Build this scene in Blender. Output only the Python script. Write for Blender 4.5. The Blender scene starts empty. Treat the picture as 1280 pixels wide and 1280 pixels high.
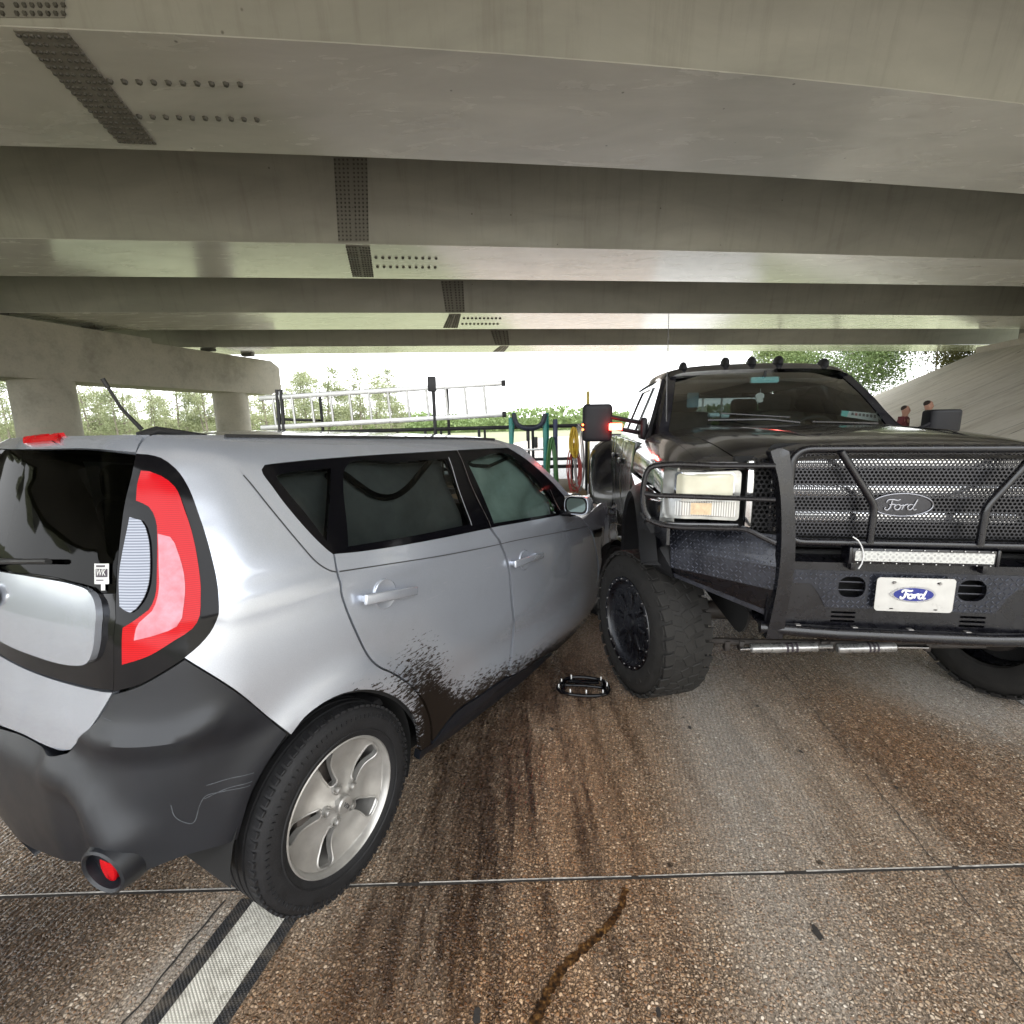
import bpy, bmesh, math, random
import numpy as np
from mathutils import Vector, Matrix, Euler, geometry, noise as mnoise
random.seed(7)
rng = np.random.default_rng(11)
scene = bpy.context.scene
col = scene.collection
PI = math.pi
R_ = math.radians

# ------------------------------------------------------------------ camera
CAM_H, CAM_F, CAM_PITCH, CAM_ROLL = 1.58, 616.0, 9.87, -1.5
def _camaxes():
    p, r = R_(CAM_PITCH), R_(CAM_ROLL)
    F = np.array([0, math.cos(p), -math.sin(p)]); U = np.array([0, math.sin(p), math.cos(p)]); R = np.array([1., 0, 0])
    return F, R*math.cos(r)+U*math.sin(r), -R*math.sin(r)+U*math.cos(r)
CF, CR, CU = _camaxes()
CO = np.array([0, 0, CAM_H])
cam_d = bpy.data.cameras.new("camera")
cam_d.sensor_fit = 'HORIZONTAL'; cam_d.sensor_width = 36; cam_d.lens = 36*CAM_F/1280
cam_d.clip_start = 0.02; cam_d.clip_end = 3000
cam = bpy.data.objects.new("camera", cam_d); col.objects.link(cam)
cam.matrix_world = Matrix(((CR[0], CU[0], -CF[0], 0), (CR[1], CU[1], -CF[1], 0), (CR[2], CU[2], -CF[2], CAM_H), (0, 0, 0, 1)))
scene.camera = cam
def ray(u, v): return CF+(u-640)/CAM_F*CR+(640-v)/CAM_F*CU
def px_z(u, v, z=0.0):
    "where the sight line of a photo measurement meets the level z"
    d = ray(u, v); return (CO+d*(z-CO[2])/d[2])
def px_y(u, v, Y):
    d = ray(u, v); return CO+d*(Y/d[1])

class Pose:
    def __init__(s, X, Y, yaw, pitch, roll, zc):
        y, p, q = R_(yaw), R_(pitch), R_(roll)
        Rz = np.array([[math.cos(y), -math.sin(y), 0], [math.sin(y), math.cos(y), 0], [0, 0, 1.]])
        Ry = np.array([[math.cos(p), 0, math.sin(p)], [0, 1, 0], [-math.sin(p), 0, math.cos(p)]])
        Rx = np.array([[1, 0, 0], [0, math.cos(q), -math.sin(q)], [0, math.sin(q), math.cos(q)]])
        s.M = Rz@Ry@Rx; s.t = np.array([X, Y, zc])-s.M@np.array([0, 0, zc]); s.e = (q, p, y)
    def w(s, P): return np.asarray(P, float)@s.M.T+s.t
    def l(s, P): return (np.asarray(P, float)-s.t)@s.M
    def plane(s, u, v, pt, n):
        "sight line meets a plane given in the thing's own coordinates"
        o = s.l(CO); d = ray(u, v)@s.M; n = np.asarray(n, float)
        return o+d*(((np.asarray(pt, float)-o)@n)/(d@n))
    def ax(s, u, v, axis, val):
        n = np.zeros(3); n[axis] = 1; return s.plane(u, v, n*val, n)
def proj(P):
    d = np.asarray(P, float)-CO; z = d@CF
    return np.array([640+CAM_F*(d@CR)/z, 640-CAM_F*(d@CU)/z])

# ------------------------------------------------------------------ materials
def new_mat(name):
    m = bpy.data.materials.new(name); m.use_nodes = True
    nt = m.node_tree; b = nt.nodes["Principled BSDF"]; return m, nt, b
def N(nt, t, **kw):
    n = nt.nodes.new(t)
    for k, v in kw.items():
        if k.startswith('i_'):
            key = k[2:]
            key = int(key) if key.isdigit() else key.replace('_', ' ')
            n.inputs[key].default_value = v
        else: setattr(n, k, v)
    return n
def L(nt, a, b): nt.links.new(a, b)
def ramp(nt, fac, stops, interp='LINEAR'):
    r = nt.nodes.new('ShaderNodeValToRGB'); r.color_ramp.interpolation = interp
    e = r.color_ramp.elements
    while len(e) < len(stops): e.new(0.5)
    for i, (p, c) in enumerate(stops):
        e[i].position = p; e[i].color = (c[0], c[1], c[2], 1) if not isinstance(c, (int, float)) else (c, c, c, 1)
    if fac is not None: L(nt, fac, r.inputs[0])
    return r
def mathn(nt, op, a, b=None, clamp=False):
    n = nt.nodes.new('ShaderNodeMath'); n.operation = op; n.use_clamp = clamp
    for i, x in enumerate((a, b)):
        if x is None: continue
        if isinstance(x, (int, float)): n.inputs[i].default_value = x
        else: L(nt, x, n.inputs[i])
    return n.outputs[0]
def mixc(nt, fac, a, b, blend='MIX'):
    n = nt.nodes.new('ShaderNodeMix'); n.data_type = 'RGBA'; n.blend_type = blend
    for i, x in ((0, fac), (6, a), (7, b)):
        if isinstance(x, (int, float)): n.inputs[i].default_value = x
        elif isinstance(x, (tuple, list)): n.inputs[i].default_value = (x[0], x[1], x[2], 1)
        else: L(nt, x, n.inputs[i])
    return n.outputs[2]
def simple(name, c, rough=.5, metal=0., coat=0., var=.12, vscale=8., bump=0., bscale=60., spec=.5, rvar=0.1, emis=None, estr=0):
    m, nt, b = new_mat(name)
    b.inputs['Base Color'].default_value = (*c, 1); b.inputs['Roughness'].default_value = rough
    b.inputs['Metallic'].default_value = metal; b.inputs['Coat Weight'].default_value = coat
    b.inputs['Specular IOR Level'].default_value = spec
    tc = N(nt, 'ShaderNodeTexCoord')
    if var > 0:
        n = N(nt, 'ShaderNodeTexNoise', i_Scale=vscale, i_Detail=6., i_Roughness=.6); L(nt, tc.outputs['Object'], n.inputs['Vector'])
        lo = tuple(x*(1-var) for x in c); hi = tuple(min(1, x*(1+var)) for x in c)
        r = ramp(nt, n.outputs[0], [(.3, lo), (.7, hi)]); L(nt, r.outputs[0], b.inputs['Base Color'])
        rr = ramp(nt, n.outputs[0], [(.3, max(.02, rough-rvar)), (.7, min(1, rough+rvar))]); L(nt, rr.outputs[0], b.inputs['Roughness'])
    if bump > 0:
        n2 = N(nt, 'ShaderNodeTexNoise', i_Scale=bscale, i_Detail=4.); L(nt, tc.outputs['Object'], n2.inputs['Vector'])
        bp = N(nt, 'ShaderNodeBump', i_Strength=bump, i_Distance=.01); L(nt, n2.outputs[0], bp.inputs['Height']); L(nt, bp.outputs[0], b.inputs['Normal'])
    if emis: b.inputs['Emission Color'].default_value = (*emis, 1); b.inputs['Emission Strength'].default_value = estr
    return m
def glass(name, tint, rough=.03, refl=1.0):
    m = bpy.data.materials.new(name); m.use_nodes = True; nt = m.node_tree; nt.nodes.clear()
    o = N(nt, 'ShaderNodeOutputMaterial'); t = N(nt, 'ShaderNodeBsdfTransparent'); t.inputs[0].default_value = (*tint, 1)
    g = N(nt, 'ShaderNodeBsdfGlossy', i_Roughness=rough); f = N(nt, 'ShaderNodeFresnel', i_IOR=1.5)
    mx = N(nt, 'ShaderNodeMixShader'); L(nt, mathn(nt, 'MULTIPLY', f.outputs[0], refl), mx.inputs[0]); L(nt, t.outputs[0], mx.inputs[1]); L(nt, g.outputs[0], mx.inputs[2]); L(nt, mx.outputs[0], o.inputs[0])
    return m

# ------------------------------------------------------------------ mesh tools
def set3(o, label=None, cat=None, group=None, kind=None):
    if label: o['label'] = label
    if cat: o['category'] = cat
    if group: o['group'] = group
    if kind: o['kind'] = kind
    return o
class MB:
    def __init__(s): s.v = []; s.f = []; s.m = []; s.mats = []
    def mi(s, mat):
        if mat not in s.mats: s.mats.append(mat)
        return s.mats.index(mat)
    def add(s, vs, fs, mat=None):
        o = len(s.v); s.v += [tuple(float(c) for c in p) for p in vs]
        k = s.mi(mat) if mat else 0
        for f in fs: s.f.append([i+o for i in f]); s.m.append(k)
        return s
    def merge(s, o, mat=None):
        off = len(s.v); s.v += o.v
        for f, k in zip(o.f, o.m):
            s.f.append([i+off for i in f]); s.m.append(s.mi(o.mats[k]) if o.mats else (s.mi(mat) if mat else 0))
        return s
    def xf(s, M):
        s.v = [tuple(M@Vector(p)) for p in s.v]; return s
    def mirrored(s):
        o = MB(); o.mats = list(s.mats); o.m = list(s.m); o.v = [(x, -y, z) for x, y, z in s.v]; o.f = [f[::-1] for f in s.f]; return o
    def build(s, name, mat=None, parent=None, smooth=True, ang=35):
        me = bpy.data.meshes.new(name); me.from_pydata(s.v, [], s.f)
        for m in (s.mats if s.mats else [mat]): me.materials.append(m)
        if len(s.mats) > 1: me.polygons.foreach_set('material_index', s.m)
        if smooth:
            me.polygons.foreach_set('use_smooth', [True]*len(me.polygons)); me.update(); me.set_sharp_from_angle(angle=R_(ang))
        me.update()
        o = bpy.data.objects.new(name, me); col.objects.link(o)
        if parent: o.parent = parent
        return o
def fixnormals(mb):
    bm = bmesh.new(); me = bpy.data.meshes.new('t'); me.from_pydata(mb.v, [], mb.f); bm.from_mesh(me); bmesh.ops.recalc_face_normals(bm, faces=bm.faces)
    mb.f = [[v.index for v in f.verts] for f in bm.faces]; bm.free(); bpy.data.meshes.remove(me); return mb
def empty(name, loc=(0, 0, 0), rot=(0, 0, 0), **kw):
    o = bpy.data.objects.new(name, None); o.empty_display_size = .3; col.objects.link(o); o.location = loc; o.rotation_euler = rot
    return set3(o, **kw)
def box(c, s, bev=0.0, rot=None, mat=None, seg=2):
    bm = bmesh.new(); bmesh.ops.create_cube(bm, size=1)
    for v in bm.verts: v.co = Vector((v.co.x*s[0], v.co.y*s[1], v.co.z*s[2]))
    if bev > 0: bmesh.ops.bevel(bm, geom=bm.edges[:]+bm.verts[:], offset=min(bev, min(s)*.49), segments=seg, profile=.5, affect='EDGES')
    M = Matrix.Translation(Vector(c))@(rot.to_4x4() if rot else Matrix.Identity(4))
    mb = MB(); bm.verts.index_update()
    mb.add([M@v.co for v in bm.verts], [[v.index for v in f.verts] for f in bm.faces], mat); bm.free(); return mb
def tube(pts, r, n=10, mat=None, caps=True, squash=None, closed=False):
    P = [Vector(p) for p in pts]; k = len(P); rr = r if isinstance(r, (list, tuple)) else [r]*k
    mb = MB(); vs = []; fs = []
    T = []
    for i in range(k):
        a = P[(i-1) % k] if (closed or i > 0) else P[i]; b = P[(i+1) % k] if (closed or i < k-1) else P[i]
        T.append((b-a).normalized())
    up = Vector((0, 0, 1)) if abs(T[0].z) < .9 else Vector((1, 0, 0))
    nrm = (up-T[0]*up.dot(T[0])).normalized()
    for i in range(k):
        nrm = (nrm-T[i]*nrm.dot(T[i])).normalized(); bn = T[i].cross(nrm)
        for j in range(n):
            a = 2*PI*j/n; vs.append(P[i]+(nrm*math.cos(a)+bn*math.sin(a))*rr[i])
    for i in range(k if closed else k-1):
        i2 = (i+1) % k
        for j in range(n): fs.append([i*n+j, i*n+(j+1) % n, i2*n+(j+1) % n, i2*n+j])
    if caps and not closed: fs.append(list(range(n))[::-1]); fs.append([(k-1)*n+j for j in range(n)])
    return mb.add(vs, fs, mat)
def lathe(prof, n=48, M=None, mat=None, axis='Y', closed=False):
    "prof: (radius, along-axis) pairs"
    vs = []; fs = []; k = len(prof)
    for j in range(n):
        a = 2*PI*j/n; c, s_ = math.cos(a), math.sin(a)
        for r, t in prof:
            p = Vector((r*c, t, r*s_)) if axis == 'Y' else (Vector((r*c, r*s_, t)) if axis == 'Z' else Vector((t, r*c, r*s_)))
            vs.append(M@p if M else p)
    for j in range(n):
        j2 = (j+1) % n
        for i in range(k if closed else k-1):
            i2 = (i+1) % k
            fs.append([j*k+i, j*k+i2, j2*k+i2, j2*k+i])
    return MB().add(vs, fs, mat)
def pip(p, poly):
    x, y = p; c = False; n = len(poly); j = n-1
    for i in range(n):
        xi, yi = poly[i]; xj, yj = poly[j]
        if (yi > y) != (yj > y) and x < (xj-xi)*(y-yi)/(yj-yi)+xi: c = not c
        j = i
    return c
def spl(pts, step=.02, closed=True):
    "Catmull-Rom through 2D/3D points; a point flagged with corner=True stays sharp"
    P = [np.array(p[0], float) for p in pts]; C = [p[1] for p in pts]; n = len(P); out = []
    rngi = range(n if closed else n-1)
    for i in rngi:
        p1, p2 = P[i], P[(i+1) % n]
        if C[i] or (not closed and i == 0): p0 = p1-(p2-p1)
        else: p0 = P[i-1]
        if C[(i+1) % n] or (not closed and i == n-2): p3 = p2+(p2-p1)
        else: p3 = P[(i+2) % n]
        d = np.linalg.norm(p2-p1); k = max(1, int(d/step))
        # centripetal-ish: scale tangents by chord
        d0 = np.linalg.norm(p1-p0)+1e-9; d2 = np.linalg.norm(p3-p2)+1e-9
        m1 = ((p1-p0)/d0+(p2-p1)/max(d, 1e-9))*.5*d if not (C[i] or (not closed and i == 0)) else (p2-p1)
        m2 = ((p2-p1)/max(d, 1e-9)+(p3-p2)/d2)*.5*d if not (C[(i+1) % n] or (not closed and i == n-2)) else (p2-p1)
        for j in range(k):
            t = j/k; t2 = t*t; t3 = t2*t
            out.append((2*t3-3*t2+1)*p1+(t3-2*t2+t)*m1+(-2*t3+3*t2)*p2+(t3-t2)*m2)
    if not closed: out.append(P[-1])
    return out
def panel(outline, fmap, grid=.04, thick=.012, holes=(), mat=None, flip=False, back=False, off=0.0, jitter=0):
    "trim a surface fmap(p,q) along an outline; its rim is turned inwards by thick"
    loops = [outline]+list(holes)
    vs = []; es = []
    for lp in loops:
        o = len(vs); vs += [Vector((float(p[0]), float(p[1]))) for p in lp]; es += [(o+i, o+(i+1) % len(lp)) for i in range(len(lp))]
    polys = [[(float(p[0]), float(p[1])) for p in lp] for lp in loops]
    xs = [p[0] for p in polys[0]]; ys = [p[1] for p in polys[0]]
    nb = len(vs); bv = np.array([(p.x, p.y) for p in vs])
    j = 0; y = min(ys)+grid*.5
    while y < max(ys):
        x = min(xs)+grid*.5*(1+(j % 2))
        while x < max(xs):
            if pip((x, y), polys[0]) and not any(pip((x, y), h) for h in polys[1:]) and ((bv-(x, y))**2).sum(1).min() > (grid*.45)**2: vs.append(Vector((x, y)))
            x += grid
        y += grid*.87; j += 1
    ov, oe, of, _, _, _ = geometry.delaunay_2d_cdt(vs, es, [], 0, 1e-7)
    fs = []
    for f in of:
        c = sum((ov[i] for i in f), Vector((0, 0)))/len(f)
        if pip((c.x, c.y), polys[0]) and not any(pip((c.x, c.y), h) for h in polys[1:]): fs.append(list(f))
    e = 1e-3; pos = []; nrm = []
    for p in ov:
        a = Vector(fmap(p.x, p.y)); dx = Vector(fmap(p.x+e, p.y))-a; dy = Vector(fmap(p.x, p.y+e))-a
        n = dx.cross(dy)
        n = n.normalized() if n.length > 1e-12 else Vector((0, 0, 1))
        if flip: n = -n
        nrm.append(n); pos.append(a+n*off)
    mb = MB()
    # drop unused
    F = [f if not flip else f[::-1] for f in fs]
    nv = len(pos); allv = list(pos)
    cnt = {}
    for f in F:
        for i in range(3):
            a, b = f[i], f[(i+1) % 3]; cnt[(a, b)] = cnt.get((a, b), 0)+1
    FF = list(F)
    if thick > 0:
        bd = [(a, b) for (a, b) in cnt if (b, a) not in cnt]
        mp = {}
        for a, b in bd:
            for q in (a, b):
                if q not in mp: mp[q] = len(allv); allv.append(pos[q]-nrm[q]*thick)
        for a, b in bd: FF.append([b, a, mp[a], mp[b]])
        if back:
            m2 = dict(mp)
            for f in F:
                for q in f:
                    if q not in m2: m2[q] = len(allv); allv.append(pos[q]-nrm[q]*thick)
            for f in F: FF.append([m2[i] for i in f[::-1]])
    used = sorted({i for f in FF for i in f}); mp2 = {k: i for i, k in enumerate(used)}
    return mb.add([allv[i] for i in used], [[mp2[i] for i in f] for f in FF], mat)
def rrect(cx, cy, w, h, r, k=5):
    out = []
    for sx, sy, a0 in ((1, 1, 0), (-1, 1, 90), (-1, -1, 180), (1, -1, 270)):
        for i in range(k+1):
            a = R_(a0+90*i/k); out.append((cx+sx*(w/2-r)+r*math.cos(a), cy+sy*(h/2-r)+r*math.sin(a)))
    return out
def ellipse(cx, cy, rx, ry, n=32): return [(cx+rx*math.cos(2*PI*i/n), cy+ry*math.sin(2*PI*i/n)) for i in range(n)]
def frame3(o, ex, ey):
    o, ex, ey = Vector(o), Vector(ex).normalized(), Vector(ey); ey = (ey-ex*ey.dot(ex)).normalized(); return o, ex, ey
def planemap(o, ex, ey):
    o, ex, ey = frame3(o, ex, ey)
    return lambda p, q: o+ex*p+ey*q
def text_mb(s, size, o, ex, ey, mat, ext=.001, shear=0, bold=0):
    c = bpy.data.curves.new('txt', 'FONT'); c.body = s; c.size = size; c.extrude = ext; c.align_x = 'CENTER'; c.align_y = 'CENTER'; c.shear = shear; c.offset = bold; c.resolution_u = 3
    ob = bpy.data.objects.new('txt', c); col.objects.link(ob); dg = bpy.context.evaluated_depsgraph_get()
    me = bpy.data.meshes.new_from_object(ob.evaluated_get(dg))
    o, ex, ey = frame3(o, ex, ey); ez = ex.cross(ey)
    mb = MB(); mb.add([o+ex*v.co.x+ey*v.co.y+ez*v.co.z for v in me.vertices], [list(p.vertices) for p in me.polygons], mat)
    bpy.data.objects.remove(ob); bpy.data.curves.remove(c); bpy.data.meshes.remove(me); return mb
def copy_tree(o, parent=None):
    c = o.copy(); col.objects.link(c); c.parent = parent
    for ch in o.children: copy_tree(ch, c)
    return c
def hermite(tab):
    xs = [t[0] for t in tab]; ys = [t[1] for t in tab]; n = len(xs)
    s = [(ys[i+1]-ys[i])/(xs[i+1]-xs[i]) for i in range(n-1)]
    m = [s[0]]+[0 if s[i-1]*s[i] <= 0 else 2*s[i-1]*s[i]/(s[i-1]+s[i]) for i in range(1, n-1)]+[s[-1]]
    def f(x):
        if x <= xs[0]: return ys[0]+m[0]*(x-xs[0])
        if x >= xs[-1]: return ys[-1]+m[-1]*(x-xs[-1])
        i = 0
        while x > xs[i+1]: i += 1
        h = xs[i+1]-xs[i]; t = (x-xs[i])/h; t2 = t*t; t3 = t2*t
        return (2*t3-3*t2+1)*ys[i]+(t3-2*t2+t)*h*m[i]+(-2*t3+3*t2)*ys[i+1]+(t3-t2)*h*m[i+1]
    return f
def ribbon(path2, fmap, w, off=.0015, mat=None, flip=False):
    "a narrow strip lying along a path on a surface"
    P = [Vector(fmap(p[0], p[1])) for p in path2]; mb = MB(); vs = []; e = 1e-3
    for i, p in enumerate(path2):
        a = Vector(fmap(p[0], p[1])); n = (Vector(fmap(p[0]+e, p[1]))-a).cross(Vector(fmap(p[0], p[1]+e))-a).normalized()
        if flip: n = -n
        t = (P[min(i+1, len(P)-1)]-P[max(i-1, 0)]).normalized(); b = n.cross(t)
        vs += [a+b*w/2+n*off, a-b*w/2+n*off]
    fs = [[2*i, 2*i+1, 2*i+3, 2*i+2] for i in range(len(P)-1)]
    return mb.add(vs, fs, mat)
# ------------------------------------------------------------------ world, light
w = bpy.data.worlds.new("World"); scene.world = w; w.use_nodes = True; nt = w.node_tree
bg = nt.nodes['Background']; sky = N(nt, 'ShaderNodeTexSky', sky_type='NISHITA'); sky.sun_disc = False
SUN_EL, SUN_ROT = 58, 150
sky.sun_elevation = R_(SUN_EL); sky.sun_rotation = R_(SUN_ROT); sky.air_density = 1.5; sky.dust_density = 1.5; sky.ozone_density = 1
hs = N(nt, 'ShaderNodeHueSaturation', i_Saturation=.22, i_Value=1.0); L(nt, sky.outputs[0], hs.inputs['Color']); L(nt, mixc(nt, .8, hs.outputs[0], (6.2, 6.35, 6.5)), bg.inputs[0]); bg.inputs[1].default_value = .15
sd = bpy.data.lights.new('sun', 'SUN'); sd.energy = .8; sd.angle = R_(20); sd.color = (1, .96, .9)
so = bpy.data.objects.new('sun', sd); col.objects.link(so)
az = R_(SUN_ROT); dirv = Vector((math.sin(az)*math.cos(R_(SUN_EL)), math.cos(az)*math.cos(R_(SUN_EL)), math.sin(R_(SUN_EL))))
so.rotation_euler = dirv.to_track_quat('Z', 'Y').to_euler()
scene.view_settings.view_transform = 'Standard'; scene.view_settings.look = 'None'; scene.view_settings.gamma = 1; scene.view_settings.exposure = 2.2
try:
    scene.cycles.max_bounces = 10; scene.cycles.diffuse_bounces = 5; scene.cycles.glossy_bounces = 4; scene.cycles.transparent_max_bounces = 16
    scene.cycles.sample_clamp_indirect = 8
except Exception: pass

# ------------------------------------------------------------------ ground
ROADDIR = Vector((.21, .978, 0)).normalized(); RD = math.atan2(ROADDIR.x, ROADDIR.y)
def concrete_road(name, light=False):
    m, nt, b = new_mat(name)
    g = N(nt, 'ShaderNodeNewGeometry'); mp = N(nt, 'ShaderNodeMapping'); L(nt, g.outputs['Position'], mp.inputs[0]); mp.inputs['Rotation'].default_value = (0, 0, RD)
    # pebbles of the exposed aggregate
    nz = N(nt, 'ShaderNodeTexNoise', i_Scale=45., i_Detail=3.); L(nt, mp.outputs[0], nz.inputs['Vector'])
    wv = N(nt, 'ShaderNodeVectorMath', operation='MULTIPLY_ADD'); L(nt, nz.outputs['Color'], wv.inputs[0]); wv.inputs[1].default_value = (.012, .012, .012); L(nt, mp.outputs[0], wv.inputs[2])
    v1 = N(nt, 'ShaderNodeTexVoronoi', i_Scale=84.); v1.feature = 'F1'; L(nt, wv.outputs[0], v1.inputs['Vector'])
    v2 = N(nt, 'ShaderNodeTexVoronoi', i_Scale=84.); v2.feature = 'DISTANCE_TO_EDGE'; L(nt, wv.outputs[0], v2.inputs['Vector'])
    v4 = N(nt, 'ShaderNodeTexVoronoi', i_Scale=135.); L(nt, wv.outputs[0], v4.inputs['Vector']); s4 = N(nt, 'ShaderNodeSeparateColor'); L(nt, v4.outputs['Color'], s4.inputs[0])
    v3 = N(nt, 'ShaderNodeTexVoronoi', i_Scale=330.); L(nt, wv.outputs[0], v3.inputs['Vector'])
    sx = N(nt, 'ShaderNodeSeparateColor'); L(nt, v1.outputs['Color'], sx.inputs[0])
    sy = N(nt, 'ShaderNodeSeparateColor'); L(nt, v3.outputs['Color'], sy.inputs[0])
    if light: stones = ramp(nt, sx.outputs[0], [(0, (.30, .29, .27)), (.5, (.42, .41, .38)), (1, (.5, .49, .46))])
    else: stones = ramp(nt, sx.outputs[0], [(0, (.04, .026, .016)), (.18, (.15, .085, .045)), (.42, (.27, .175, .105)), (.68, (.34, .265, .19)), (.87, (.45, .39, .315)), (.96, (.58, .54, .47)), (1, (.75, .73, .68))])
    grit = ramp(nt, sy.outputs[1], [(0, (.022, .016, .011)), (.65, (.10, .078, .06)), (1, (.34, .29, .24))])
    edge = N(nt, 'ShaderNodeMath', operation='MULTIPLY'); L(nt, mathn(nt, 'MULTIPLY', ramp(nt, v2.outputs[0], [(.04, 0), (.15, 1)]).outputs[0], ramp(nt, v1.outputs['Distance'], [(.34, 1), (.50, 0)]).outputs[0]), edge.inputs[0]); L(nt, ramp(nt, sx.outputs[1], [(.22, 0), (.26, 1)]).outputs[0], edge.inputs[1])
    small = mathn(nt, 'MULTIPLY', ramp(nt, v4.outputs['Distance'], [(.30, 1), (.42, 0)]).outputs[0], ramp(nt, s4.outputs[1], [(.35, 0), (.4, 1)]).outputs[0])
    stones2 = ramp(nt, s4.outputs[0], [(0, (.10, .065, .04)), (.5, (.24, .17, .11)), (1, (.55, .50, .43))])
    c = mixc(nt, small, grit.outputs[0], stones2.outputs[0]) if not light else (.33, .32, .3)
    c = mixc(nt, edge.outputs[0], c, stones.outputs[0])
    # cement paste left on top: pale grey, in large patches and along the lane
    st = N(nt, 'ShaderNodeMapping'); L(nt, g.outputs['Position'], st.inputs[0]); st.inputs['Rotation'].default_value = (0, 0, RD); st.inputs['Scale'].default_value = (1.0, .28, 1)
    big = N(nt, 'ShaderNodeTexNoise', i_Scale=.9, i_Detail=5., i_Roughness=.6, i_Distortion=.3); L(nt, st.outputs[0], big.inputs['Vector'])
    med = N(nt, 'ShaderNodeTexNoise', i_Scale=7., i_Detail=6., i_Roughness=.7); L(nt, st.outputs[0], med.inputs['Vector'])
    fine = N(nt, 'ShaderNodeTexNoise', i_Scale=140., i_Detail=3., i_Roughness=.7); L(nt, mp.outputs[0], fine.inputs['Vector'])
    # position masks (oil and mud the vehicles dropped, and painted car shadow): blobs given in metres on the road
    def blob(x, y, rx, ry, soft=.5, ang=0):
        q = N(nt, 'ShaderNodeMapping'); q.vector_type = 'TEXTURE'; q.inputs['Location'].default_value = (x, y, 0); q.inputs['Rotation'].default_value = (0, 0, ang); q.inputs['Scale'].default_value = (rx, ry, 100)
        L(nt, g.outputs['Position'], q.inputs[0]); ln = N(nt, 'ShaderNodeVectorMath', operation='LENGTH'); L(nt, q.outputs[0], ln.inputs[0])
        d = mathn(nt, 'ADD', ln.outputs['Value'], mathn(nt, 'MULTIPLY', mathn(nt, 'SUBTRACT', med.outputs[0], .5), 1.6))
        return ramp(nt, d, [(max(0, 1-soft)*.6, 1), (min(1, .6+soft*.5), 0)]).outputs[0]
    def add(a, b_): return mathn(nt, 'ADD', a, b_, clamp=True)
    if not light:
        paste = ramp(nt, big.outputs[0], [(.42, 0), (.62, .75)])
        pm = mathn(nt, 'MULTIPLY', paste.outputs[0], ramp(nt, fine.outputs[0], [(.4, .2), (.6, 1)]).outputs[0])
        pal = add(mathn(nt, 'MULTIPLY', blob(1.0, 2.2, .42, 2.0, .7, -.2), .8), mathn(nt, 'MULTIPLY', blob(2.5, 2.6, .6, .8, .6), .9))
        pal = add(pal, mathn(nt, 'MULTIPLY', blob(-1.02, 1.2, .17, .45, .6, -.2), .8))
        pm = mathn(nt, 'MULTIPLY', add(pm, pal), ramp(nt, fine.outputs[0], [(.38, .25), (.58, 1)]).outputs[0])
        c = mixc(nt, mathn(nt, 'MULTIPLY', pm, .55), c, (.50, .48, .44))
        warm = add(blob(.28, 1.9, .6, 1.6, .7, -.2), blob(1.85, 2.15, .45, .7, .7, -.2)); warm = add(warm, blob(-.4, 1.0, .8, .5, .7))
        c = mixc(nt, mathn(nt, 'MULTIPLY', warm, .6), c, mixc(nt, 1., c, (1.0, .74, .50), 'MULTIPLY'))
        dark = add(blob(-.18, 1.95, .30, .75, .7, -.2), blob(.1, 2.95, .75, .6, .7)); dark = add(dark, blob(-1.65, 1.3, .62, .6, .7)); dark = add(dark, mathn(nt, 'MULTIPLY', blob(-.45, 1.25, .32, .5, .8, -.2), .8))  # blob left of the lane stripe paints the car's shadow
        dark = add(dark, blob(-.7, 2.9, 1.2, 1.0, .7))  # contact shadow under the car, painted into the road colour
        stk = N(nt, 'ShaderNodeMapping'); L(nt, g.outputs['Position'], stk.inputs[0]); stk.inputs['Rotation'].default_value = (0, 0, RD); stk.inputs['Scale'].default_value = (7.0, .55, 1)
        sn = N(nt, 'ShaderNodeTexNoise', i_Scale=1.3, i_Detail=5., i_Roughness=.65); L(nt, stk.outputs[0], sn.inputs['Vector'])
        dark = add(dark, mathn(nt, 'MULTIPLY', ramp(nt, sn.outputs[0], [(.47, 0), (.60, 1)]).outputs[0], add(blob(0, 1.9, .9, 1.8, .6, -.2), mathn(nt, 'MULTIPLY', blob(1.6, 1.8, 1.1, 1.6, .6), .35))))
        c = mixc(nt, mathn(nt, 'SUBTRACT', 1., mathn(nt, 'MULTIPLY', pal, .9), clamp=True), c, mixc(nt, 1., c, (1.14, 1.01, .88), 'MULTIPLY'))
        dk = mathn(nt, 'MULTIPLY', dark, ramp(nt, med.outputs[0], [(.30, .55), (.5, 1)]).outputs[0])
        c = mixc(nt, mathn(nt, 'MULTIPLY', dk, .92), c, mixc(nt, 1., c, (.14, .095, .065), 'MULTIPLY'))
        # scattered tar spots
        sp = N(nt, 'ShaderNodeTexVoronoi', i_Scale=3.6); L(nt, wv.outputs[0], sp.inputs['Vector'])
        sm = ramp(nt, mathn(nt, 'ADD', sp.outputs['Distance'], mathn(nt, 'MULTIPLY', fine.outputs[0], .05)), [(.055, 1), (.085, 0)])
        c = mixc(nt, mathn(nt, 'MULTIPLY', sm.outputs[0], .85), c, (.02, .014, .01))
    else:
        c = mixc(nt, ramp(nt, med.outputs[0], [(.35, .0), (.7, .4)]).outputs[0], c, (.24, .22, .19))
    # tining grooves along the road
    sep = N(nt, 'ShaderNodeSeparateXYZ'); L(nt, mp.outputs[0], sep.inputs[0])
    wvn = N(nt, 'ShaderNodeTexWave', i_Scale=14., i_Distortion=2.5, i_Detail=3.); L(nt, mp.outputs[0], wvn.inputs['Vector'])
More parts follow.
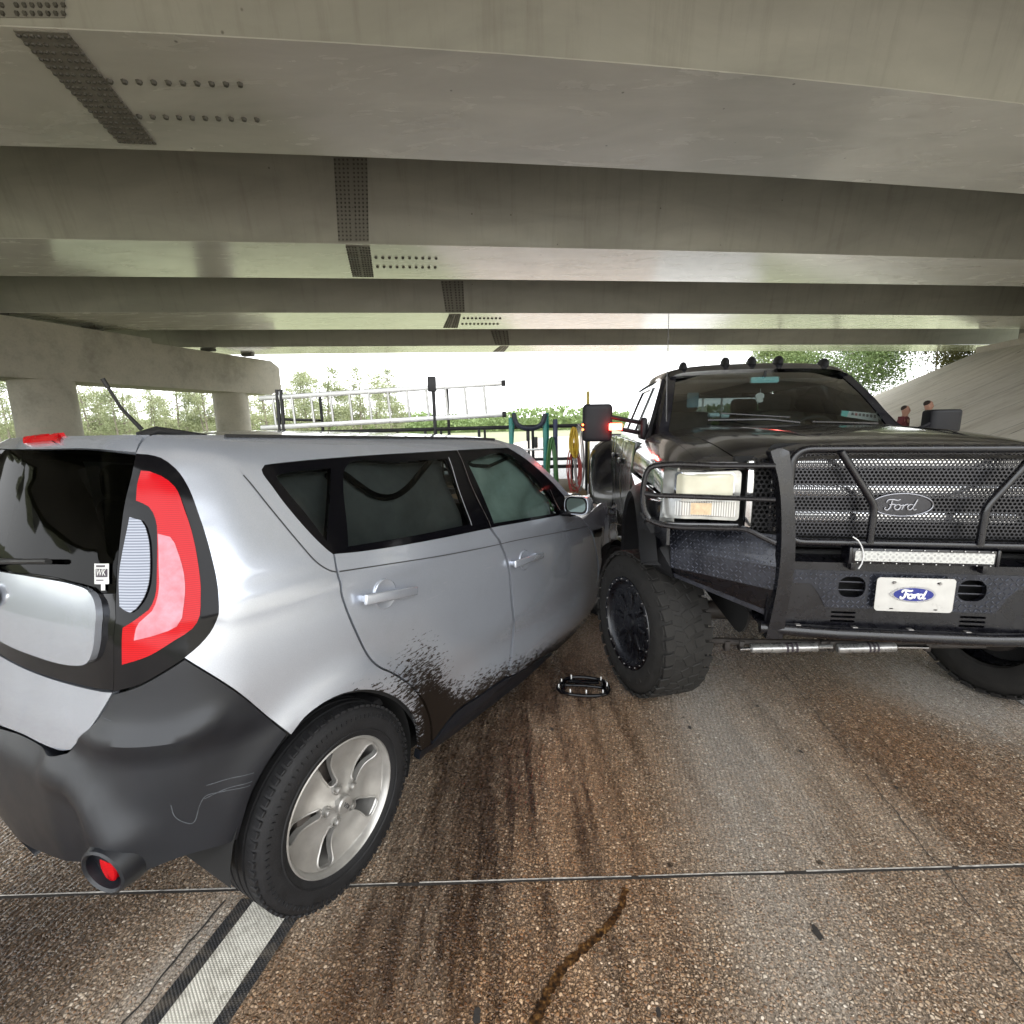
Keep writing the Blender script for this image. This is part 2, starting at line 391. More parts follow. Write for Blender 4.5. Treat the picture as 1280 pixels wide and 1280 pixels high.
    c = mixc(nt, mathn(nt, 'MULTIPLY', ramp(nt, wvn.outputs[0], [(0, .5), (.25, 0)]).outputs[0], .4), c, mixc(nt, 1., c, (.45, .42, .4), 'MULTIPLY'))
    L(nt, c, b.inputs['Base Color'])
    b.inputs['Specular IOR Level'].default_value = .5
    rr = ramp(nt, sx.outputs[2], [(0, .16), (.6, .36), (1, .62)]) if not light else ramp(nt, sx.outputs[2], [(0, .6), (1, .85)])
    L(nt, rr.outputs[0], b.inputs['Roughness'])
    h = mathn(nt, 'ADD', mathn(nt, 'MULTIPLY', edge.outputs[0], .6), mathn(nt, 'MULTIPLY', sx.outputs[1], .4)); h = mathn(nt, 'ADD', h, mathn(nt, 'MULTIPLY', wvn.outputs[0], .35))
    bp = N(nt, 'ShaderNodeBump', i_Strength=1.0 if not light else .2, i_Distance=.005); L(nt, h, bp.inputs['Height']); L(nt, bp.outputs[0], b.inputs['Normal'])
    return m
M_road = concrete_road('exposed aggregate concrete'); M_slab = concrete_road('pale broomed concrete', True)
def flat(name, pts, z, mat, kind='structure', th=0):
    mb = MB(); n = len(pts)
    if th:
        mb.add([(p[0], p[1], z) for p in pts]+[(p[0], p[1], z-th) for p in pts], [list(range(n))]+[[i, i+n, (i+1) % n+n, (i+1) % n] for i in range(n)], mat)
    else: mb.add([(p[0], p[1], z) for p in pts], [list(range(n))], mat)
    o = mb.build(name, mat, smooth=False); set3(o, kind=kind); return o
def rl(side, along): # road coordinates -> world xy
    s = Vector((ROADDIR.y, -ROADDIR.x, 0)); p = s*side+ROADDIR*along; return (p.x, p.y)
M_grass = None
def grass_mat():
    m, nt, b = new_mat('mown grass'); g = N(nt, 'ShaderNodeNewGeometry')
    n = N(nt, 'ShaderNodeTexNoise', i_Scale=.12, i_Detail=8., i_Roughness=.65); L(nt, g.outputs['Position'], n.inputs['Vector'])
    n2 = N(nt, 'ShaderNodeTexNoise', i_Scale=9., i_Detail=5., i_Roughness=.7); L(nt, g.outputs['Position'], n2.inputs['Vector'])
    c = mixc(nt, n2.outputs[0], ramp(nt, n.outputs[0], [(.35, (.11, .13, .065)), (.65, (.19, .19, .11))]).outputs[0], (.16, .17, .09))
    L(nt, c, b.inputs['Base Color']); b.inputs['Roughness'].default_value = .9
    bp = N(nt, 'ShaderNodeBump', i_Strength=.6, i_Distance=.05); L(nt, n2.outputs[0], bp.inputs['Height']); L(nt, bp.outputs[0], b.inputs['Normal']); return m
M_grass = grass_mat()
flat('ground', [(-900, -500), (900, -500), (900, 1500), (-900, 1500)], -.06, M_grass)
SL = 3.2   # the longitudinal joint to the paler slab, metres to the right of the road axis
p1 = px_z(1250, 862); p2 = px_z(1280, 885)
side_of = lambda p: p[0]*ROADDIR.y-p[1]*ROADDIR.x
SL = side_of(p1)
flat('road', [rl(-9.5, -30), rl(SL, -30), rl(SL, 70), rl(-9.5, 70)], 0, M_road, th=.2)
flat('shoulder', [rl(SL+.014, -30), rl(9.2, -30), rl(9.2, 70), rl(SL+.014, 70)], 0.003, M_slab, th=.2)
flat('road_joint_filler', [rl(SL-.002, -30), rl(SL+.016, -30), rl(SL+.016, 70), rl(SL-.002, 70)], -.008, simple('joint tar', (.02, .018, .016), .6))
# transverse expansion joint: a dark groove with a pale sealant bead
M_tar = simple('joint sealant dark', (.025, .022, .02), .7); M_seal = simple('sealant bead', (.40, .38, .35), .55, var=.5, vscale=40)
ja = px_z(0, 1122); jb = px_z(1280, 1083)
def strip(a, b, w0, z, mat, name, wob=.004, seg=90, gaps=None, kind='structure'):
    a = Vector(a[:2]); b = Vector(b[:2]); d = (b-a); n = Vector((-d.y, d.x)).normalized(); vs = []; fs = []
    for i in range(seg+1):
        t = i/seg; p = a+d*t+n*(mnoise.noise(Vector((t*40, w0*50, z*9)))*wob); ww = w0*(1+.35*mnoise.noise(Vector((t*90, 3, w0*77))))
        vs += [(p.x+n.x*ww/2, p.y+n.y*ww/2, z), (p.x-n.x*ww/2, p.y-n.y*ww/2, z)]
    for i in range(seg):
        if gaps and gaps(i/seg): continue
        fs.append([2*i, 2*i+2, 2*i+3, 2*i+1][::-1])
    o = MB().add(vs, fs, mat).build(name, mat, smooth=False); set3(o, kind=kind); return o
dj = (Vector(jb)-Vector(ja)); A = Vector(ja)-dj*2; B = Vector(jb)+dj*2
strip(A, B, .012, .004, M_tar, 'expansion_joint', seg=500)
strip(A+Vector((0, .002, 0)), B+Vector((0, .002, 0)), .0052, .0075, M_seal, 'joint_sealant', wob=.002, seg=700, gaps=lambda t: (math.sin(t*411)+math.sin(t*173)) > (.1 if t < .37 else 1.55))
# lane stripe with black contrast borders
def tape(name, c1, c2, sc, rough=.6):
    m, nt, b = new_mat(name); g = N(nt, 'ShaderNodeNewGeometry'); mp = N(nt, 'ShaderNodeMapping'); mp.inputs['Rotation'].default_value = (0, 0, RD+.6); L(nt, g.outputs['Position'], mp.inputs[0])
    w1 = N(nt, 'ShaderNodeTexWave', i_Scale=sc); w1.bands_direction = 'X'; L(nt, mp.outputs[0], w1.inputs['Vector']); w2 = N(nt, 'ShaderNodeTexWave', i_Scale=sc); w2.bands_direction = 'Y'; L(nt, mp.outputs[0], w2.inputs['Vector'])
    k = mathn(nt, 'MULTIPLY', w1.outputs[0], w2.outputs[0]); n = N(nt, 'ShaderNodeTexNoise', i_Scale=25., i_Detail=6., i_Roughness=.7); L(nt, g.outputs['Position'], n.inputs['Vector'])
    c = mixc(nt, k, c1, c2); c = mixc(nt, ramp(nt, n.outputs[0], [(.45, 0), (.75, .75)]).outputs[0], c, (.13, .11, .085)); L(nt, c, b.inputs['Base Color']); b.inputs['Roughness'].default_value = rough
    bp = N(nt, 'ShaderNodeBump', i_Strength=.6, i_Distance=.003); L(nt, k, bp.inputs['Height']); L(nt, bp.outputs[0], b.inputs['Normal']); return m
M_tw = tape('worn white lane tape', (.50, .48, .42), (.72, .70, .64), 40); M_tb = tape('black lane tape', (.012, .012, .013), (.045, .045, .05), 40)
def lane_pt(u, v): return Vector(px_z(u, v))
LA, LB, RA, RB = lane_pt(178, 1280), lane_pt(305, 1121), lane_pt(287, 1280), lane_pt(377, 1140)
def on(a, b, Y): return a+(b-a)*((Y-a.y)/(b.y-a.y))
def quadstrip(name, f0, f1, Y0, Y1, z, mat, extra=0):
    a, b, c, d = mixp(f0, Y0), mixp(f1, Y0), mixp(f1, Y1), mixp(f0, Y1)
    mb = MB().add([(p.x, p.y, z) for p in (a, b, c, d)], [[0, 1, 2, 3]], mat); o = mb.build(name, mat, smooth=False); return set3(o, kind='structure')
def mixp(f, Y):
    a = on(LA, LB, Y); b = on(RA, RA+(LB-LA), Y); return a+(b-a)*f
ye = LB.y-.012
quadstrip('lane_marking', .20, .82, -2.6, ye, .005, M_tw)
quadstrip('lane_marking_border', 0, .197, -2.6, ye, .0055, M_tb); quadstrip('lane_marking_border', .823, 1.0, -2.6, ye, .0055, M_tb)
strip((mixp(-.30, -2.)), (mixp(-.22, ye)), .006, .004, M_tar, 'road_crack', wob=.02, seg=120)
ck0, ck1 = px_z(978, 840), px_z(1247, 1175); dck = Vector(ck1)-Vector(ck0)
strip(Vector(ck0)-dck*.6, Vector(ck1)+dck*.8, .0035, .004, M_tar, 'road_crack', wob=.012, seg=200, gaps=lambda t: math.sin(t*97)+math.sin(t*41) > 1.2)
for i_, (u_, v_, r_) in enumerate(((1022, 1167, .017), (862, 910, .012), (947, 883, .009), (823, 1266, .009), (596, 1270, .015), (1001, 940, .010), (690, 912, .012), (1120, 985, .008))):
    p_ = px_z(u_, v_); vs = []; n_k = 22
    for k in range(n_k): a = 2*PI*k/n_k; rr = r_*(1+.5*mnoise.noise(Vector((math.cos(a)*1.6, math.sin(a)*1.6, i_*3.3)))+.25*mnoise.noise(Vector((math.cos(a)*5, math.sin(a)*5, i_)))); vs.append((p_[0]+rr*math.cos(a)*.75, p_[1]+rr*math.sin(a)*1.25, .0038))
    set3(MB().add(vs, [list(range(n_k))], M_tar).build('tar_spot', M_tar, smooth=False), kind='structure')
# the oil trail that ran from the joint
M_oil, nt_, b_ = new_mat('oil trail'); b_.inputs['Base Color'].default_value = (.055, .026, .008, 1); b_.inputs['Roughness'].default_value = .3
g_ = N(nt_, 'ShaderNodeNewGeometry'); n_ = N(nt_, 'ShaderNodeTexNoise', i_Scale=90., i_Detail=5.); L(nt_, g_.outputs['Position'], n_.inputs['Vector'])
L(nt_, ramp(nt_, n_.outputs[0], [(.38, (.012, .006, .003)), (.58, (.07, .032, .010)), (.72, (.22, .12, .04))]).outputs[0], b_.inputs['Base Color'])
bp_ = N(nt_, 'ShaderNodeBump', i_Strength=.5, i_Distance=.004); L(nt_, n_.outputs[0], bp_.inputs['Height']); L(nt_, bp_.outputs[0], b_.inputs['Normal'])
tr = spl([(np.array(px_z(u, v)[:2]), False) for u, v in ((782, 1111), (776, 1135), (760, 1158), (738, 1180), (712, 1203), (693, 1228), (680, 1254), (668, 1282), (655, 1330))], .008, False)
vs = []; fs = []
for i, p in enumerate(tr):
    t = (tr[min(i+1, len(tr)-1)]-tr[max(i-1, 0)]); n = np.array([-t[1], t[0]])/np.linalg.norm(t); wd = (.010+.005*(i/len(tr)))*(1+.9*mnoise.noise(Vector((i*.45, 0, 0)))) ; wd2 = (.010+.005*(i/len(tr)))*(1+.9*mnoise.noise(Vector((i*.45, 9, 0))))
    vs += [(p[0]+n[0]*wd, p[1]+n[1]*wd, .0042), (p[0]-n[0]*wd2, p[1]-n[1]*wd2, .0042)]
    if i: fs.append([2*i-2, 2*i-1, 2*i+1, 2*i])
set3(MB().add(vs, fs, M_oil).build('oil_trail', M_oil, smooth=False), kind='structure')

# ------------------------------------------------------------------ bridge
def paint(name, base, rough, dirt=(.16, .14, .1), spec=.5, bumps=.25, coat=0, stain=0):
    m, nt, b = new_mat(name); g = N(nt, 'ShaderNodeNewGeometry'); mp = N(nt, 'ShaderNodeMapping'); mp.inputs['Scale'].default_value = (.5, 1.6, 1.6); L(nt, g.outputs['Position'], mp.inputs[0])
    n = N(nt, 'ShaderNodeTexNoise', i_Scale=.8, i_Detail=7., i_Roughness=.6, i_Distortion=.6); L(nt, mp.outputs[0], n.inputs['Vector'])
    n2 = N(nt, 'ShaderNodeTexNoise', i_Scale=2.2, i_Detail=6., i_Roughness=.6, i_Distortion=.5); L(nt, mp.outputs[0], n2.inputs['Vector'])
    c = ramp(nt, n.outputs[0], [(.3, tuple(x*.82 for x in base)), (.7, tuple(x*1.1 for x in base))]).outputs[0]
    c = mixc(nt, ramp(nt, n2.outputs[0], [(.60, 0), (.9, .08)]).outputs[0], c, dirt)
    v = N(nt, 'ShaderNodeTexVoronoi', i_Scale=2.2); L(nt, g.outputs['Position'], v.inputs['Vector'])
    c = mixc(nt, mathn(nt, 'MULTIPLY', ramp(nt, v.outputs['Distance'], [(.02, 1), (.045, 0)]).outputs[0], .7), c, (.04, .03, .02))
    if stain:
        ms = N(nt, 'ShaderNodeMapping'); ms.inputs['Scale'].default_value = (3.2, .4, .25); L(nt, g.outputs['Position'], ms.inputs[0]); ns = N(nt, 'ShaderNodeTexNoise', i_Scale=1.4, i_Detail=7., i_Roughness=.7); L(nt, ms.outputs[0], ns.inputs['Vector'])
        c = mixc(nt, mathn(nt, 'MULTIPLY', ramp(nt, ns.outputs[0], [(.52, 0), (.75, 1)]).outputs[0], stain), c, (.12, .095, .065))
    L(nt, c, b.inputs['Base Color'])
    L(nt, ramp(nt, n2.outputs[0], [(.35, rough-.08), (.7, rough+.14)]).outputs[0], b.inputs['Roughness'])
    n3 = N(nt, 'ShaderNodeTexNoise', i_Scale=1.3, i_Detail=2.); L(nt, mp.outputs[0], n3.inputs['Vector'])
    bp = N(nt, 'ShaderNodeBump', i_Strength=bumps, i_Distance=.03); b.inputs['Specular IOR Level'].default_value = spec; b.inputs['Coat Weight'].default_value = coat; b.inputs['Coat IOR'].default_value = 2.0; b.inputs['Coat Roughness'].default_value = .14; L(nt, n3.outputs[0], bp.inputs['Height']); L(nt, bp.outputs[0], b.inputs['Normal']); return m
M_web = paint('olive grey steel paint', (.40, .39, .34), .36, stain=.3); M_fl = paint('glossy underside steel paint', (.72, .70, .64), .20, spec=.9, bumps=.08, coat=1); M_splice = paint('splice plate paint', (.235, .225, .195), .5)
M_conc = None
def conc_mat(name, base, sc=1., streak=False, bump=.3):
    m, nt, b = new_mat(name); g = N(nt, 'ShaderNodeNewGeometry'); mp = N(nt, 'ShaderNodeMapping'); L(nt, g.outputs['Position'], mp.inputs[0])
    n = N(nt, 'ShaderNodeTexNoise', i_Scale=.7*sc, i_Detail=9., i_Roughness=.68); L(nt, mp.outputs[0], n.inputs['Vector'])
    n2 = N(nt, 'ShaderNodeTexNoise', i_Scale=14., i_Detail=6., i_Roughness=.7); L(nt, mp.outputs[0], n2.inputs['Vector'])
    c = ramp(nt, n.outputs[0], [(.28, tuple(x*.6 for x in base)), (.5, base), (.75, tuple(min(1, x*1.2) for x in base))]).outputs[0]
    c = mixc(nt, ramp(nt, n2.outputs[0], [(.5, 0), (.8, .45)]).outputs[0], c, tuple(x*.55 for x in base))
    L(nt, c, b.inputs['Base Color']); b.inputs['Roughness'].default_value = .85
    bp = N(nt, 'ShaderNodeBump', i_Strength=bump, i_Distance=.02); L(nt, n2.outputs[0], bp.inputs['Height']); L(nt, bp.outputs[0], b.inputs['Normal']); return m
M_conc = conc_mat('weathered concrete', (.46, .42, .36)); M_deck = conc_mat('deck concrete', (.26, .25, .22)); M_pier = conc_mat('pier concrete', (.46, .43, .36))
ZS = 5.3
EDGE = dict(n1=[(-4.56, 5.22), (-2.33, 5.44), (0.12, 5.73), (2.95, 6.16), (6.39, 6.77)], f1=[(-6.47, 7.09), (-3.31, 7.37), (0.13, 7.85), (4.12, 8.43), (8.96, 9.27)],
 n2=[(-9.47, 10.04), (-4.93, 10.56), (0.15, 11.2), (5.95, 11.98), (12.81, 13.01)], f2=[(-11.67, 12.19), (-6.07, 12.81), (0.16, 13.57), (7.21, 14.43), (15.47, 15.59)],
 n3=[(-13.36, 15.74), (-7.64, 16.4), (0.17, 17.3), (9.38, 18.62), (20.17, 20.16)], f3=[(-13, 18.55), (-8.08, 19.08), (0.19, 20.04), (10.85, 21.47), (23.22, 23.13)],
 n4=[(-12, 22.5), (-1.28, 23.84), (13.16, 25.93), (28.66, 28.42)], f4=[(-11.76, 24.77), (0.21, 26.1), (14.38, 28.3), (25.85, 30.3)])
def edgef(key):
    pts = EDGE[key]; c = np.polyfit([p[0] for p in pts], [p[1] for p in pts], 2); x0, x1 = pts[0][0], pts[-1][0]
    def f(x):
        xx = min(max(x, x0), x1); y = np.polyval(c, xx); return float(y+(x-xx)*(2*c[0]*xx+c[1]))
    return f
EF = {k: edgef(k) for k in EDGE}
EF['n0'] = lambda x: EF['n1'](x)-5.5; EF['f0'] = lambda x: EF['f1'](x)-5.6
EF['n-'] = lambda x: EF['n1'](x)-11.1; EF['f-'] = lambda x: EF['f1'](x)-11.2
XS = [-48+i*1.5 for i in range(56)]   # girders run from far beyond the pier to the abutment
def girder(nk, fk, label, x1=30.5):
    root = empty('steel_box_girder', (0, EF[nk](0), ZS), label=label, cat='bridge girder', group='steel box girders of the overpass')
    oy = EF[nk](0)
    xs = [x for x in XS if x <= x1]
    def sheet(pts0, pts1, mat, nm):
        mb = MB(); vs = []; fs = []
        for i, x in enumerate(xs):
            a = pts0(x); b = pts1(x); vs += [(x, a[0]-oy, a[1]-ZS), (x, b[0]-oy, b[1]-ZS), (x, b[0]-oy, b[1]-ZS+.012), (x, a[0]-oy, a[1]-ZS+.012)]
        for i in range(len(xs)-1):
            o = 4*i
            for j in range(4): fs.append([o+j, o+(j+1) % 4, o+4+(j+1) % 4, o+4+j])
        fs += [[0, 1, 2, 3], [4*len(xs)-4+j for j in (3, 2, 1, 0)]]
        return fixnormals(mb.add(vs, fs, mat)).build(nm, mat, root, ang=30)
    n, f = EF[nk], EF[fk]
    sheet(lambda x: (n(x), ZS), lambda x: (f(x), ZS), M_fl, 'bottom_flange')
    def web(e, s, nm):
        mb = MB(); vs = []; fs = []
        for x in xs:
            y0 = e(x)-oy+s*.03*-1; y1 = y0+s*.45
            vs += [(x, y0, .0135), (x, y1, 1.75), (x, y1-s*.02, 1.75), (x, y0-s*.02, .0135)]
        for i in range(len(xs)-1):
            o = 4*i
            for j in range(4): fs.append([o+j, o+(j+1) % 4, o+4+(j+1) % 4, o+4+j])
        fs += [[0, 1, 2, 3], [4*len(xs)-4+j for j in (3, 2, 1, 0)]]
        return fixnormals(mb.add(vs, fs, M_web)).build(nm, M_web, root, ang=30)
    web(n, -1, 'web'); web(f, 1, 'web')
    # end plate
    return root, oy
G = {}
labs = [('n1', 'f1', 'nearest steel girder, with a slanting double band of bolts at its left end'),
        ('n2', 'f2', 'second steel girder back with a bolted splice above the silver car roof'),
        ('n3', 'f3', 'third steel girder back with a small bolted splice near the middle'),
        ('n4', 'f4', 'farthest steel girder framing the white sky above the pickup'),
        ('n0', 'f0', 'steel girder directly overhead outside the top of the view'), ('n-', 'f-', 'steel girder behind the photographer')]
labs = labs[:5]
for nk, fk, lb in labs: G[nk] = girder(nk, fk, lb)
def bolt(c, nrm, r=.016, h=.014, mb=None, mat=None, n=6):
    nrm = Vector(nrm).normalized(); t = nrm.orthogonal().normalized(); b = nrm.cross(t); c = Vector(c); vs = []
    for k in (0, 1):
        for j in range(n):
            a = 2*PI*j/n; vs.append(c+(t*math.cos(a)+b*math.sin(a))*r*(1.15-.3*k)+nrm*(h*k))
    fs = [[j, (j+1) % n, n+(j+1) % n, n+j] for j in range(n)]+[[n+j for j in range(n)]]
    mb.add(vs, fs, mat)
M_bolt = simple('weathered bolt steel', (.09, .085, .07), .55, var=.3)
def splice_flange(gk, corners, nx, ny, splitx=True, r=.016, rows=()):
    "bolted plate on the underside; corners are measured photo positions of its four corners"
    root, oy = G[gk]; zz = -.0
    P = [Vector(px_z(u, v, ZS-.012))-Vector((0, oy, ZS)) for u, v in corners]
    mb = MB()
    top = [Vector((p.x, p.y, 0.0)) for p in P]; bot = [Vector((p.x, p.y, -.014)) for p in P]
    mb.add(top+bot, [[4, 5, 6, 7], [0, 1, 5, 4], [1, 2, 6, 5], [2, 3, 7, 6], [3, 0, 4, 7]], M_splice)
    for i in range(nx):
        for j in range(ny):
            s = (i+.5)/nx; t = (j+.5)/ny
            if splitx: s = .5+(s-.5)*1.0+(.035 if s > .5 else -.035)
            p = bot[0].lerp(bot[1], s).lerp(bot[3].lerp(bot[2], s), t); bolt(p, (0, 0, -1), r, .016, mb, M_bolt)
    fixnormals(mb); mb.build('splice_plate', None, root, smooth=False)
    if rows:
        for a, b, k in rows:
            A_ = Vector(px_z(*a, ZS-.005))-Vector((0, oy, ZS)); B_ = Vector(px_z(*b, ZS-.005))-Vector((0, oy, ZS))
            for i in range(k):
                p = A_.lerp(B_, i/(k-1)); p.z = 0; m2 = MB(); bolt(p, (0, 0, -1), r*1.5, .03, m2, M_bolt); m2.build('bolt', None, root, smooth=False)
splice_flange('n1', ((16, 38), (84, 41), (196, 181), (150, 179)), 8, 18, r=.02, rows=(((137, 101), (300, 105), 10), ((174, 145), (321, 149), 10)))
splice_flange('n2', ((432, 307), (462, 308), (467, 346.5), (441, 346)), 8, 14, r=.022, rows=(((470, 322), (545, 323), 10), ((472, 333.5), (544, 334.5), 10)))
splice_flange('n3', ((562, 393), (576, 393), (572, 410), (554, 410)), 6, 12, r=.03, rows=(((580, 398), (625, 398), 10), ((578, 405), (622, 405), 10)))
splice_flange('n4', ((625, 433), (636, 433), (630, 440), (616, 440)), 4, 8, r=.03)
def splice_web(gk, u0, u1, v0, v1, nx, ny, r=.018):
    root, oy = G[gk]; e = EF[gk]
    def at(u, v): # meets the leaning near web
        lo, hi = 3., 60.
        d = ray(u, v)
        for _ in range(60):
            m_ = (lo+hi)/2; p = CO+d*m_; y = e(p[0])+.03-(p[2]-ZS-.034)*.45/1.716
            if p[1] < y: lo = m_
            else: hi = m_
        return Vector(p)-Vector((0, oy, ZS))
    c = [at(u0, v0), at(u1, v0), at(u1+2, v1), at(u0+6, v1)]
    nrm = (c[1]-c[0]).cross(c[3]-c[0]).normalized()
    if nrm.y > 0: nrm = -nrm
    mb = MB(); f = [p+nrm*.016 for p in c]; b = [p+nrm*.002 for p in c]
    mb.add(f+b, [[0, 1, 2, 3], [0, 4, 5, 1], [1, 5, 6, 2], [2, 6, 7, 3], [3, 7, 4, 0]], M_splice)
    for i in range(nx):
        for j in range(ny):
            s = (i+.5)/nx; t = (j+.5)/ny; s += .03 if s > .5 else -.03
            p = f[0].lerp(f[1], s).lerp(f[3].lerp(f[2], s), t); bolt(p, nrm, r, .016, mb, M_bolt)
    fixnormals(mb); mb.build('splice_plate', None, root, smooth=False)
splice_web('n2', 417, 459, 197, 302, 8, 20); splice_web('n3', 551, 579, 351, 390, 6, 12, .025); splice_web('n4', 613, 635, 413, 431, 5, 8, .03); splice_web('n1', -60, 80, -40, 23, 14, 6, .02)
# deck
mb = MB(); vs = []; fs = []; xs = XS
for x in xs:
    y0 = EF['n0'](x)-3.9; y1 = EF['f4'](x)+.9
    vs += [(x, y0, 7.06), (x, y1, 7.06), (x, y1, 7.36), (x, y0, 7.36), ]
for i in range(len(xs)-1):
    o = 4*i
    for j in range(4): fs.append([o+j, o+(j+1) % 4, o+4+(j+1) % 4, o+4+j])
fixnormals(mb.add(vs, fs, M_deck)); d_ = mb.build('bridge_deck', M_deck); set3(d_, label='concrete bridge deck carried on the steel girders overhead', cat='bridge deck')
for k, (yk, s, lb) in enumerate((('f4', .75, 'concrete parapet along the far edge of the bridge deck'), ('n0', -3.7, 'concrete parapet along the near edge of the bridge deck'))):
    mb = MB(); vs = []; fs = []
    for x in xs:
        y = EF[yk](x)+s
        vs += [(x, y-.15, 7.365), (x, y+.15, 7.365), (x, y+.1, 8.2), (x, y-.1, 8.2)]
    for i in range(len(xs)-1):
        o = 4*i
        for j in range(4): fs.append([o+j, o+(j+1) % 4, o+4+(j+1) % 4, o+4+j])
    fixnormals(mb.add(vs, fs, M_deck)); set3(mb.build('bridge_parapet', M_deck), label=lb, cat='parapet')
# pier: cap beam on round columns, running along the road on the left
ca = px_z(0, 395, ZS-.16); cb = px_z(326, 446, ZS-.16); cd = Vector((cb-ca)[:2]).normalized(); cn = Vector((-cd.y, cd.x))
def cap_hit(u, v):
    d = ray(u, v); o = np.array([ca[0], ca[1]]); n = np.array([cn.x, cn.y]); t = ((o-CO[:2])@n)/(d[:2]@n); return CO+d*t
zb0 = cap_hit(0, 469)[2]; zb1 = cap_hit(278, 490)[2]; ze = cap_hit(351, 480); s_end = float((ze[:2]-ca[:2])@np.array([cd.x, cd.y])); zcb = (zb0+zb1)/2
print('cap bottom', zb0, zb1, 'end', s_end, ze)
def capP(s, t, z): p = Vector((ca[0], ca[1]))+cd*s+cn*t; return (p.x, p.y, z)   # t>0 away from the road
W = 1.5
pier = empty('bridge_pier', capP(0, W/2, 0), label='concrete pier on the left with a stepped cap beam and round columns', cat='bridge pier'); po = Vector(pier.location)
s_step = float((cap_hit(187, 417)[:2]-ca[:2])@np.array([cd.x, cd.y]))
s_e = max(s_end, 10); ch = .35
prof = [(-32, zcb), (s_e-ch*2, zcb), (s_e, zcb+.25), (s_e, ZS-.55), (s_e-.5, ZS-.28), (s_step+.05, ZS-.28), (s_step, ZS-.12), (-32, ZS-.12)]
mb = MB(); n = len(prof); vs = [Vector(capP(s, 0, z))-po for s, z in prof]+[Vector(capP(s, W, z))-po for s, z in prof]
fs = [list(range(n)), [n+i for i in range(n)][::-1]]+[[i, (i+1) % n, n+(i+1) % n, n+i] for i in range(n)]
fixnormals(mb.add(vs, fs, M_pier)).build('cap_beam', M_pier, pier, smooth=False)
for uc, wpx in ((57, 66), (297, 40), (None, None)):
    if uc:
        h = cap_hit(uc, 500 if uc < 100 else 515); s = float((h[:2]-ca[:2])@np.array([cd.x, cd.y]))
        depth = (h-CO)@CF; rad = wpx/616*depth/2; print('col', s, rad, depth)
    else: s = s0_-(s-s0_)
    if uc == 57: s0_ = s
    c = Vector(capP(s+.4, W/2, 0))-po
    lathe([(rad, -.1), (rad, zcb)], 40, Matrix.Translation(c), M_pier, 'Z').build('column', M_pier, pier)
# dark bearings between cap and girders
for k in ('n2', 'n3', 'n4', 'n1'):
    for e in (k, 'f'+k[1]):
        x = ca[0]; 
        for _ in range(8):
            y = EF[e](x); s = (y-ca[1])/cd.y; x = ca[0]+cd.x*s+cn.x*W/2
        if s < s_e: box(Vector((x, y+(.25 if e[0] == 'n' else -.25), ZS-.065))-po, (.5, .35, .11), .01, mat=M_bolt).build('bearing', M_bolt, pier)
# abutment: paved slope and bearing seat on the right
M_pave = None
def pave():
    m, nt, b = new_mat('stained slope paving'); g = N(nt, 'ShaderNodeNewGeometry'); mp = N(nt, 'ShaderNodeMapping'); mp.inputs['Rotation'].default_value = (0, 0, .25); mp.inputs['Scale'].default_value = (.35, 2.2, .35); L(nt, g.outputs['Position'], mp.inputs[0])
    n = N(nt, 'ShaderNodeTexNoise', i_Scale=.9, i_Detail=9., i_Roughness=.7, i_Distortion=.4); L(nt, mp.outputs[0], n.inputs['Vector']); n2 = N(nt, 'ShaderNodeTexNoise', i_Scale=3., i_Detail=8., i_Roughness=.7); L(nt, g.outputs['Position'], n2.inputs['Vector'])
    n3 = N(nt, 'ShaderNodeTexNoise', i_Scale=2.4, i_Detail=4., i_Distortion=1.); L(nt, mp.outputs[0], n3.inputs['Vector'])
    c = ramp(nt, n.outputs[0], [(.3, (.52, .47, .39)), (.5, (.70, .66, .57)), (.75, (.76, .72, .65))]).outputs[0]; c = mixc(nt, ramp(nt, n2.outputs[0], [(.5, 0), (.8, .45)]).outputs[0], c, (.42, .37, .29))
    c = mixc(nt, ramp(nt, n3.outputs[0], [(.26, .9), (.30, 0)]).outputs[0], c, (.07, .055, .04))
    L(nt, c, b.inputs['Base Color']); b.inputs['Roughness'].default_value = .9; return m
M_pave = pave()
TOE = 7.3; SLP = .44; TOPZ = 4.62
def toe(s, al): return rl(s, al)
rise = TOPZ/SLP
mb = MB(); Y0, Y1 = -25, 30.5
a, b, c, d = rl(TOE, Y0), rl(TOE, Y1), rl(TOE+rise, Y1), rl(TOE+rise, Y0)
e, f = rl(TOE+rise+6, Y1), rl(TOE+rise+6, Y0)
nseg = 26
for i in range(nseg): # paving bays with open joints between
    y0 = Y0+(Y1-Y0)*i/nseg; y1 = Y0+(Y1-Y0)*(i+1)/nseg-.03
    q = [rl(TOE, y0), rl(TOE, y1), rl(TOE+rise, y1), rl(TOE+rise, y0)]
    mb.add([(*q[0], -.02), (*q[1], -.02), (*q[2], TOPZ), (*q[3], TOPZ)], [[0, 3, 2, 1][::-1]], M_pave)
mb.add([(*rl(TOE, Y0), -.08), (*rl(TOE, Y1), -.08), (*rl(TOE+rise, Y1), TOPZ-.08), (*rl(TOE+rise, Y0), TOPZ-.08), (*rl(TOE+rise+6, Y1), TOPZ), (*rl(TOE+rise+6, Y0), TOPZ), (*rl(TOE+rise+6, Y1), -.1)],
       [[0, 1, 2, 3], [3, 2, 4, 5], [1, 6, 4, 2]], M_deck)
fixnormals(mb); set3(mb.build('embankment', None, smooth=False), kind='structure')
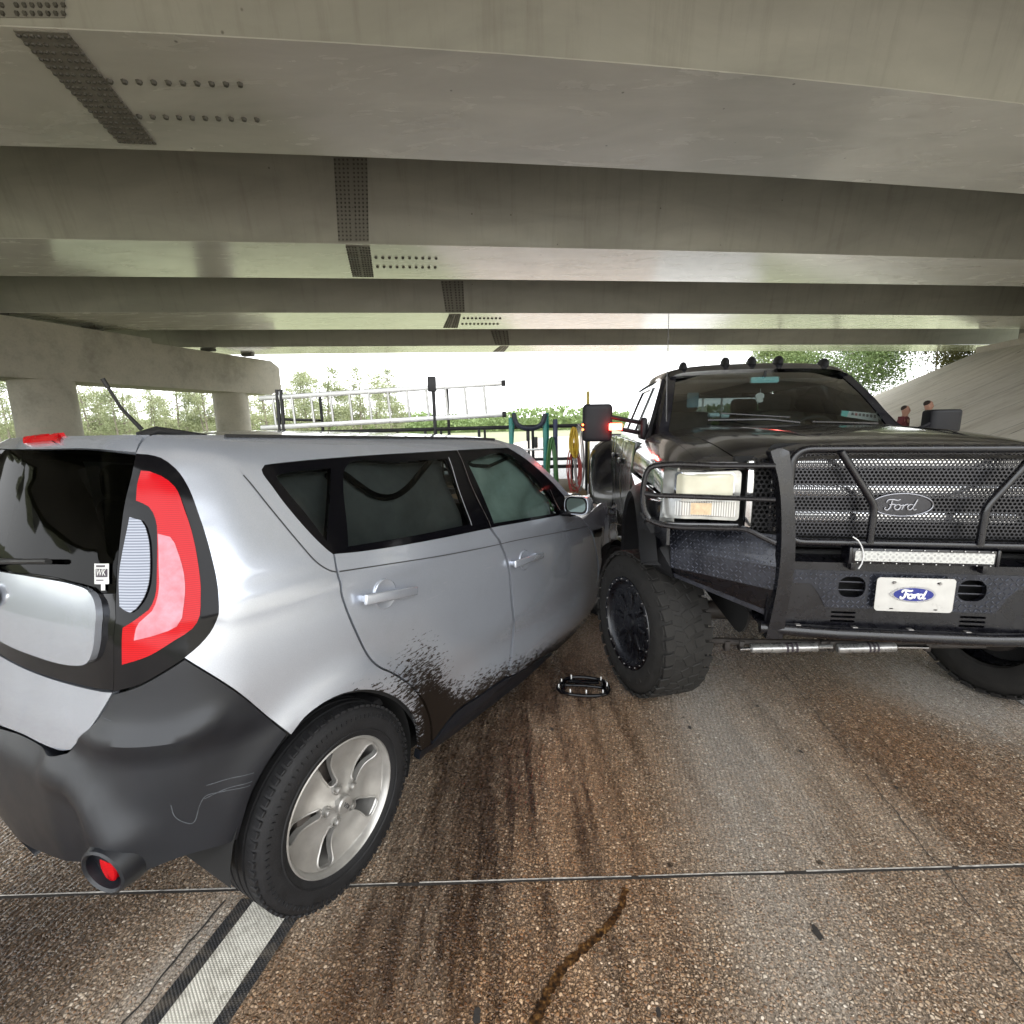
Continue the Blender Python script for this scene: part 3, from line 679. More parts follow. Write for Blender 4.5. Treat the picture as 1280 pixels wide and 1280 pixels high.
for nm, Ya, Yb in (('hillside', 30.6, 42),):
    mb = MB(); mb.add([(*rl(TOE+.2, Ya), -.05), (*rl(TOE+rise, Ya), TOPZ-.3), (*rl(TOE+rise+30, Ya), TOPZ-.3), (*rl(TOE+rise+30, Yb), -.05), (*rl(TOE+.2, Yb-8), -.05)], [[0, 1, 4], [1, 2, 3, 4]], M_grass); set3(mb.build(nm, M_grass, smooth=False), kind='structure')
ab = empty('bridge_abutment', (*rl(TOE+rise+1, 14), TOPZ), label='concrete abutment wall with stepped bearing seats at the top of the paved slope', cat='abutment'); abo = Vector(ab.location)
def rbox(s, al, z, sx, sy, sz, mat, nm, bev=.02):
    p = Vector((*rl(s, al), z))-abo; return box(p, (sx, sy, sz), bev, Matrix.Rotation(-RD, 3, 'Z'), mat).build(nm, mat, ab, smooth=False)
rbox(TOE+rise+2.2, 2.5, TOPZ+1.15, .8, 56, 2.4, M_deck, 'back_wall')
rbox(TOE+rise+.9, 2.5, TOPZ+.05, 1.7, 56, .5, M_conc, 'bearing_seat')
for al in (27.6, 25.2, 21, 18.2, 14.6, 11.5, 8.2, 5): rbox(TOE+rise+.75, al, TOPZ+.43, 1.0, .9, .24, M_conc, 'pedestal')
# ------------------------------------------------------------------ the silver hatchback
CP = Pose(-1.371, 1.928, 60.3, 2.2, 0, .33)
car = empty('hatchback_car', tuple(CP.t), CP.e, label='silver boxy hatchback with dark bumper and muddy doors, its nose pushed under the black pickup', cat='car')
CRAD = .24
f_xr = hermite([(.1, -.46), (.3, -.53), (.5, -.56), (.62, -.565), (.75, -.55), (.9, -.52), (1.05, -.505), (1.2, -.475), (1.35, -.435), (1.46, -.408), (1.5, -.402), (1.54, -.392), (1.6, -.355), (1.7, -.22), (2.1, .1)])
f_w = hermite([(.0, .74), (.15, .80), (.25, .86), (.4, .878), (.6, .888), (.8, .888), (.95, .880), (1.05, .868), (1.15, .848), (1.25, .815), (1.35, .775), (1.45, .73), (1.52, .69), (1.56, .645), (1.6, .58), (1.7, .42), (2.1, .01)])
f_z = hermite([(0, 0), (1.4, 1.4), (1.45, 1.448), (1.5, 1.496), (1.54, 1.532), (1.6, 1.572), (1.7, 1.595), (2.1, 1.61)])
def bodyS(a, v, k=-1):
    "body shell in car coordinates (k=-1 right-hand side). a runs along the side, round the corner and across the tail; v runs up"
    xr = f_xr(v); w = f_w(v); z = f_z(v); R = CRAD
    if a >= 0: x = xr+R+a; y = w
    elif a > -R*PI/2:
        t = -a/R; x = xr+R-R*math.sin(t); y = w-R+R*math.cos(t)
    else:
        t = (-a-R*PI/2)/.55; y = (w-R)*(1-t); x = xr-.035*math.sin(min(1, max(0, t))*PI/2)
    # flat sides draw in at nose and tail, arches stand proud, doors are hollow low down
    if v < 1.6:
        if x > 2.2: y -= .10*((x-2.2)/1.)**2
        if x < .1: y -= .035*((.1-x)/.5)**2*(1 if y > .3 else y/.3)
        rr = math.hypot(x, z-.33)
        if a > -R*1.2 and z < 1.0: y += .022*math.exp(-((rr-.40)/.07)**2)*(1 if a > 0 else max(0, 1+a/(R*1.2)))
        if .45 < x < 2.3: y -= .016*math.exp(-((z-.47)/.11)**2)*min(1, (x-.45)/.25)*min(1, (2.3-x)/.25)
        y += .006*math.exp(-((z-(1.085-.03*x))/.02)**2)
    else: z -= .012*max(0, x-1.2)**2
    if x > 1.0 and v > 1.45: z -= .02*(x-1.0)**2*min(1, (v-1.45)/.1)
    return (x, k*y, z)
# inversion table: photo measurement -> (a, v) on the right-hand side or tail
_AA = np.arange(-.92, 3.3, .04); _VV = np.arange(.12, 1.66, .03); _tab = []
for _a in _AA:
    for _v in _VV:
        _p = CP.w(bodyS(_a, _v)); _tab.append((_a, _v, *proj(_p), (_p-CO)@CF))
_tab = np.array(_tab)
def uvS(u, v, hint=None):
    d = (_tab[:, 2]-u)**2+(_tab[:, 3]-v)**2+_tab[:, 4]*20
    i = d.argmin(); a, b = _tab[i, 0], _tab[i, 1]
    for _ in range(30):
        e = proj(CP.w(bodyS(a, b)))-(u, v)
        if abs(e).max() < .03: break
        h = 1e-4; J = np.stack([(proj(CP.w(bodyS(a+h, b)))-(u, v)-e)/h, (proj(CP.w(bodyS(a, b+h)))-(u, v)-e)/h], 1)
        try: dx = -np.linalg.solve(J, e)
        except Exception: break
        m_ = max(abs(dx)); dx = dx*min(1, .05/m_) if m_ > 0 else dx
        a += dx[0]; b += dx[1]
    return (float(a), float(b))
def Q(*pts, step=.015, closed=True, verbose=None):
    "outline on the body: (u,v[,1]) photo measurement, ('s',a,v[,1]) body coordinates; 1 marks a corner"
    o = []
    for p in pts:
        if p[0] == 's': o.append(((p[1], p[2]), len(p) > 3))
        else: o.append((uvS(p[0], p[1]), len(p) > 2))
    if verbose: print(verbose, [(round(float(x[0][0]), 3), round(float(x[0][1]), 3)) for x in o])
    return spl(o, step, closed)
AC = -(CRAD*PI/2+.55)   # centreline of the tail
_e0 = bodyS(*uvS(575, 889)); _e1 = bodyS(*uvS(735, 786)); EZK = (_e1[2]-_e0[2])/(_e1[0]-_e0[0]); EZ0 = _e0[2]-EZK*_e0[0]
print('door edge', _e0, _e1)
def silver():
    m, nt, b = new_mat('silver car paint'); tc = N(nt, 'ShaderNodeTexCoord'); sp = N(nt, 'ShaderNodeSeparateXYZ'); L(nt, tc.outputs['Object'], sp.inputs[0]); X, Z = sp.outputs[0], sp.outputs[2]
    b.inputs['Metallic'].default_value = .5; b.inputs['Roughness'].default_value = .30; b.inputs['Coat Weight'].default_value = .9; b.inputs['Coat Roughness'].default_value = .035
    n = N(nt, 'ShaderNodeTexNoise', i_Scale=900., i_Detail=1.); L(nt, tc.outputs['Object'], n.inputs['Vector'])
    base = ramp(nt, n.outputs[0], [(.3, (.45, .485, .55)), (.7, (.55, .585, .65))]).outputs[0]
    n1 = N(nt, 'ShaderNodeTexNoise', i_Scale=5., i_Detail=7., i_Roughness=.7); L(nt, tc.outputs['Object'], n1.inputs['Vector'])
    base = mixc(nt, ramp(nt, n1.outputs[0], [(.5, 0), (.8, .15)]).outputs[0], base, (.28, .27, .25))
    # mud thrown up by the wheels: streaks stretched along the door
    mp = N(nt, 'ShaderNodeMapping'); mp.inputs['Scale'].default_value = (38, 38, 150); mp.inputs['Rotation'].default_value = (0, .12, 0); L(nt, tc.outputs['Object'], mp.inputs[0])
    n2 = N(nt, 'ShaderNodeTexNoise', i_Scale=.8, i_Detail=7., i_Roughness=.72); L(nt, mp.outputs[0], n2.inputs['Vector'])
    n4 = N(nt, 'ShaderNodeTexNoise', i_Scale=7., i_Detail=5.); L(nt, tc.outputs['Object'], n4.inputs['Vector'])
    def g2(cx, cz, rx, rz, sh=0.):
        dx = mathn(nt, 'DIVIDE', mathn(nt, 'SUBTRACT', mathn(nt, 'SUBTRACT', X, cx), mathn(nt, 'MULTIPLY', mathn(nt, 'SUBTRACT', Z, cz), sh)), rx); dz = mathn(nt, 'DIVIDE', mathn(nt, 'SUBTRACT', Z, cz), rz)
        return mathn(nt, 'EXPONENT', mathn(nt, 'MULTIPLY', mathn(nt, 'ADD', mathn(nt, 'MULTIPLY', dx, dx), mathn(nt, 'MULTIPLY', dz, dz)), -1))
    f = g2(.52, .24, .14, .37, -.20)
    low = mathn(nt, 'SUBTRACT', mathn(nt, 'ADD', EZ0+.17, mathn(nt, 'MULTIPLY', X, EZK+.035)), Z)      # height below the mud line
    lowm = mathn(nt, 'MULTIPLY', ramp(nt, low, [(0.0, 0), (.19, 1)]).outputs[0], ramp(nt, X, [(0.4/3, 0), (.6/3, 1)]).outputs[0])
    xs_ = N(nt, 'ShaderNodeMapRange', i_1=.42, i_2=.62); L(nt, X, xs_.inputs[0])
    lowm = mathn(nt, 'MULTIPLY', ramp(nt, low, [(0.0, 0), (.25, 1)]).outputs[0], xs_.outputs[0])
    arch = mathn(nt, 'MULTIPLY', g2(.12, .60, .35, .14), .25)
    thr = mathn(nt, 'ADD', mathn(nt, 'ADD', mathn(nt, 'MULTIPLY', f, .95), mathn(nt, 'MULTIPLY', lowm, .85)), arch)
    thr = mathn(nt, 'MULTIPLY', thr, mathn(nt, 'ADD', .6, mathn(nt, 'MULTIPLY', n4.outputs[0], .8)))
    n2s = ramp(nt, n2.outputs[0], [(.34, 0), (.66, 1)]).outputs[0]; mask = ramp(nt, mathn(nt, 'ADD', mathn(nt, 'MULTIPLY', thr, .66), mathn(nt, 'MULTIPLY', n2s, .50)), [(.455, 0), (.53, 1)]).outputs[0]; mask = mathn(nt, 'MULTIPLY', mask, ramp(nt, thr, [(.06, 0), (.14, 1)]).outputs[0]); mhard = ramp(nt, mask, [(.55, 0), (.95, 1)]).outputs[0]; mask = mathn(nt, 'MULTIPLY', mask, 2.2, clamp=True)
    c = mixc(nt, mask, base, (.013, .009, .0065))
    # thin grey scuffs on the rear door
    mp3 = N(nt, 'ShaderNodeMapping'); mp3.inputs['Scale'].default_value = (4, 4, 60); mp3.inputs['Rotation'].default_value = (0, -.2, 0); L(nt, tc.outputs['Object'], mp3.inputs[0])
    n3 = N(nt, 'ShaderNodeTexNoise', i_Scale=2., i_Detail=3.); L(nt, mp3.outputs[0], n3.inputs['Vector'])
    sc = mathn(nt, 'MULTIPLY', ramp(nt, n3.outputs[0], [(.66, 0), (.70, .6)]).outputs[0], g2(.8, .95, .3, .1))
    c = mixc(nt, sc, c, (.75, .77, .8))
    L(nt, c, b.inputs['Base Color'])
    L(nt, mathn(nt, 'SUBTRACT', .5, mathn(nt, 'MULTIPLY', mask, .38)), b.inputs['Specular IOR Level']); L(nt, mathn(nt, 'MULTIPLY', mathn(nt, 'SUBTRACT', 1, mask), .62), b.inputs['Metallic']); L(nt, mathn(nt, 'ADD', .26, mathn(nt, 'MULTIPLY', mhard, .45)), b.inputs['Roughness']); L(nt, mathn(nt, 'MULTIPLY', mathn(nt, 'SUBTRACT', 1, mask), .95), b.inputs['Coat Weight'])
    return m
M_sil = silver()
M_blk = simple('gloss black trim', (.003, .003, .004), .10, coat=.0, spec=.2, var=0)
M_plas = simple('dark grey bumper plastic', (.010, .0115, .015), .34, var=.14, vscale=5, bump=.08, bscale=900, rvar=.06, spec=.42)
M_rub = simple('black rubber seal', (.012, .012, .012), .6, var=.1)
M_tire = simple('tyre rubber', (.010, .010, .011), .68, spec=.35, var=.3, vscale=30, bump=.15, bscale=150)
M_tdust = simple('dusty tyre rubber', (.016, .015, .0135), .75, spec=.35, var=.35, vscale=20, bump=.15, bscale=150)
M_dark = simple('shadowed cavity black', (.006, .006, .006), .9, var=0)
M_chr = simple('bright chrome', (.75, .76, .78), .12, metal=1, var=.05)
M_alloy = simple('silver alloy with brake dust', (.40, .39, .37), .38, metal=.6, var=.16, vscale=14, rvar=.08)
M_steel = simple('bare steel', (.30, .29, .28), .4, metal=.9, var=.3, vscale=20)
M_wglass = glass('dark privacy glass', (.20, .21, .21), refl=.75); M_fglass = glass('green tinted glass', (.36, .42, .40), refl=.65); M_rglass = glass('dark rear glass', (.05, .055, .06), refl=.2)
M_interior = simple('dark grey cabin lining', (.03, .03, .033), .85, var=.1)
M_airbag = simple('pale green grey airbag cloth', (.60, .665, .64), .8, var=.2, vscale=6, bump=.5, bscale=14)
K = dict(parent=car)
def both(name, mb, mat=None, sep=True, label=None):
    a = mb.build(name, mat, car)
    b_ = mb.mirrored()
    o2 = b_.build(name, mat, car)
    if label: a['label'] = label
    return a, o2
def joined(name, mb, mat=None):
    m2 = MB(); m2.merge(mb, mat); m2.merge(mb.mirrored(), mat); return m2.build(name, mat, car)
S1 = lambda a, v: bodyS(a, v)
def SP(ol, mat, th=.014, grid=.035, holes=(), off=0., **kw): return panel(ol, S1, grid, th, holes, mat, flip=False, off=off, **kw)
# outward test
_a = Vector(bodyS(1, .6)); _n = (Vector(bodyS(1.01, .6))-_a).cross(Vector(bodyS(1, .61))-_a); FL = _n.y > 0
if FL:
    def SP(ol, mat, th=.014, grid=.035, holes=(), off=0., **kw): return panel(ol, S1, grid, th, holes, mat, flip=True, off=off, **kw)
# shared edge measurements
lampO = [(170, 567, 1), (157, 625), (148, 694), (144, 781), (142, 864, 1), (175, 855), (206, 838), (231, 822, 1), (250, 806), (267, 784), (274, 759), (271, 725), (262.5, 687.5), (250, 647), (234, 606), (219, 585), (201, 572), (184, 568)]
cline = [(416, 692.5, 1), (420, 715), (428, 751.5), (442.5, 788), (459, 820.6), (472, 834), (491, 843), (511.5, 857), (528, 877.5), (537, 902), (538.5, 930, 1)]
dloT = [(327, 587), (331, 581), (341, 579.5), (426, 571.5), (564, 563), (636, 559.5, 1)]
dloA = [(662, 577), (690, 602), (706, 620, 1), (705, 644, 1)]
dloB = [(613, 660), (532, 676), (451, 689), (416, 692.5, 1)]
dloR = [(410, 688), (373, 650), (341, 609)]
arch_ = [(364, 918, 1), (380, 897), (400, 881), (425, 868), (455, 862), (480, 865), (500, 875), (516, 893), (524, 915), (526, 938, 1)]
def rp(l): return list(reversed(l))
VT = 1.60
aTopR = uvS(172, 543)[0]
# rear quarter + cant rail + A pillar: one pressed side
hdr = uvS(640, 557)
side = Q(*([('s', -.19, VT, 1), (170, 567, 1)]+rp(lampO)[:-1][:0]+[(184, 568), (201, 572), (219, 585), (234, 606), (250, 647), (262.5, 687.5), (271, 725), (274, 759), (267, 784), (250, 806), (231, 822, 1)]
    +[(281, 853), (325, 887), (364, 918, 1)]+arch_[1:]+[(538.5, 931, 1)]+rp(cline)[1:-1]+[(416, 692.5, 1)]+dloR+dloT[:1]+dloT[1:]+[(662, 577), (690, 602), (706, 620, 1)]+[(712, 619, 1), (694, 599), (668, 574), (646, 556.5), ('s', hdr[0]-.02, 1.56), ('s', hdr[0]-.12, VT, 1)]))
both('side_panel', SP(side, M_sil, .02))
# doors
rd = Q(*([(418.5, 692.5, 1)]+[(u+2.5, v) for u, v in [(420, 714), (428, 750), (442.5, 786)]]+[(461, 818.5), (473.5, 831.5), (492, 840.5), (513.5, 855), (530.5, 876), (539.5, 901), (541, 926, 1)]
    +[(569, 890), (600, 868), (632, 846, 1), (636, 829), (639.5, 796), (638, 747.5), (632, 700), (624, 679), (611.5, 660.5, 1)]+[(532, 676.5), (451, 689.5)]))
both('rear_door', SP(rd, M_sil, .02), label='muddy silver rear door')
fd = Q((614.5, 659.5, 1), (626.5, 678), (634.5, 699), (641, 747), (642.5, 796), (639, 829), (635, 846, 1), (686, 817), (741, 783, 1), (746, 772), (747.5, 747), (746, 700), (738, 664), (726, 647), (704, 643.5, 1))
both('front_door', SP(fd, M_sil, .02), label='silver front door with mud along its lower edge')
# black window surround with the three openings
qg = [(346, 595), (356, 591), (414, 585, 1), (409, 676, 1), (384, 643), (356, 609)]
rg = [(433, 583), (500, 577), (558, 573, 1), (588, 655, 1), (520, 669), (436, 683, 1)]
fg = [(584, 577, 1), (637, 568), (655, 583), (690, 622), (699, 641, 1), (618, 654, 1)]
QG, RG, FG = Q(*[(p[0], p[1], 1) if len(p) > 2 else p for p in qg]), Q(*rg), Q(*fg)
dlo = Q(*(dloT+dloA+dloB+dloR))
both('window_frame', SP(dlo, M_blk, .02, holes=(QG, RG, FG), off=-.003))
def inset(name, ol, mat, off=-.006, th=.003, grid=.05): return both(name, SP(ol, mat, th, grid, off=off))
inset('quarter_window', QG, M_wglass); inset('rear_door_window', RG, M_wglass); inset('front_door_window', FG, M_fglass)
M_ws = simple('bright window strip', (.55, .58, .62), .2, metal=.6, var=0); both('window_seal', ribbon(Q((560, 572), (572, 610), (589, 657), closed=False), S1, .006, .004, M_ws, FL)); both('window_seal', ribbon(Q((571, 563), (588, 605), (613, 658), closed=False), S1, .004, .0025, M_steel, FL))
both('window_seal', ribbon(Q((687, 612), (694, 628), (702, 642), closed=False), S1, .008, .004, M_steel, FL))
# airbag curtains inside the glass
def inner(off, wav, f=9.): return lambda a, v: tuple(np.array(bodyS(a, v))+np.array((0, off+wav*math.sin(a*f+math.sin(v*13)*1.4)+wav*.7*math.sin(v*23+a*7), 0)))
cur = Q((340, 583, 1), (426, 575, 1), (500, 571, 1), (560, 567, 1), (592, 662, 1), (430, 690, 1), (405, 690, 1)); 
mb = panel(cur, inner(.07, .012), .03, .002, (), M_airbag, flip=FL); both('airbag_curtain', mb)
cur2 = Q((575, 570, 1), (637, 564, 1), (672, 590, 1), (704, 645, 1), (614, 662, 1)); both('airbag_curtain', panel(cur2, inner(.075, .018, 14.), .025, .002, (), M_airbag, flip=FL))
sag = spl([(uvS(u, v), False) for u, v in ((420, 596), (437, 592), (455, 604), (480, 620), (500, 622), (520, 610), (535, 592), (548, 575))], .015, False)
I2 = inner(.045, .0); both('curtain_strap', tube([I2(a, v) for a, v in sag], .013, 8, M_rub))
both('curtain_strap', tube([I2(*uvS(u, v)) for u, v in ((586, 575), (600, 582), (620, 583), (637, 575), (645, 572))], .010, 8, M_rub))
# dark strips painting the shade of the swage line under the windows
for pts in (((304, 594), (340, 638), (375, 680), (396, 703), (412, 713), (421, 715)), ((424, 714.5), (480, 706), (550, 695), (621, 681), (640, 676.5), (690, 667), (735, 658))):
    both('crease_shade', ribbon(Q(*pts, closed=False), S1, .0045, .0012, M_interior, FL))
# tail lamp: black surround, red lens, clear lens
LAMP = Q(*lampO)
red = Q((178, 589, 1), (188, 590), (203, 596), (219, 609), (231, 637.5), (241, 669), (248, 706), (251, 744), (250, 769), (241, 785), (219, 800), (188, 819), (155, 830, 1), (156, 784, 1), (175, 772), (187.5, 762.5), (195, 747), (197.5, 719), (198, 675), (196, 650), (187.5, 634), (172, 626.5, 1), (173.5, 606))
clr = Q((164, 647, 1), (178, 651), (186, 669), (189, 700), (187, 731), (178, 753), (165, 766), (152, 758, 1), (151, 725), (156, 687.5))
lamp_m, nt, b = new_mat('red lamp lens'); b.inputs['Base Color'].default_value = (.62, .008, .012, 1); b.inputs['Roughness'].default_value = .12; b.inputs['Specular IOR Level'].default_value = .22; tc = N(nt, 'ShaderNodeTexCoord')
wv = N(nt, 'ShaderNodeTexWave', i_Scale=60.); wv.bands_direction = 'Z'; L(nt, tc.outputs['Object'], wv.inputs[0]); L(nt, ramp(nt, wv.outputs[0], [(0, (.36, .002, .006)), (1, (.50, .004, .009))]).outputs[0], b.inputs['Base Color'])
sp_ = N(nt, 'ShaderNodeSeparateXYZ'); 
clr_m, nt, b = new_mat('clear lamp lens'); b.inputs['Roughness'].default_value = .1; b.inputs['Metallic'].default_value = .2; b.inputs['Specular IOR Level'].default_value = .4; tc = N(nt, 'ShaderNodeTexCoord')
wv = N(nt, 'ShaderNodeTexWave', i_Scale=45.); wv.bands_direction = 'Z'; L(nt, tc.outputs['Object'], wv.inputs[0]); L(nt, ramp(nt, wv.outputs[0], [(0, (.10, .11, .14)), (1, (.30, .32, .37))]).outputs[0], b.inputs['Base Color'])
pink_refl_m = simple('pale reflection painted on lamp', (.60, .20, .24), .1, spec=.3, var=.25, vscale=30)
pink_refl = Q((199, 668, 1), (214, 672), (223, 690), (231, 720), (230, 760), (222, 782), (200, 792), (170, 800, 1), (176, 778), (192, 764), (199, 745), (200, 705))
for kx in (1, -1):
    mk = lambda mb_: mb_ if kx == 1 else mb_.mirrored()
    surround = mk(SP(LAMP, M_blk, .02, off=.0)).build('tail_lamp', M_blk, car)
    mk(SP(red, lamp_m, .004, .02, off=.006)).build('red_lens', lamp_m, surround)
    mk(SP(pink_refl, pink_refl_m, .001, .02, off=.0075)).build('reflector', pink_refl_m, surround)  # pale reflection painted over the red lens, no separate part
    mk(SP(clr, clr_m, .003, .02, off=.006)).build('clear_lens', clr_m, surround)
# tailgate pieces, half outline to the centreline then mirrored into one mesh each
gl = Q((168.5, 568, 1), (120, 563), ('s', AC+.2, uvS(100, 562.5)[1]), ('s', AC, uvS(94, 562.5)[1], 1), ('s', AC, uvS(10, 714)[1]-.01, 1), (47, 718), (103, 731), (120, 740), (143.5, 741, 1), (147, 694), (155.5, 625))
rear_glass = joined('rear_window', SP(gl, M_rglass, .01, .04, off=-.001), M_rglass)
gar = Q((143.5, 742, 1), (120, 741), (103, 732), (47, 719), ('s', AC, uvS(10, 714)[1]-.012, 1), ('s', AC, uvS(10, 818)[1]-.012, 1), (47, 841), (103, 857), (140.5, 863, 1), (142.5, 781))
joined('tailgate_garnish', SP(gar, M_blk, .01, .04, off=-.002), M_blk)
ins = Q(('s', AC, uvS(3, 714)[1], 1), (47, 721), (103, 732), (117, 738), (125, 750), (126.5, 781), (124, 809), (116, 827), (100, 830), (47, 817), ('s', AC, uvS(3, 797)[1], 1))
joined('number_plate_panel', SP(ins, M_sil, .016, .03, off=.014), M_sil)
lowh = Q((140, 866, 1), (103, 860), (47, 843), ('s', AC, uvS(10, 820)[1]-.012, 1), ('s', AC, uvS(0, 901)[1]-.02, 1), (28, 917), (56, 931), (76, 938), (88, 937, 1), (104, 919), (119, 901), (132, 880))
joined('tailgate', SP(lowh, M_sil, .02, .04), M_sil)
spo = Q(('s', -.2, VT, 1), (169.5, 565, 1), (120, 561), ('s', AC+.2, uvS(100, 562.5)[1]+.004), ('s', AC, uvS(94, 562.5)[1]+.004, 1), ('s', AC, VT, 1))
joined('spoiler', SP(spo, M_sil, .02, .03, off=.0), M_sil)
b3 = Q((33, 549, 1), (82, 544.5, 1), (75, 553, 1), (34, 556.5, 1)); 
SP(b3, lamp_m, .012, .02, off=.01).build('high_brake_lamp', lamp_m, car)
# roof skin between the side rails
def roofmap(p, q): return bodyS(p, q)
mb = MB(); na, nv = 40, 24; vs = []
a1 = hdr[0]-.12
for i in range(na+1):
    a = -.19+(a1+.19)*i/na
    Lp = Vector(bodyS(a, VT)); 
    s_ = min(1, i/14); s_ = s_*s_*(3-2*s_)
    for j in range(nv+1):
        t = -1+2*j/nv; x = Lp.x+.10*(1-t*t)*(i/na); q = Vector((x, t*abs(Lp.y), Lp.z+.034*(1-t*t)))
        r0 = Vector(bodyS(AC+(-.19-AC)*abs(t), VT)); r0.y = math.copysign(abs(r0.y), t) if t else 0
        r0.x += (Lp.x-Vector(bodyS(-.19, VT)).x)*1.0
        vs.append(r0.lerp(q, s_))
fs = [[i*(nv+1)+j, (i+1)*(nv+1)+j, (i+1)*(nv+1)+j+1, i*(nv+1)+j+1] for i in range(na) for j in range(nv)]
mb.add(vs, fs, M_sil).build('roof', M_sil, car)
# bumper with its own relief
def seg_d(p, a, b):
    p, a, b = map(np.array, (p, a, b)); t = max(0, min(1, (p-a)@(b-a)/((b-a)@(b-a)))); return float(np.linalg.norm(p-a-t*(b-a))), t
r1 = [uvS(*p) for p in ((60, 905), (106, 917), (150, 930), (190, 932), (230, 922), (262, 903))]
r2 = [uvS(*p) for p in ((75, 955), (95, 975), (120, 1010), (150, 1045))]
pod = uvS(150, 1070)
def bumpS(a, v):
    p = np.array(bodyS(a, v)); e = 1e-3; dx = np.array(bodyS(a+e, v))-p; dy = np.array(bodyS(a, v+e))-p; n = np.cross(dx, dy); n = n/np.linalg.norm(n)*(-1 if FL else 1)
    d = min(seg_d((a, v), r1[i], r1[i+1])[0] for i in range(len(r1)-1)); h = .016*math.exp(-(d/.03)**2)
    d = min(seg_d((a, v), r2[i], r2[i+1])[0] for i in range(len(r2)-1)); h += .030*math.exp(-(d/.055)**2)
    vr = r1[3][1]
    if v < vr and a > r1[2][0]-.05: h -= .014*min(1, (vr-v)/.05)*math.exp(-((a-.0)/.35)**2)
    if a < r2[1][0]-.02: h += .035*min(1, max(0, (r2[0][1]-v+.02)/.06))*min(1, max(0, (r2[1][0]-a)/.1))*.6
    d = math.hypot(a-pod[0], v-pod[1]); h += .03*math.exp(-(d/.10)**2)
    h += .008*max(0, min(1, (v-.72)/.1))*0
    return tuple(p+n*h)
bo = Q((141, 869, 1), (175, 858), (206, 841), (231, 825, 1), (281, 856), (325, 889.5), (361, 919, 1), (340, 951), (319, 990), (307, 1028), (300, 1052, 1), (270, 1063), (237, 1071), (194, 1082), (150, 1090), (106, 1073), (62, 1057), (19, 1040), ('s', AC, uvS(5, 1031)[1], 1), ('s', AC, uvS(0, 903)[1]-.025, 1), (28, 920), (56, 934), (77, 941.5), (90, 940, 1), (106, 921), (121, 903), (134, 882))
mbb = panel(bo, bumpS, .022, .04, (), M_plas, flip=FL); joined('rear_bumper', mbb, M_plas)
# scuffs scratched into the bumper corner
M_scr = simple('scratched plastic grey', (.055, .06, .068), .6, var=.4, vscale=60)
for pts in (((212, 1010), (217, 1024), (228, 1031), (239, 1033), (250, 1008), (256, 999), (280, 992), (316, 984)), ((255, 1002), (285, 988), (318, 979)), ((258, 985), (290, 975), (320, 968)), ((130, 897), (140, 901))):
    ribbon(Q(*pts, closed=False, step=.006), bumpS, .0022, .0008, M_scr, FL).build('scratch', M_scr, car)
# round reflector pod
def podmb():
    c = Vector(bumpS(*pod)); ax = Vector((-1, -.32, -.12)).normalized(); M = ax.to_track_quat('Y', 'Z').to_matrix().to_4x4(); M.translation = c-ax*.045
    m = MB(); m.merge(lathe([(.085, -.06), (.078, .02), (.066, .062), (.060, .066), (.054, .060), (.047, .0)], 36, M, M_plas)); m.merge(lathe([(.052, .008), (.0, .008)], 36, M, M_dark))
    r = lathe([(.046, .030), (.046, .046), (.040, .050), (.0, .052)], 30, M@Matrix.Diagonal((.5, 1, 1, 1)), lamp_m); return m, r
m1, m2 = podmb()
for kx in (1, -1):
    p_ = (m1 if kx == 1 else m1.mirrored()).build('reflector_pod', None, car); (m2 if kx == 1 else m2.mirrored()).build('reflector_lens', lamp_m, p_)
# rocker, floor and wheel housings
rk = Q((541, 930, 1), (569, 893), (600, 871), (633, 849), (686, 820), (742, 786, 1), ('s', 3.2, .02, 1), ('s', 2.6, -.02, 1), (572, 915, 1), (545, 934), (524, 950, 1), (526, 939, 1))
both('sill', SP(rk, M_plas, .03))
mb = MB()
xa, xb = -.45, 3.3
mb.merge(box(((.42+2.3)/2, 0, .22), (1.9, 1.5, .06), .01, mat=M_dark)); mb.merge(box((-.2, 0, .36), (.55, 1.1, .05), .01, mat=M_dark)); mb.merge(tube([(0, -.62, .33), (0, .62, .33)], .04, 12, M_dark)); mb.merge(box((.2, -.45, .3), (.5, .06, .1), .01, mat=M_dark))
mb.merge(tube([(-.55, .35, .3), (-.1, .35, .28)], .1, 14, M_steel))
mb.build('underbody', None, car)
def arch_liner(x0, name='wheel_arch_liner'):
    m = MB(); vs = []; n = 22
    for i in range(n+1):
        a = R_(-22+204*i/n); r = .375
        vs += [(x0+r*math.cos(a), -.86, .33+r*math.sin(a)), (x0+r*math.cos(a), -.52, .33+r*math.sin(a))]
    m.add(vs, [[2*i, 2*i+1, 2*i+3, 2*i+2] for i in range(n)], M_dark)
    m.add([(x0, -.53, .33)]+[(x0+.375*math.cos(R_(-22+204*i/n)), -.53, .33+.375*math.sin(R_(-22+204*i/n))) for i in range(n+1)], [[0, i+1, i+2] for i in range(n)], M_dark)
    both(name, m)
arch_liner(0)
arch_liner(3.02)
# inner dark skin so the gaps read as gaps; cut out around windows
sk = Q((150, 870, 1), (235, 830, 1), (364, 925, 1), (400, 888), (455, 869), (500, 882), (534, 925, 1), (632, 846, 1), (741, 783, 1), (747, 740, 1), (726, 646, 1), (706, 628, 1), (664, 575, 1), (640, 560, 1), (341, 576, 1), (200, 571, 1), (170, 567, 1))
both('inner_panel', SP(sk, M_dark, .001, .08, holes=(Q(*qg), Q(*rg), Q(*fg)), off=-.024))
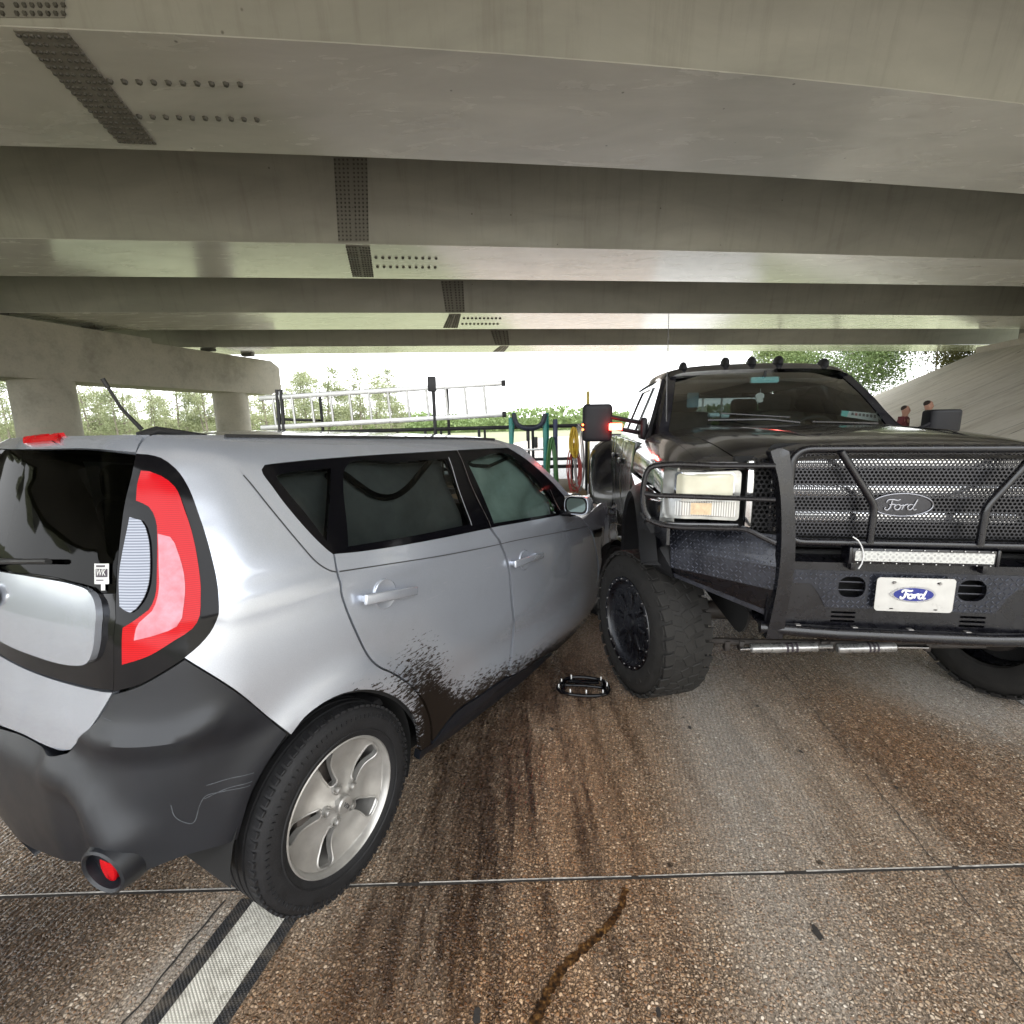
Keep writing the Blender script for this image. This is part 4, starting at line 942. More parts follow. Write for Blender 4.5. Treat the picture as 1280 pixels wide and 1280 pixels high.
# cabin: seats, floor, headlining
mb = MB(); 
for x in (1.25, .35):
    for y in (-.38, .38):
        mb.merge(box((x, y, .72), (.5, .5, .18), .06, mat=M_interior, seg=3)); mb.merge(box((x-.28, y, 1.02), (.16, .48, .6), .07, Matrix.Rotation(-.2, 3, 'Y'), mat=M_interior, seg=3)); mb.merge(box((x-.36, y, 1.38), (.1, .26, .16), .045, mat=M_interior, seg=3))
mb.build('seats', M_interior, car)
mb = MB(); mb.merge(box((1.0, 0, .5), (2.6, 1.5, .04), .01, mat=M_interior)); mb.merge(box((.6, 0, 1.50), (1.7, 1.1, .03), .01, mat=M_interior)); mb.merge(box((2.05, 0, .92), (.35, 1.4, .3), .08, mat=M_interior, seg=3)); mb.merge(box((-.28, 0, .8), (.04, 1.2, .55), .01, mat=M_interior)); mb.build('cabin_lining', M_interior, car)
# windscreen and bonnet
def S3(u, v): return Vector(bodyS(*uvS(u, v)))
pil = [S3(*p) for p in ((646, 556.5), (668, 574), (694, 599), (712, 619))]
pil = [Vector(bodyS(hdr[0]-.12, VT))]+pil
mb = MB(); vs = []; nj = 14
for p in pil:
    for j in range(nj+1):
        t = -1+2*j/nj; vs.append((p.x+.16*(1-t*t), t*abs(p.y), p.z+.028*(1-t*t)*.6))
mb.add(vs, [[i*(nj+1)+j, i*(nj+1)+j+1, (i+1)*(nj+1)+j+1, (i+1)*(nj+1)+j] for i in range(len(pil)-1) for j in range(nj)], M_fglass); mb.build('windscreen', M_fglass, car)
base = pil[-1]; xh0 = base.x; zh0 = base.z-.0
print('car cowl', base)
def hood(p, q, cr=1.0):
    # p 0..1 front to back of bonnet, q -1..1 across
    x = xh0+.02+p*1.12; z = zh0-.02-.10*p-.10*p*p+.035*(1-q*q); y = q*(.80-.05*p-.12*p*p)
    cmp = max(0, p-.25)
    z += cr*cmp*(.11*math.sin(q*5+1.5)*math.sin(p*9)+.05*mnoise.noise(Vector((p*6, q*5, 2))))+cr*.05*max(0, -q-.3)*math.sin(p*7)
    return (x, y, z)
mb = MB(); vs = [hood(i/26, -1+2*j/24) for i in range(27) for j in range(25)]; mb.add(vs, [[i*25+j, (i+1)*25+j, (i+1)*25+j+1, i*25+j+1] for i in range(26) for j in range(24)], M_sil); mb.build('bonnet', M_sil, car, ang=50)
# front wing, crumpled, with a dark vent badge
wing = Q(('s', uvS(728, 649)[0]+.01, uvS(728, 649)[1], 1), (740, 665), (747.5, 700), (749.5, 747), (748, 772), (743.5, 783, 1), ('s', 2.86, .06, 1), ('s', 2.90, .45), ('s', 3.05, .66), ('s', 3.28, .73), ('s', 3.5, .62, 1), ('s', 3.78, .60, 1), ('s', 3.76, .82), ('s', 3.66, .93, 1), ('s', 3.3, 1.0), ('s', 2.95, 1.05))
def wingS(a, v):
    p = list(bodyS(a, v)); 
    if a > 2.85: k_ = min(1, (a-2.85)/.5); p[1] += k_*(.03*math.sin(a*17+v*9)+.02*mnoise.noise(Vector((a*9, v*9, 1)))); p[2] += k_*.03*math.sin(a*11)
    return tuple(p)
both('front_wing', panel(wing, wingS, .03, .015, (), M_sil, flip=FL))
vb = Q((741, 663, 1), (752, 660, 1), (751, 668), (743, 671.5, 1)); SP(vb, M_blk, .006, .02, off=.006).build('side_vent', M_blk, car)
mb = MB()
mb.merge(box((xh0+.6, 0, .55), (1.0, 1.15, .6), .1, mat=M_dark, seg=3)); mb.merge(box((xh0+1.12, 0, .45), (.16, 1.3, .4), .07, mat=M_plas, seg=3)); mb.build('front_bumper', None, car)
# pushed-up headlamp and bent trim beside the truck door
hp = CP.ax(757, 636, 1, -.80)
fl = MB()
for k, (pts, r) in enumerate((( [(742, 628), (752, 631), (764, 636), (769, 641)], .010), ([(742, 634), (755, 641), (768, 643)], .008), ([(745, 640), (757, 644), (770, 648)], .006), ([(758, 655), (768, 653), (776, 656)], .006))):
    fl.merge(tube([CP.ax(u, v, 1, -.80-.01*k) for u, v in pts], r, 8, M_chr if k != 2 else M_sil))
fl.merge(box(Vector(hp)+Vector((0, .05, -.02)), (.3, .1, .1), .035, Matrix.Rotation(.3, 3, 'Y'), M_alloy, 3)); fl.build('broken_headlamp', None, car)
# door mirror
def mirror():
    c = Vector(CP.ax(722.5, 631.5, 1, -.98)); m = MB(); bm = bmesh.new(); bmesh.ops.create_uvsphere(bm, u_segments=28, v_segments=18, radius=1)
    for v in bm.verts:
        p = v.co; q = [math.copysign(abs(t)**.62, t) for t in p]; v.co = Vector((q[0]*.085+(0.03 if q[0] > 0 else 0)*abs(q[1]), q[1]*.115, q[2]*.082))
        if v.co.x < -.045: v.co.x = -.045
    bm.verts.index_update(); m.add([c+v.co for v in bm.verts], [[v.index for v in f.verts] for f in bm.faces], M_sil); bm.free()
    m.merge(tube([c+Vector((.02, .08, -.04)), c+Vector((.05, .16, -.06))], .03, 10, M_blk)); return m, c
m_, c_ = mirror(); MS = .74; M_mg = simple('grey green mirror glass', (.10, .13, .12), .05, metal=.6, var=0)
g_ = panel(rrect(0, 0, .17, .115, .04), lambda p, q: c_+Vector((-.048, p, q+.005)), .05, .003, (), M_mg, flip=True); rim_ = panel(rrect(0, 0, .20, .145, .05), lambda p, q: c_+Vector((-.0465, p, q+.003)), .05, .006, (rrect(0, .002, .17, .115, .04),), M_blk, flip=True)
for q_ in (m_, g_, rim_): q_.v = [tuple(c_+(Vector(p)-c_)*MS) for p in q_.v]
m_.merge(box(c_+Vector((.01, .07, -.05)), (.09, .10, .05), .02, None, M_blk, 3))
for kx in (1, -1):
    a_ = (m_ if kx == 1 else m_.mirrored()).build('door_mirror', None, car); (g_ if kx == 1 else g_.mirrored()).build('mirror_glass', M_mg, a_); (rim_ if kx == 1 else rim_.mirrored()).build('mirror_rim', M_blk, a_)
# handles
def handle(cu, cv, l, r, rad, door_lbl):
    c = uvS(cu, cv); C = Vector(bodyS(*c)); A_ = Vector(bodyS(*uvS(*l))); B_ = Vector(bodyS(*uvS(*r))); m = MB()
    n = Vector((0, -1, .05)).normalized(); ex = (B_-A_).normalized(); ez = n.cross(ex)*-1
    # dished cup behind the bar
    Mc = Matrix((( ex.x, n.x, ez.x, C.x), (ex.y, n.y, ez.y, C.y), (ex.z, n.z, ez.z, C.z), (0, 0, 0, 1)))
    m.merge(fixnormals(lathe([(rad+.003, -.01), (rad, .0035), (rad-.003, .0052), (rad-.006, .0048), (rad*.7, .0030), (0.001, .0022)], 40, Mc, M_sil)))
    ln = (B_-A_).length; cc = (A_+B_)/2+n*.030
    bb = box((0, 0, 0), (ln, .016, .040), .0075, None, M_sil, 4)
    bb.v = [(x, y-.008*(2*x/ln)**2*-1 if False else y-.010*(1-(2*x/ln)**2)*-1, z*(1-.12*(x/ln+.5))) for x, y, z in bb.v]
    Mh = Matrix(((ex.x, n.x, ez.x, cc.x), (ex.y, n.y, ez.y, cc.y), (ex.z, n.z, ez.z, cc.z), (0, 0, 0, 1)))
    m.merge(fixnormals(bb.xf(Mh)))
    for e_ in (-.42, .42): m.merge(fixnormals(box((e_*ln, -.018, 0), (.02, .03, .024), .004, None, M_sil, 2).xf(Mh)))
    return m
both('door_handle', handle(481, 742.5, (448, 749), (514, 737), .056, '')); both('door_handle', handle(655.5, 700, (637, 705), (673, 693), .056, ''))
# badge, wiper, sticker, aerial
c = Vector(bodyS(*uvS(1, 742))); M_badge = simple('dark chrome badge', (.12, .12, .13), .2, metal=.8, var=0)
bz = MB(); bz.merge(panel(ellipse(0, 0, .062, .036, 36), lambda p, q: c+Vector((-.022, -p, q)), .02, .006, (ellipse(0, 0, .053, .028, 36),), M_chr, flip=True)); bz.merge(panel(ellipse(0, 0, .053, .028, 36), lambda p, q: c+Vector((-.020, -p, q)), .03, .002, (), M_badge, flip=True))
bz.merge(text_mb('KI\u039b', .042, c+Vector((-.0235, 0, 0)), (0, -1, 0), (0, 0, 1), M_chr, .001)); bz.build('tailgate_badge', None, car)
wp = [uvS(u, v) for u, v in ((-30, 700), (0, 698), (30, 699), (72, 701))]
joined_ = MB(); P = [Vector(bodyS(*p))+Vector((-.018, -.004, 0)) for p in wp]; joined_.merge(tube(P, .006, 8, M_rub)); joined_.merge(tube([P[0]+Vector((0, 0, -.03)), P[1]+Vector((-.01, 0, -.005)), P[3]+Vector((-.004, 0, .004))], .008, 8, M_rub)); joined_.build('rear_wiper', M_rub, car)
M_white = simple('white sticker', (.62, .62, .60), .5, var=.06); M_ink = simple('dark print', (.05, .04, .05), .5, var=0)
def stick(u0, u1, v0, v1, mat, off, nm, par):
    return SP(Q((u0, v0, 1), (u1, v0, 1), (u1, v1, 1), (u0, v1, 1), step=.01), mat, .0005, .02, off=off)
st = MB(); st.merge(stick(119.5, 137.5, 704.5, 730, M_white, .003, '', None)); st.merge(stick(121.5, 136, 711, 721.5, M_ink, .0036, '', None)); st.merge(stick(128, 133, 730, 738, M_white, .0032, '', None)); st.merge(stick(122, 133, 706.5, 709, M_ink, .0036, '', None)); st.merge(stick(122, 131, 724.5, 726, M_ink, .0036, '', None))
pc = Vector(bodyS(*uvS(128.5, 716))); nx = (Vector(bodyS(*uvS(134, 716)))-Vector(bodyS(*uvS(123, 716)))).normalized(); nz = (Vector(bodyS(*uvS(128.5, 712)))-Vector(bodyS(*uvS(128.5, 720)))).normalized(); nn = nx.cross(nz)
st.merge(text_mb('WK', .024, pc+nn*.0045, nx, nz, M_white, .0003)); st.build('window_sticker', None, car)
ar = Vector(CP.ax(173, 541, 1, -.42)); at_ = Vector(CP.ax(128, 473, 1, -.42)); tp_ = at_
base_ = ar+Vector((0, 0, -.01))
an = MB(); an.merge(tube([base_, base_+Vector((.05, 0, .018)), base_+Vector((.20, 0, .004))], [.013, .013, .005], 10, M_rub)); an.merge(tube([base_+Vector((.01, 0, .02)), base_.lerp(tp_, .5), tp_], [.007, .005, .0045], 8, M_rub)); an.merge(tube([base_.lerp(tp_, .85), tp_], .0065, 8, M_rub)); an.build('roof_aerial', M_rub, car)
# roof rail seam strip
both('roof_moulding', tube([Vector(bodyS(a, 1.585))+Vector((0, 0, .004)) for a in np.linspace(.0, a1, 24)], .006, 6, M_rub))
# wheels
M_cal = simple('rusty brake iron', (.075, .065, .058), .6, metal=.3, var=.3, vscale=30)
def car_wheel():
    root = empty('wheel', (0, 0, 0)); root.parent = car
    R, Wd = .333, .215; y0 = -Wd/2
    prof = [(.222, -.100), (.232, -.107), (.262, -.1155), (.300, -.112), (.320, -.098), (.3285, -.088)]
    tp = [(.3285, -.088), (.3315, -.070)]
    for g in (-.052, -.018, .018, .052): tp += [(.333, g-.006), (.325, g-.0045), (.325, g+.0045), (.333, g+.006)]
    tp += [(.3315, .070), (.3285, .088)]
    back = [(r, -y) for r, y in prof[::-1]]
    mb = lathe(prof[:-1]+tp+back[1:], 96, None, M_tire)
    # sipes cut as raised shoulder blocks
    for i in range(72):
        a = 2*PI*i/72
        for s in (-1, 1):
            Mx = Matrix.Rotation(a, 4, 'Y')
            mb.merge(box((0, s*.083, .3275), (.020, .030, .010), .002, Matrix.Rotation(.16*s, 3, 'Z'), M_tire, 1).xf(Mx))
    for i in range(90):
        a = 2*PI*i/90; mb.merge(box((0, -.1145, .298), (.003, .004, .012), 0, None, M_tire, 1).xf(Matrix.Rotation(a, 4, 'Y')))
    mb.merge(lathe([(.246, -.1135), (.250, -.117), (.254, -.1140)], 96, None, M_tire))
    mb.build('tyre', M_tire, root)
    rim = MB()
    rim.merge(lathe([(.212, -.080), (.216, -.100), (.2225, -.1065), (.227, -.104), (.224, -.092), (.205, -.07), (.200, .05), (.205, .09)], 96, None, M_alloy))
    # face with five windows
    def face(p, q):
        r = math.hypot(p, q); y = -.088+.030*math.exp(-((r-.135)/.07)**2)*1-.012*math.exp(-(r/.03)**2)
        return (p, y+.004*math.cos(5*math.atan2(q, p)+.6), q)
    def slot(k):
        a0 = R_(90+12+72*k); ol = []
        pl = [(.080, -.015), (.080, .015), (.10, .020), (.150, .027), (.192, .036), (.205, .026), (.207, .0), (.203, -.024), (.190, -.032), (.15, -.022), (.10, -.017)]
        for x_, y_ in pl:
            yy = y_+(x_-.08)*.04
            ol.append((np.array((x_*math.cos(a0)-yy*math.sin(a0), x_*math.sin(a0)+yy*math.cos(a0))), False))
        return spl(ol, .006)
    ol = ellipse(0, 0, .216, .216, 96)
    rim.merge(panel(ol, face, .012, .022, [slot(k) for k in range(5)], M_alloy, flip=False))
    # raised spoke edges following each window
    for k in range(5):
        s = slot(k); rim.merge(tube([Vector(face(*p))+Vector((0, -.001, 0)) for p in s], .0035, 6, M_alloy, closed=True))
    rim.build('rim', M_alloy, root)
    h = MB(); h.merge(lathe([(.031, -.085), (.031, -.108), (.027, -.113), (.0, -.114)], 36, None, M_alloy)); h.merge(text_mb('KI\u039b', .020, (0, -.1150, 0), (1, 0, .0), (0, 0, 1), M_badge, .0006)); h.xf(Matrix.Rotation(R_(-125), 4, 'Y')).build('hub_cap', None, root)
    for k in range(5):
        a = R_(90+12+36+72*k-36); x_, z_ = .060*math.cos(a), .060*math.sin(a)
        n_ = lathe([(.019, -.066), (.018, -.090), (.016, -.086), (.0105, -.072), (.0105, -.098), (.0085, -.101), (0, -.101)], 12, Matrix.Translation((x_, 0, z_)), M_alloy)
        o_ = n_.build('wheel_nut', M_alloy, root)
    d = MB(); d.merge(lathe([(.0, -.02), (.135, -.02), (.135, .0), (.0, .0)], 48, None, M_cal)); d.merge(lathe([(.06, -.045), (.06, -.02)], 24, None, M_cal)); d.merge(lathe([(.075, -.05), (.0, -.05)], 24, None, M_alloy)); d.merge(lathe([(.0, .03), (.2, .03)], 40, None, M_dark)); d.build('brake_disc', None, root)
    c = box((-.115, -.015, .0), (.06, .06, .12), .015, None, M_cal).build('brake_caliper', M_cal, root)
    return root
wh = car_wheel(); wh.location = (0.0, -.79, .326); wh.scale = (.98, .98, .98)
def cpw(src, loc, rz=0, rx=0):
    c = copy_tree(src, src.parent); c.location = loc; c.rotation_euler = (rx, 0, rz); return c
cpw(wh, (3.02, -.77, .333), R_(-14)); cpw(wh, (0, .785, .333), PI); cpw(wh, (3.02, .77, .333), PI-R_(14))
# ------------------------------------------------------------------ the black lifted pickup
TP = Pose(1.795, 2.764, -97.96, 0, -.97, .45)
truck = empty('pickup_truck', tuple(TP.t), TP.e, label='black lifted crew-cab pickup with a tubular grille guard, facing the viewer', cat='truck')
XF = .786
def blackpaint():
    m, nt, b = new_mat('black truck paint'); tc = N(nt, 'ShaderNodeTexCoord')
    n = N(nt, 'ShaderNodeTexNoise', i_Scale=7., i_Detail=8., i_Roughness=.7); L(nt, tc.outputs['Object'], n.inputs['Vector'])
    L(nt, ramp(nt, n.outputs[0], [(.4, (.006, .006, .009)), (.75, (.030, .030, .034))]).outputs[0], b.inputs['Base Color'])
    L(nt, ramp(nt, n.outputs[0], [(.35, .10), (.75, .32)]).outputs[0], b.inputs['Roughness']); b.inputs['Coat Weight'].default_value = .6; b.inputs['Coat Roughness'].default_value = .05; return m
M_bp = blackpaint()
M_bar = simple('satin black powder coat', (.004, .004, .006), .28, var=.3, vscale=18, coat=.15, rvar=.1)
M_dia = simple('black diamond plate', (.022, .024, .032), .24, metal=.35, var=.3, vscale=12, coat=.2)
M_lug = simple('worn diamond tread', (.10, .108, .135), .26, metal=.5, var=.35, vscale=30)
M_mtex = simple('textured black plastic', (.008, .008, .009), .6, spec=.35, bump=.2, bscale=500)
M_tglass = glass('windscreen glass', (.62, .68, .65), refl=.38); M_sglass = glass('side window glass', (.55, .60, .58)); M_bglass = glass('dark back glass', (.10, .12, .12))
M_cabin = simple('charcoal cabin trim', (.016, .016, .017), .8); M_seat = simple('dark seat cloth', (.030, .028, .027), .9, bump=.2, bscale=200)
M_mirplas = simple('mirror housing plastic', (.010, .010, .012), .5, spec=.25, var=.15)
M_orange = simple('amber lens', (.60, .44, .27), .15, coat=1, var=.2, vscale=60)
M_hl, nt, b = new_mat('yellowed headlamp lens'); tc = N(nt, 'ShaderNodeTexCoord'); b.inputs['Roughness'].default_value = .2; b.inputs['Coat Weight'].default_value = .8
wv = N(nt, 'ShaderNodeTexNoise', i_Scale=9., i_Detail=5.); L(nt, tc.outputs['Object'], wv.inputs[0]); L(nt, ramp(nt, wv.outputs[0], [(.3, (.46, .44, .33)), (.7, (.62, .60, .47))]).outputs[0], b.inputs['Base Color'])
M_hb = simple('cloudy headlamp bezel', (.50, .50, .47), .16, metal=.6, coat=.6, var=.2, vscale=20)
M_flute, nt, b = new_mat('fluted clear lens'); tc = N(nt, 'ShaderNodeTexCoord'); b.inputs['Roughness'].default_value = .1; b.inputs['Metallic'].default_value = .4; b.inputs['Coat Weight'].default_value = .8
wv = N(nt, 'ShaderNodeTexWave', i_Scale=30.); wv.bands_direction = 'Y'; L(nt, tc.outputs['Object'], wv.inputs[0]); L(nt, ramp(nt, wv.outputs[0], [(0, (.30, .29, .27)), (1, (.80, .79, .74))]).outputs[0], b.inputs['Base Color'])
def X_(u, v, x): return Vector(TP.ax(u, v, 0, x))
def tb(name, mb, mat=None, parent=None, mir=False, mname=None, smooth=True):
    par = parent or truck
    a = mb.build(name, mat, par, smooth=smooth)
    if mir: return a, mb.mirrored().build(mname or name, mat, par, smooth=smooth)
    return a
def sym(mb): m = MB(); m.merge(mb); m.merge(mb.mirrored()); return m
# --- sheet metal ahead of the doors: lofted bonnet and wings
def lam(a, b, t): return a+(b-a)*t
SEC = {  # x: half section (y, z) from the centreline outwards and down
 .74: [(0, 1.405), (.25, 1.405), (.45, 1.40), (.56, 1.385), (.66, 1.36), (.76, 1.345), (.86, 1.33), (.93, 1.28), (.965, 1.20)],
 .70: [(0, 1.455), (.25, 1.452), (.45, 1.44), (.57, 1.415), (.68, 1.375), (.79, 1.355), (.89, 1.335), (.955, 1.28), (.985, 1.19)],
 .55: [(0, 1.487), (.25, 1.483), (.45, 1.472), (.58, 1.447), (.70, 1.408), (.81, 1.392), (.91, 1.36), (.985, 1.29), (1.005, 1.18)],
 .2: [(0, 1.520), (.25, 1.516), (.46, 1.507), (.60, 1.488), (.72, 1.455), (.82, 1.44), (.93, 1.39), (.995, 1.31), (1.01, 1.18)],
 -.3: [(0, 1.540), (.25, 1.538), (.47, 1.530), (.62, 1.517), (.74, 1.49), (.84, 1.472), (.94, 1.41), (1.0, 1.32), (1.012, 1.18)],
 -.82: [(0, 1.545), (.25, 1.543), (.47, 1.536), (.62, 1.525), (.75, 1.505), (.85, 1.485), (.945, 1.42), (1.0, 1.33), (1.012, 1.18)]}
def loft(sec, lo, hi, mat, nx=6, th=None):
    ks = sorted(sec); xs = []; 
    fy = [hermite([(k, sec[k][i][0]) for k in ks]) for i in range(len(sec[ks[0]]))]; fz = [hermite([(k, sec[k][i][1]) for k in ks]) for i in range(len(sec[ks[0]]))]
    n = 24; X = [ks[0]+(ks[-1]-ks[0])*(1-(1-i/n)**1.6) for i in range(n+1)]
    vs = []; m = 3
    idx = np.arange(lo, hi+1e-6, 1/m)
    for x in X:
        pts = [((fy[i](x), fz[i](x)), False) for i in range(len(fy))]
        yy = hermite([(i, p[0][0]) for i, p in enumerate(pts)]); zz = hermite([(i, p[0][1]) for i, p in enumerate(pts)])
        for t in idx: vs.append((x-(.13*max(0, (yy(t)-.5)/.5)**1.5*max(0, min(1, (x-.1)/.6)) if x > .1 else 0), -yy(t), zz(t)))
    k = len(idx)
    return MB().add(vs, [[i*k+j, i*k+j+1, (i+1)*k+j+1, (i+1)*k+j] for i in range(n) for j in range(k-1)], mat)
hd = loft(SEC, 0, 4.0, M_bp); tb('bonnet', sym(hd)); tb('front_wing', loft(SEC, 4.06, 8, M_bp), mir=True)
# hollow scoop crease and centre crease, washers
tb('bonnet_crease', sym(tube([(.70, -.30, 1.452), (.3, -.36, 1.5125), (-.3, -.43, 1.5345), (-.8, -.46, 1.539)], .004, 6, M_bp)))
# side body surface
def sideT(x, z):
    y = 1.005+.012*math.sin((z-.75)*4)-.05*max(0, z-1.25)*2
    if x > .3: y -= .05*((x-.3)/.45)**2
    if x < .8: y += .030*math.exp(-((math.hypot(x+.02, z-.60)-.60)/.05)**2)
    return (x, -y, z)
def cut(cx, cz, r, a0, a1, n=26): return [(cx+r*math.cos(R_(a0+(a1-a0)*i/n)), cz+r*math.sin(R_(a0+(a1-a0)*i/n))) for i in range(n+1)]
_a = Vector(sideT(0, 1)); _n = (Vector(sideT(.01, 1))-_a).cross(Vector(sideT(0, 1.01))-_a); FT = _n.y > 0
def TPn(ol, mat, th=.015, grid=.08, holes=(), fm=sideT, off=0.): return panel(ol, fm, grid, th, holes, mat, flip=FT, off=off)
fw = [(.60, 1.19), (.60, .98)]+cut(-.02, .56, .58, 38, 195, 30)+[(-.60, .62), (-.86, .62), (-.86, 1.19)]
tb('front_wing_side', TPn(fw, M_bp), mir=True)
flr = []
for i in range(31):
    a = R_(30+(200-30)*i/30); flr.append((-.02+.585*math.cos(a), .56+.585*math.sin(a)))
mb = MB(); vs = []
for p in flr:
    q = Vector(sideT(*p)); d = Vector((p[0]+.02, 0, p[1]-.56)).normalized(); vs += [q+d*.07, q+d*.045+Vector((0, -.05, 0)), q+d*.01+Vector((0, -.075, 0)), q-d*.02+Vector((0, -.06, 0)), q-d*.02+Vector((0, .1, 0))]
mb.add(vs, [[5*i+j, 5*i+j+1, 5*i+5+j+1, 5*i+5+j] for i in range(30) for j in range(4)], M_mtex); tb('wheel_arch_flare', fixnormals(mb), mir=True)
# doors, cab sides, bed
def door(x0, x1, name):
    a, b_ = tb(name, TPn([(x1, .66), (x0, .66), (x0, 1.42), (x1, 1.42)], M_bp), mir=True)
    for s, o in ((-1, a), (1, b_)): box((x0+.14 if x1 > x0 else 0, s*1.04, 1.22), (.17, .03, .05), .012, None, M_bar).build('door_handle', M_bar, o)
door(-1.86, -.875, 'front_door'); door(-2.74, -1.875, 'rear_door')
tb('cab_corner', TPn([(-2.755, .66), (-3.10, .66), (-3.10, 1.42), (-2.755, 1.42)], M_bp), mir=True)
bedz = 1.40
bedo = [(-3.14, .68), (-3.55, .68)]+cut(-4.02, .58, .52, 12, 168, 24)[:]+[(-5.45, .68), (-5.45, bedz), (-3.14, bedz)]
tb('bed_side', TPn(bedo, M_bp), mir=True)
# wide rear wing bulging over the twin rear wheels
def dual(u, w_):
    a = R_(-8+196*u); r = .50+.30*w_; y = 1.0+.27*math.sin(min(1, (1-w_)*1.35)*PI/2)
    return (-4.02+r*math.cos(a)*1.08, -y, .58+r*math.sin(a)*1.02)
vs = [dual(i/36, j/8) for i in range(37) for j in range(9)]
mb = MB().add(vs, [[i*9+j, (i+1)*9+j, (i+1)*9+j+1, i*9+j+1] for i in range(36) for j in range(8)], M_bp); vs = []
for i in range(37):
    p = Vector(dual(i/36, 0)); vs += [p, p+Vector((0, .28, 0))]
mb.add(vs, [[2*i, 2*i+1, 2*i+3, 2*i+2] for i in range(36)], M_dark); tb('rear_wing', mb, mir=True)
box_ = MB(); box_.merge(box((-4.3, 0, .95), (2.3, 1.9, .04), .005, mat=M_dark)); box_.merge(box((-3.16, 0, 1.15), (.04, 1.94, .5), .005, mat=M_bp)); box_.merge(box((-5.46, 0, 1.10), (.05, 1.96, .6), .02, mat=M_bp)); tb('cargo_bed', box_)
# cab greenhouse
WB = [(-.84, 0, 1.52), (-.80, -.45, 1.508), (-.86, -.80, 1.475)]      # windscreen base, centre out
WT = [(-1.34, 0, 1.965), (-1.36, -.40, 1.958), (-1.40, -.665, 1.93)]
def ws(s, t): # s 0..1 across half, t 0..1 up
    def q(P, s): a, b, c = map(Vector, P); f = [hermite([(0, P[0][k]), (.55, P[1][k]), (1, P[2][k])]) for k in range(3)]; return Vector((f[0](s), f[1](s), f[2](s)))
    return q(WB, s).lerp(q(WT, s), t)+Vector((.05, 0, .02))*math.sin(PI*t)*.6
nj, ni = 12, 10
def wsgrid(s0, s1, t0, t1, mat, off=0):
    vs = [ws(s0+(s1-s0)*j/nj, t0+(t1-t0)*i/ni)+Vector((off, 0, off)) for i in range(ni+1) for j in range(nj+1)]
    return MB().add(vs, [[i*(nj+1)+j, i*(nj+1)+j+1, (i+1)*(nj+1)+j+1, (i+1)*(nj+1)+j] for i in range(ni) for j in range(nj)], mat)
tb('windscreen', sym(wsgrid(0, .98, .0, .97, M_tglass)))
rf = []
ROOF = {-1.36: [(0, 1.985), (.3, 1.982), (.55, 1.97), (.66, 1.94), (.70, 1.90)], -1.5: [(0, 2.045), (.3, 2.04), (.56, 2.02), (.68, 1.985), (.735, 1.92)], -2.2: [(0, 2.075), (.3, 2.07), (.57, 2.045), (.70, 2.005), (.755, 1.93)], -2.95: [(0, 2.06), (.3, 2.055), (.57, 2.03), (.70, 1.99), (.755, 1.92)], -3.06: [(0, 2.02), (.3, 2.015), (.56, 1.99), (.68, 1.96), (.73, 1.91)]}
tb('roof', sym(loft(ROOF, 0, 4, M_bp)))
# pillars
def pillar(pts, w_, d_, mat=M_bp): return tube(pts, [w_]*len(pts), 8, mat)
ap = [ws(1, t)+Vector((-.01, -.012, 0)) for t in (0, .25, .5, .75, 1)]
a_m = MB(); vs = []
for p in ap: vs += [p+Vector((.02, .05, .01)), p+Vector((.01, -.015, .015)), p+Vector((-.07, -.04, 0)), p+Vector((-.07, .01, -.01))]
a_m.add(vs, [[4*i+j, 4*i+(j+1) % 4, 4*i+4+(j+1) % 4, 4*i+4+j] for i in range(4) for j in range(4)], M_bp); fixnormals(a_m)
def ghs(x, z): y = lam(.93, .735, min(1, max(0, (z-1.42)/(1.92-1.42)))); return (x, -y, z)
gh = [(-.80, 1.41), (-.92, 1.50), (-1.02, 1.56), (-1.42, 1.925), (-1.6, 1.945), (-2.95, 1.945), (-3.10, 1.80), (-3.10, 1.41)]
w1 = [(-1.14, 1.475), (-1.17, 1.56), (-1.48, 1.86), (-1.86, 1.885), (-1.86, 1.475)]; w2 = [(-1.96, 1.475), (-1.96, 1.885), (-2.66, 1.885), (-2.70, 1.80), (-2.70, 1.475)]; w0 = [(-.98, 1.475), (-1.10, 1.475), (-1.12, 1.60), (-1.02, 1.535)]
def gpanel(ol, mat, th, holes=(), off=0.): return panel([tuple(p) for p in ol], ghs, .12, th, holes, mat, flip=FT, off=off)
tb('cab_side', a_m.merge(gpanel(gh, M_bp, .03, (w1, w2, w0))), mir=True)
for w_ in (w0, w1, w2): tb('side_window', gpanel(w_, M_sglass, .003, (), -.012), mir=True)
mb = MB(); mb.merge(box((-3.09, 0, 1.62), (.03, 1.7, .46), .01, mat=M_bp)) if False else None
rw = MB(); rw.merge(panel([(-.86, 1.41), (.86, 1.41), (.735, 1.92), (-.735, 1.92)], lambda p, q: (-3.09, p, q), .2, .02, ([(-.66, 1.5), (.66, 1.5), (.60, 1.84), (-.60, 1.84)],), M_bp)); tb('cab_back', rw); tb('rear_window', panel([(-.66, 1.5), (.66, 1.5), (.60, 1.84), (-.60, 1.84)], lambda p, q: (-3.095, p, q), .3, .003, (), M_bglass))
cab = MB(); cab.merge(box((-1.95, 0, .72), (2.3, 1.85, .06), .01, mat=M_cabin)); cab.merge(box((-1.02, 0, 1.27), (.42, 1.60, .34), .09, mat=M_cabin, seg=3)); cab.merge(box((-2.2, 0, 1.90), (1.5, 1.3, .03), .01, mat=M_cabin)); cab.merge(box((-.85, 0, 1.1), (.05, 1.7, .6), .01, mat=M_dark)); tb('cabin_lining', cab)
st = MB()
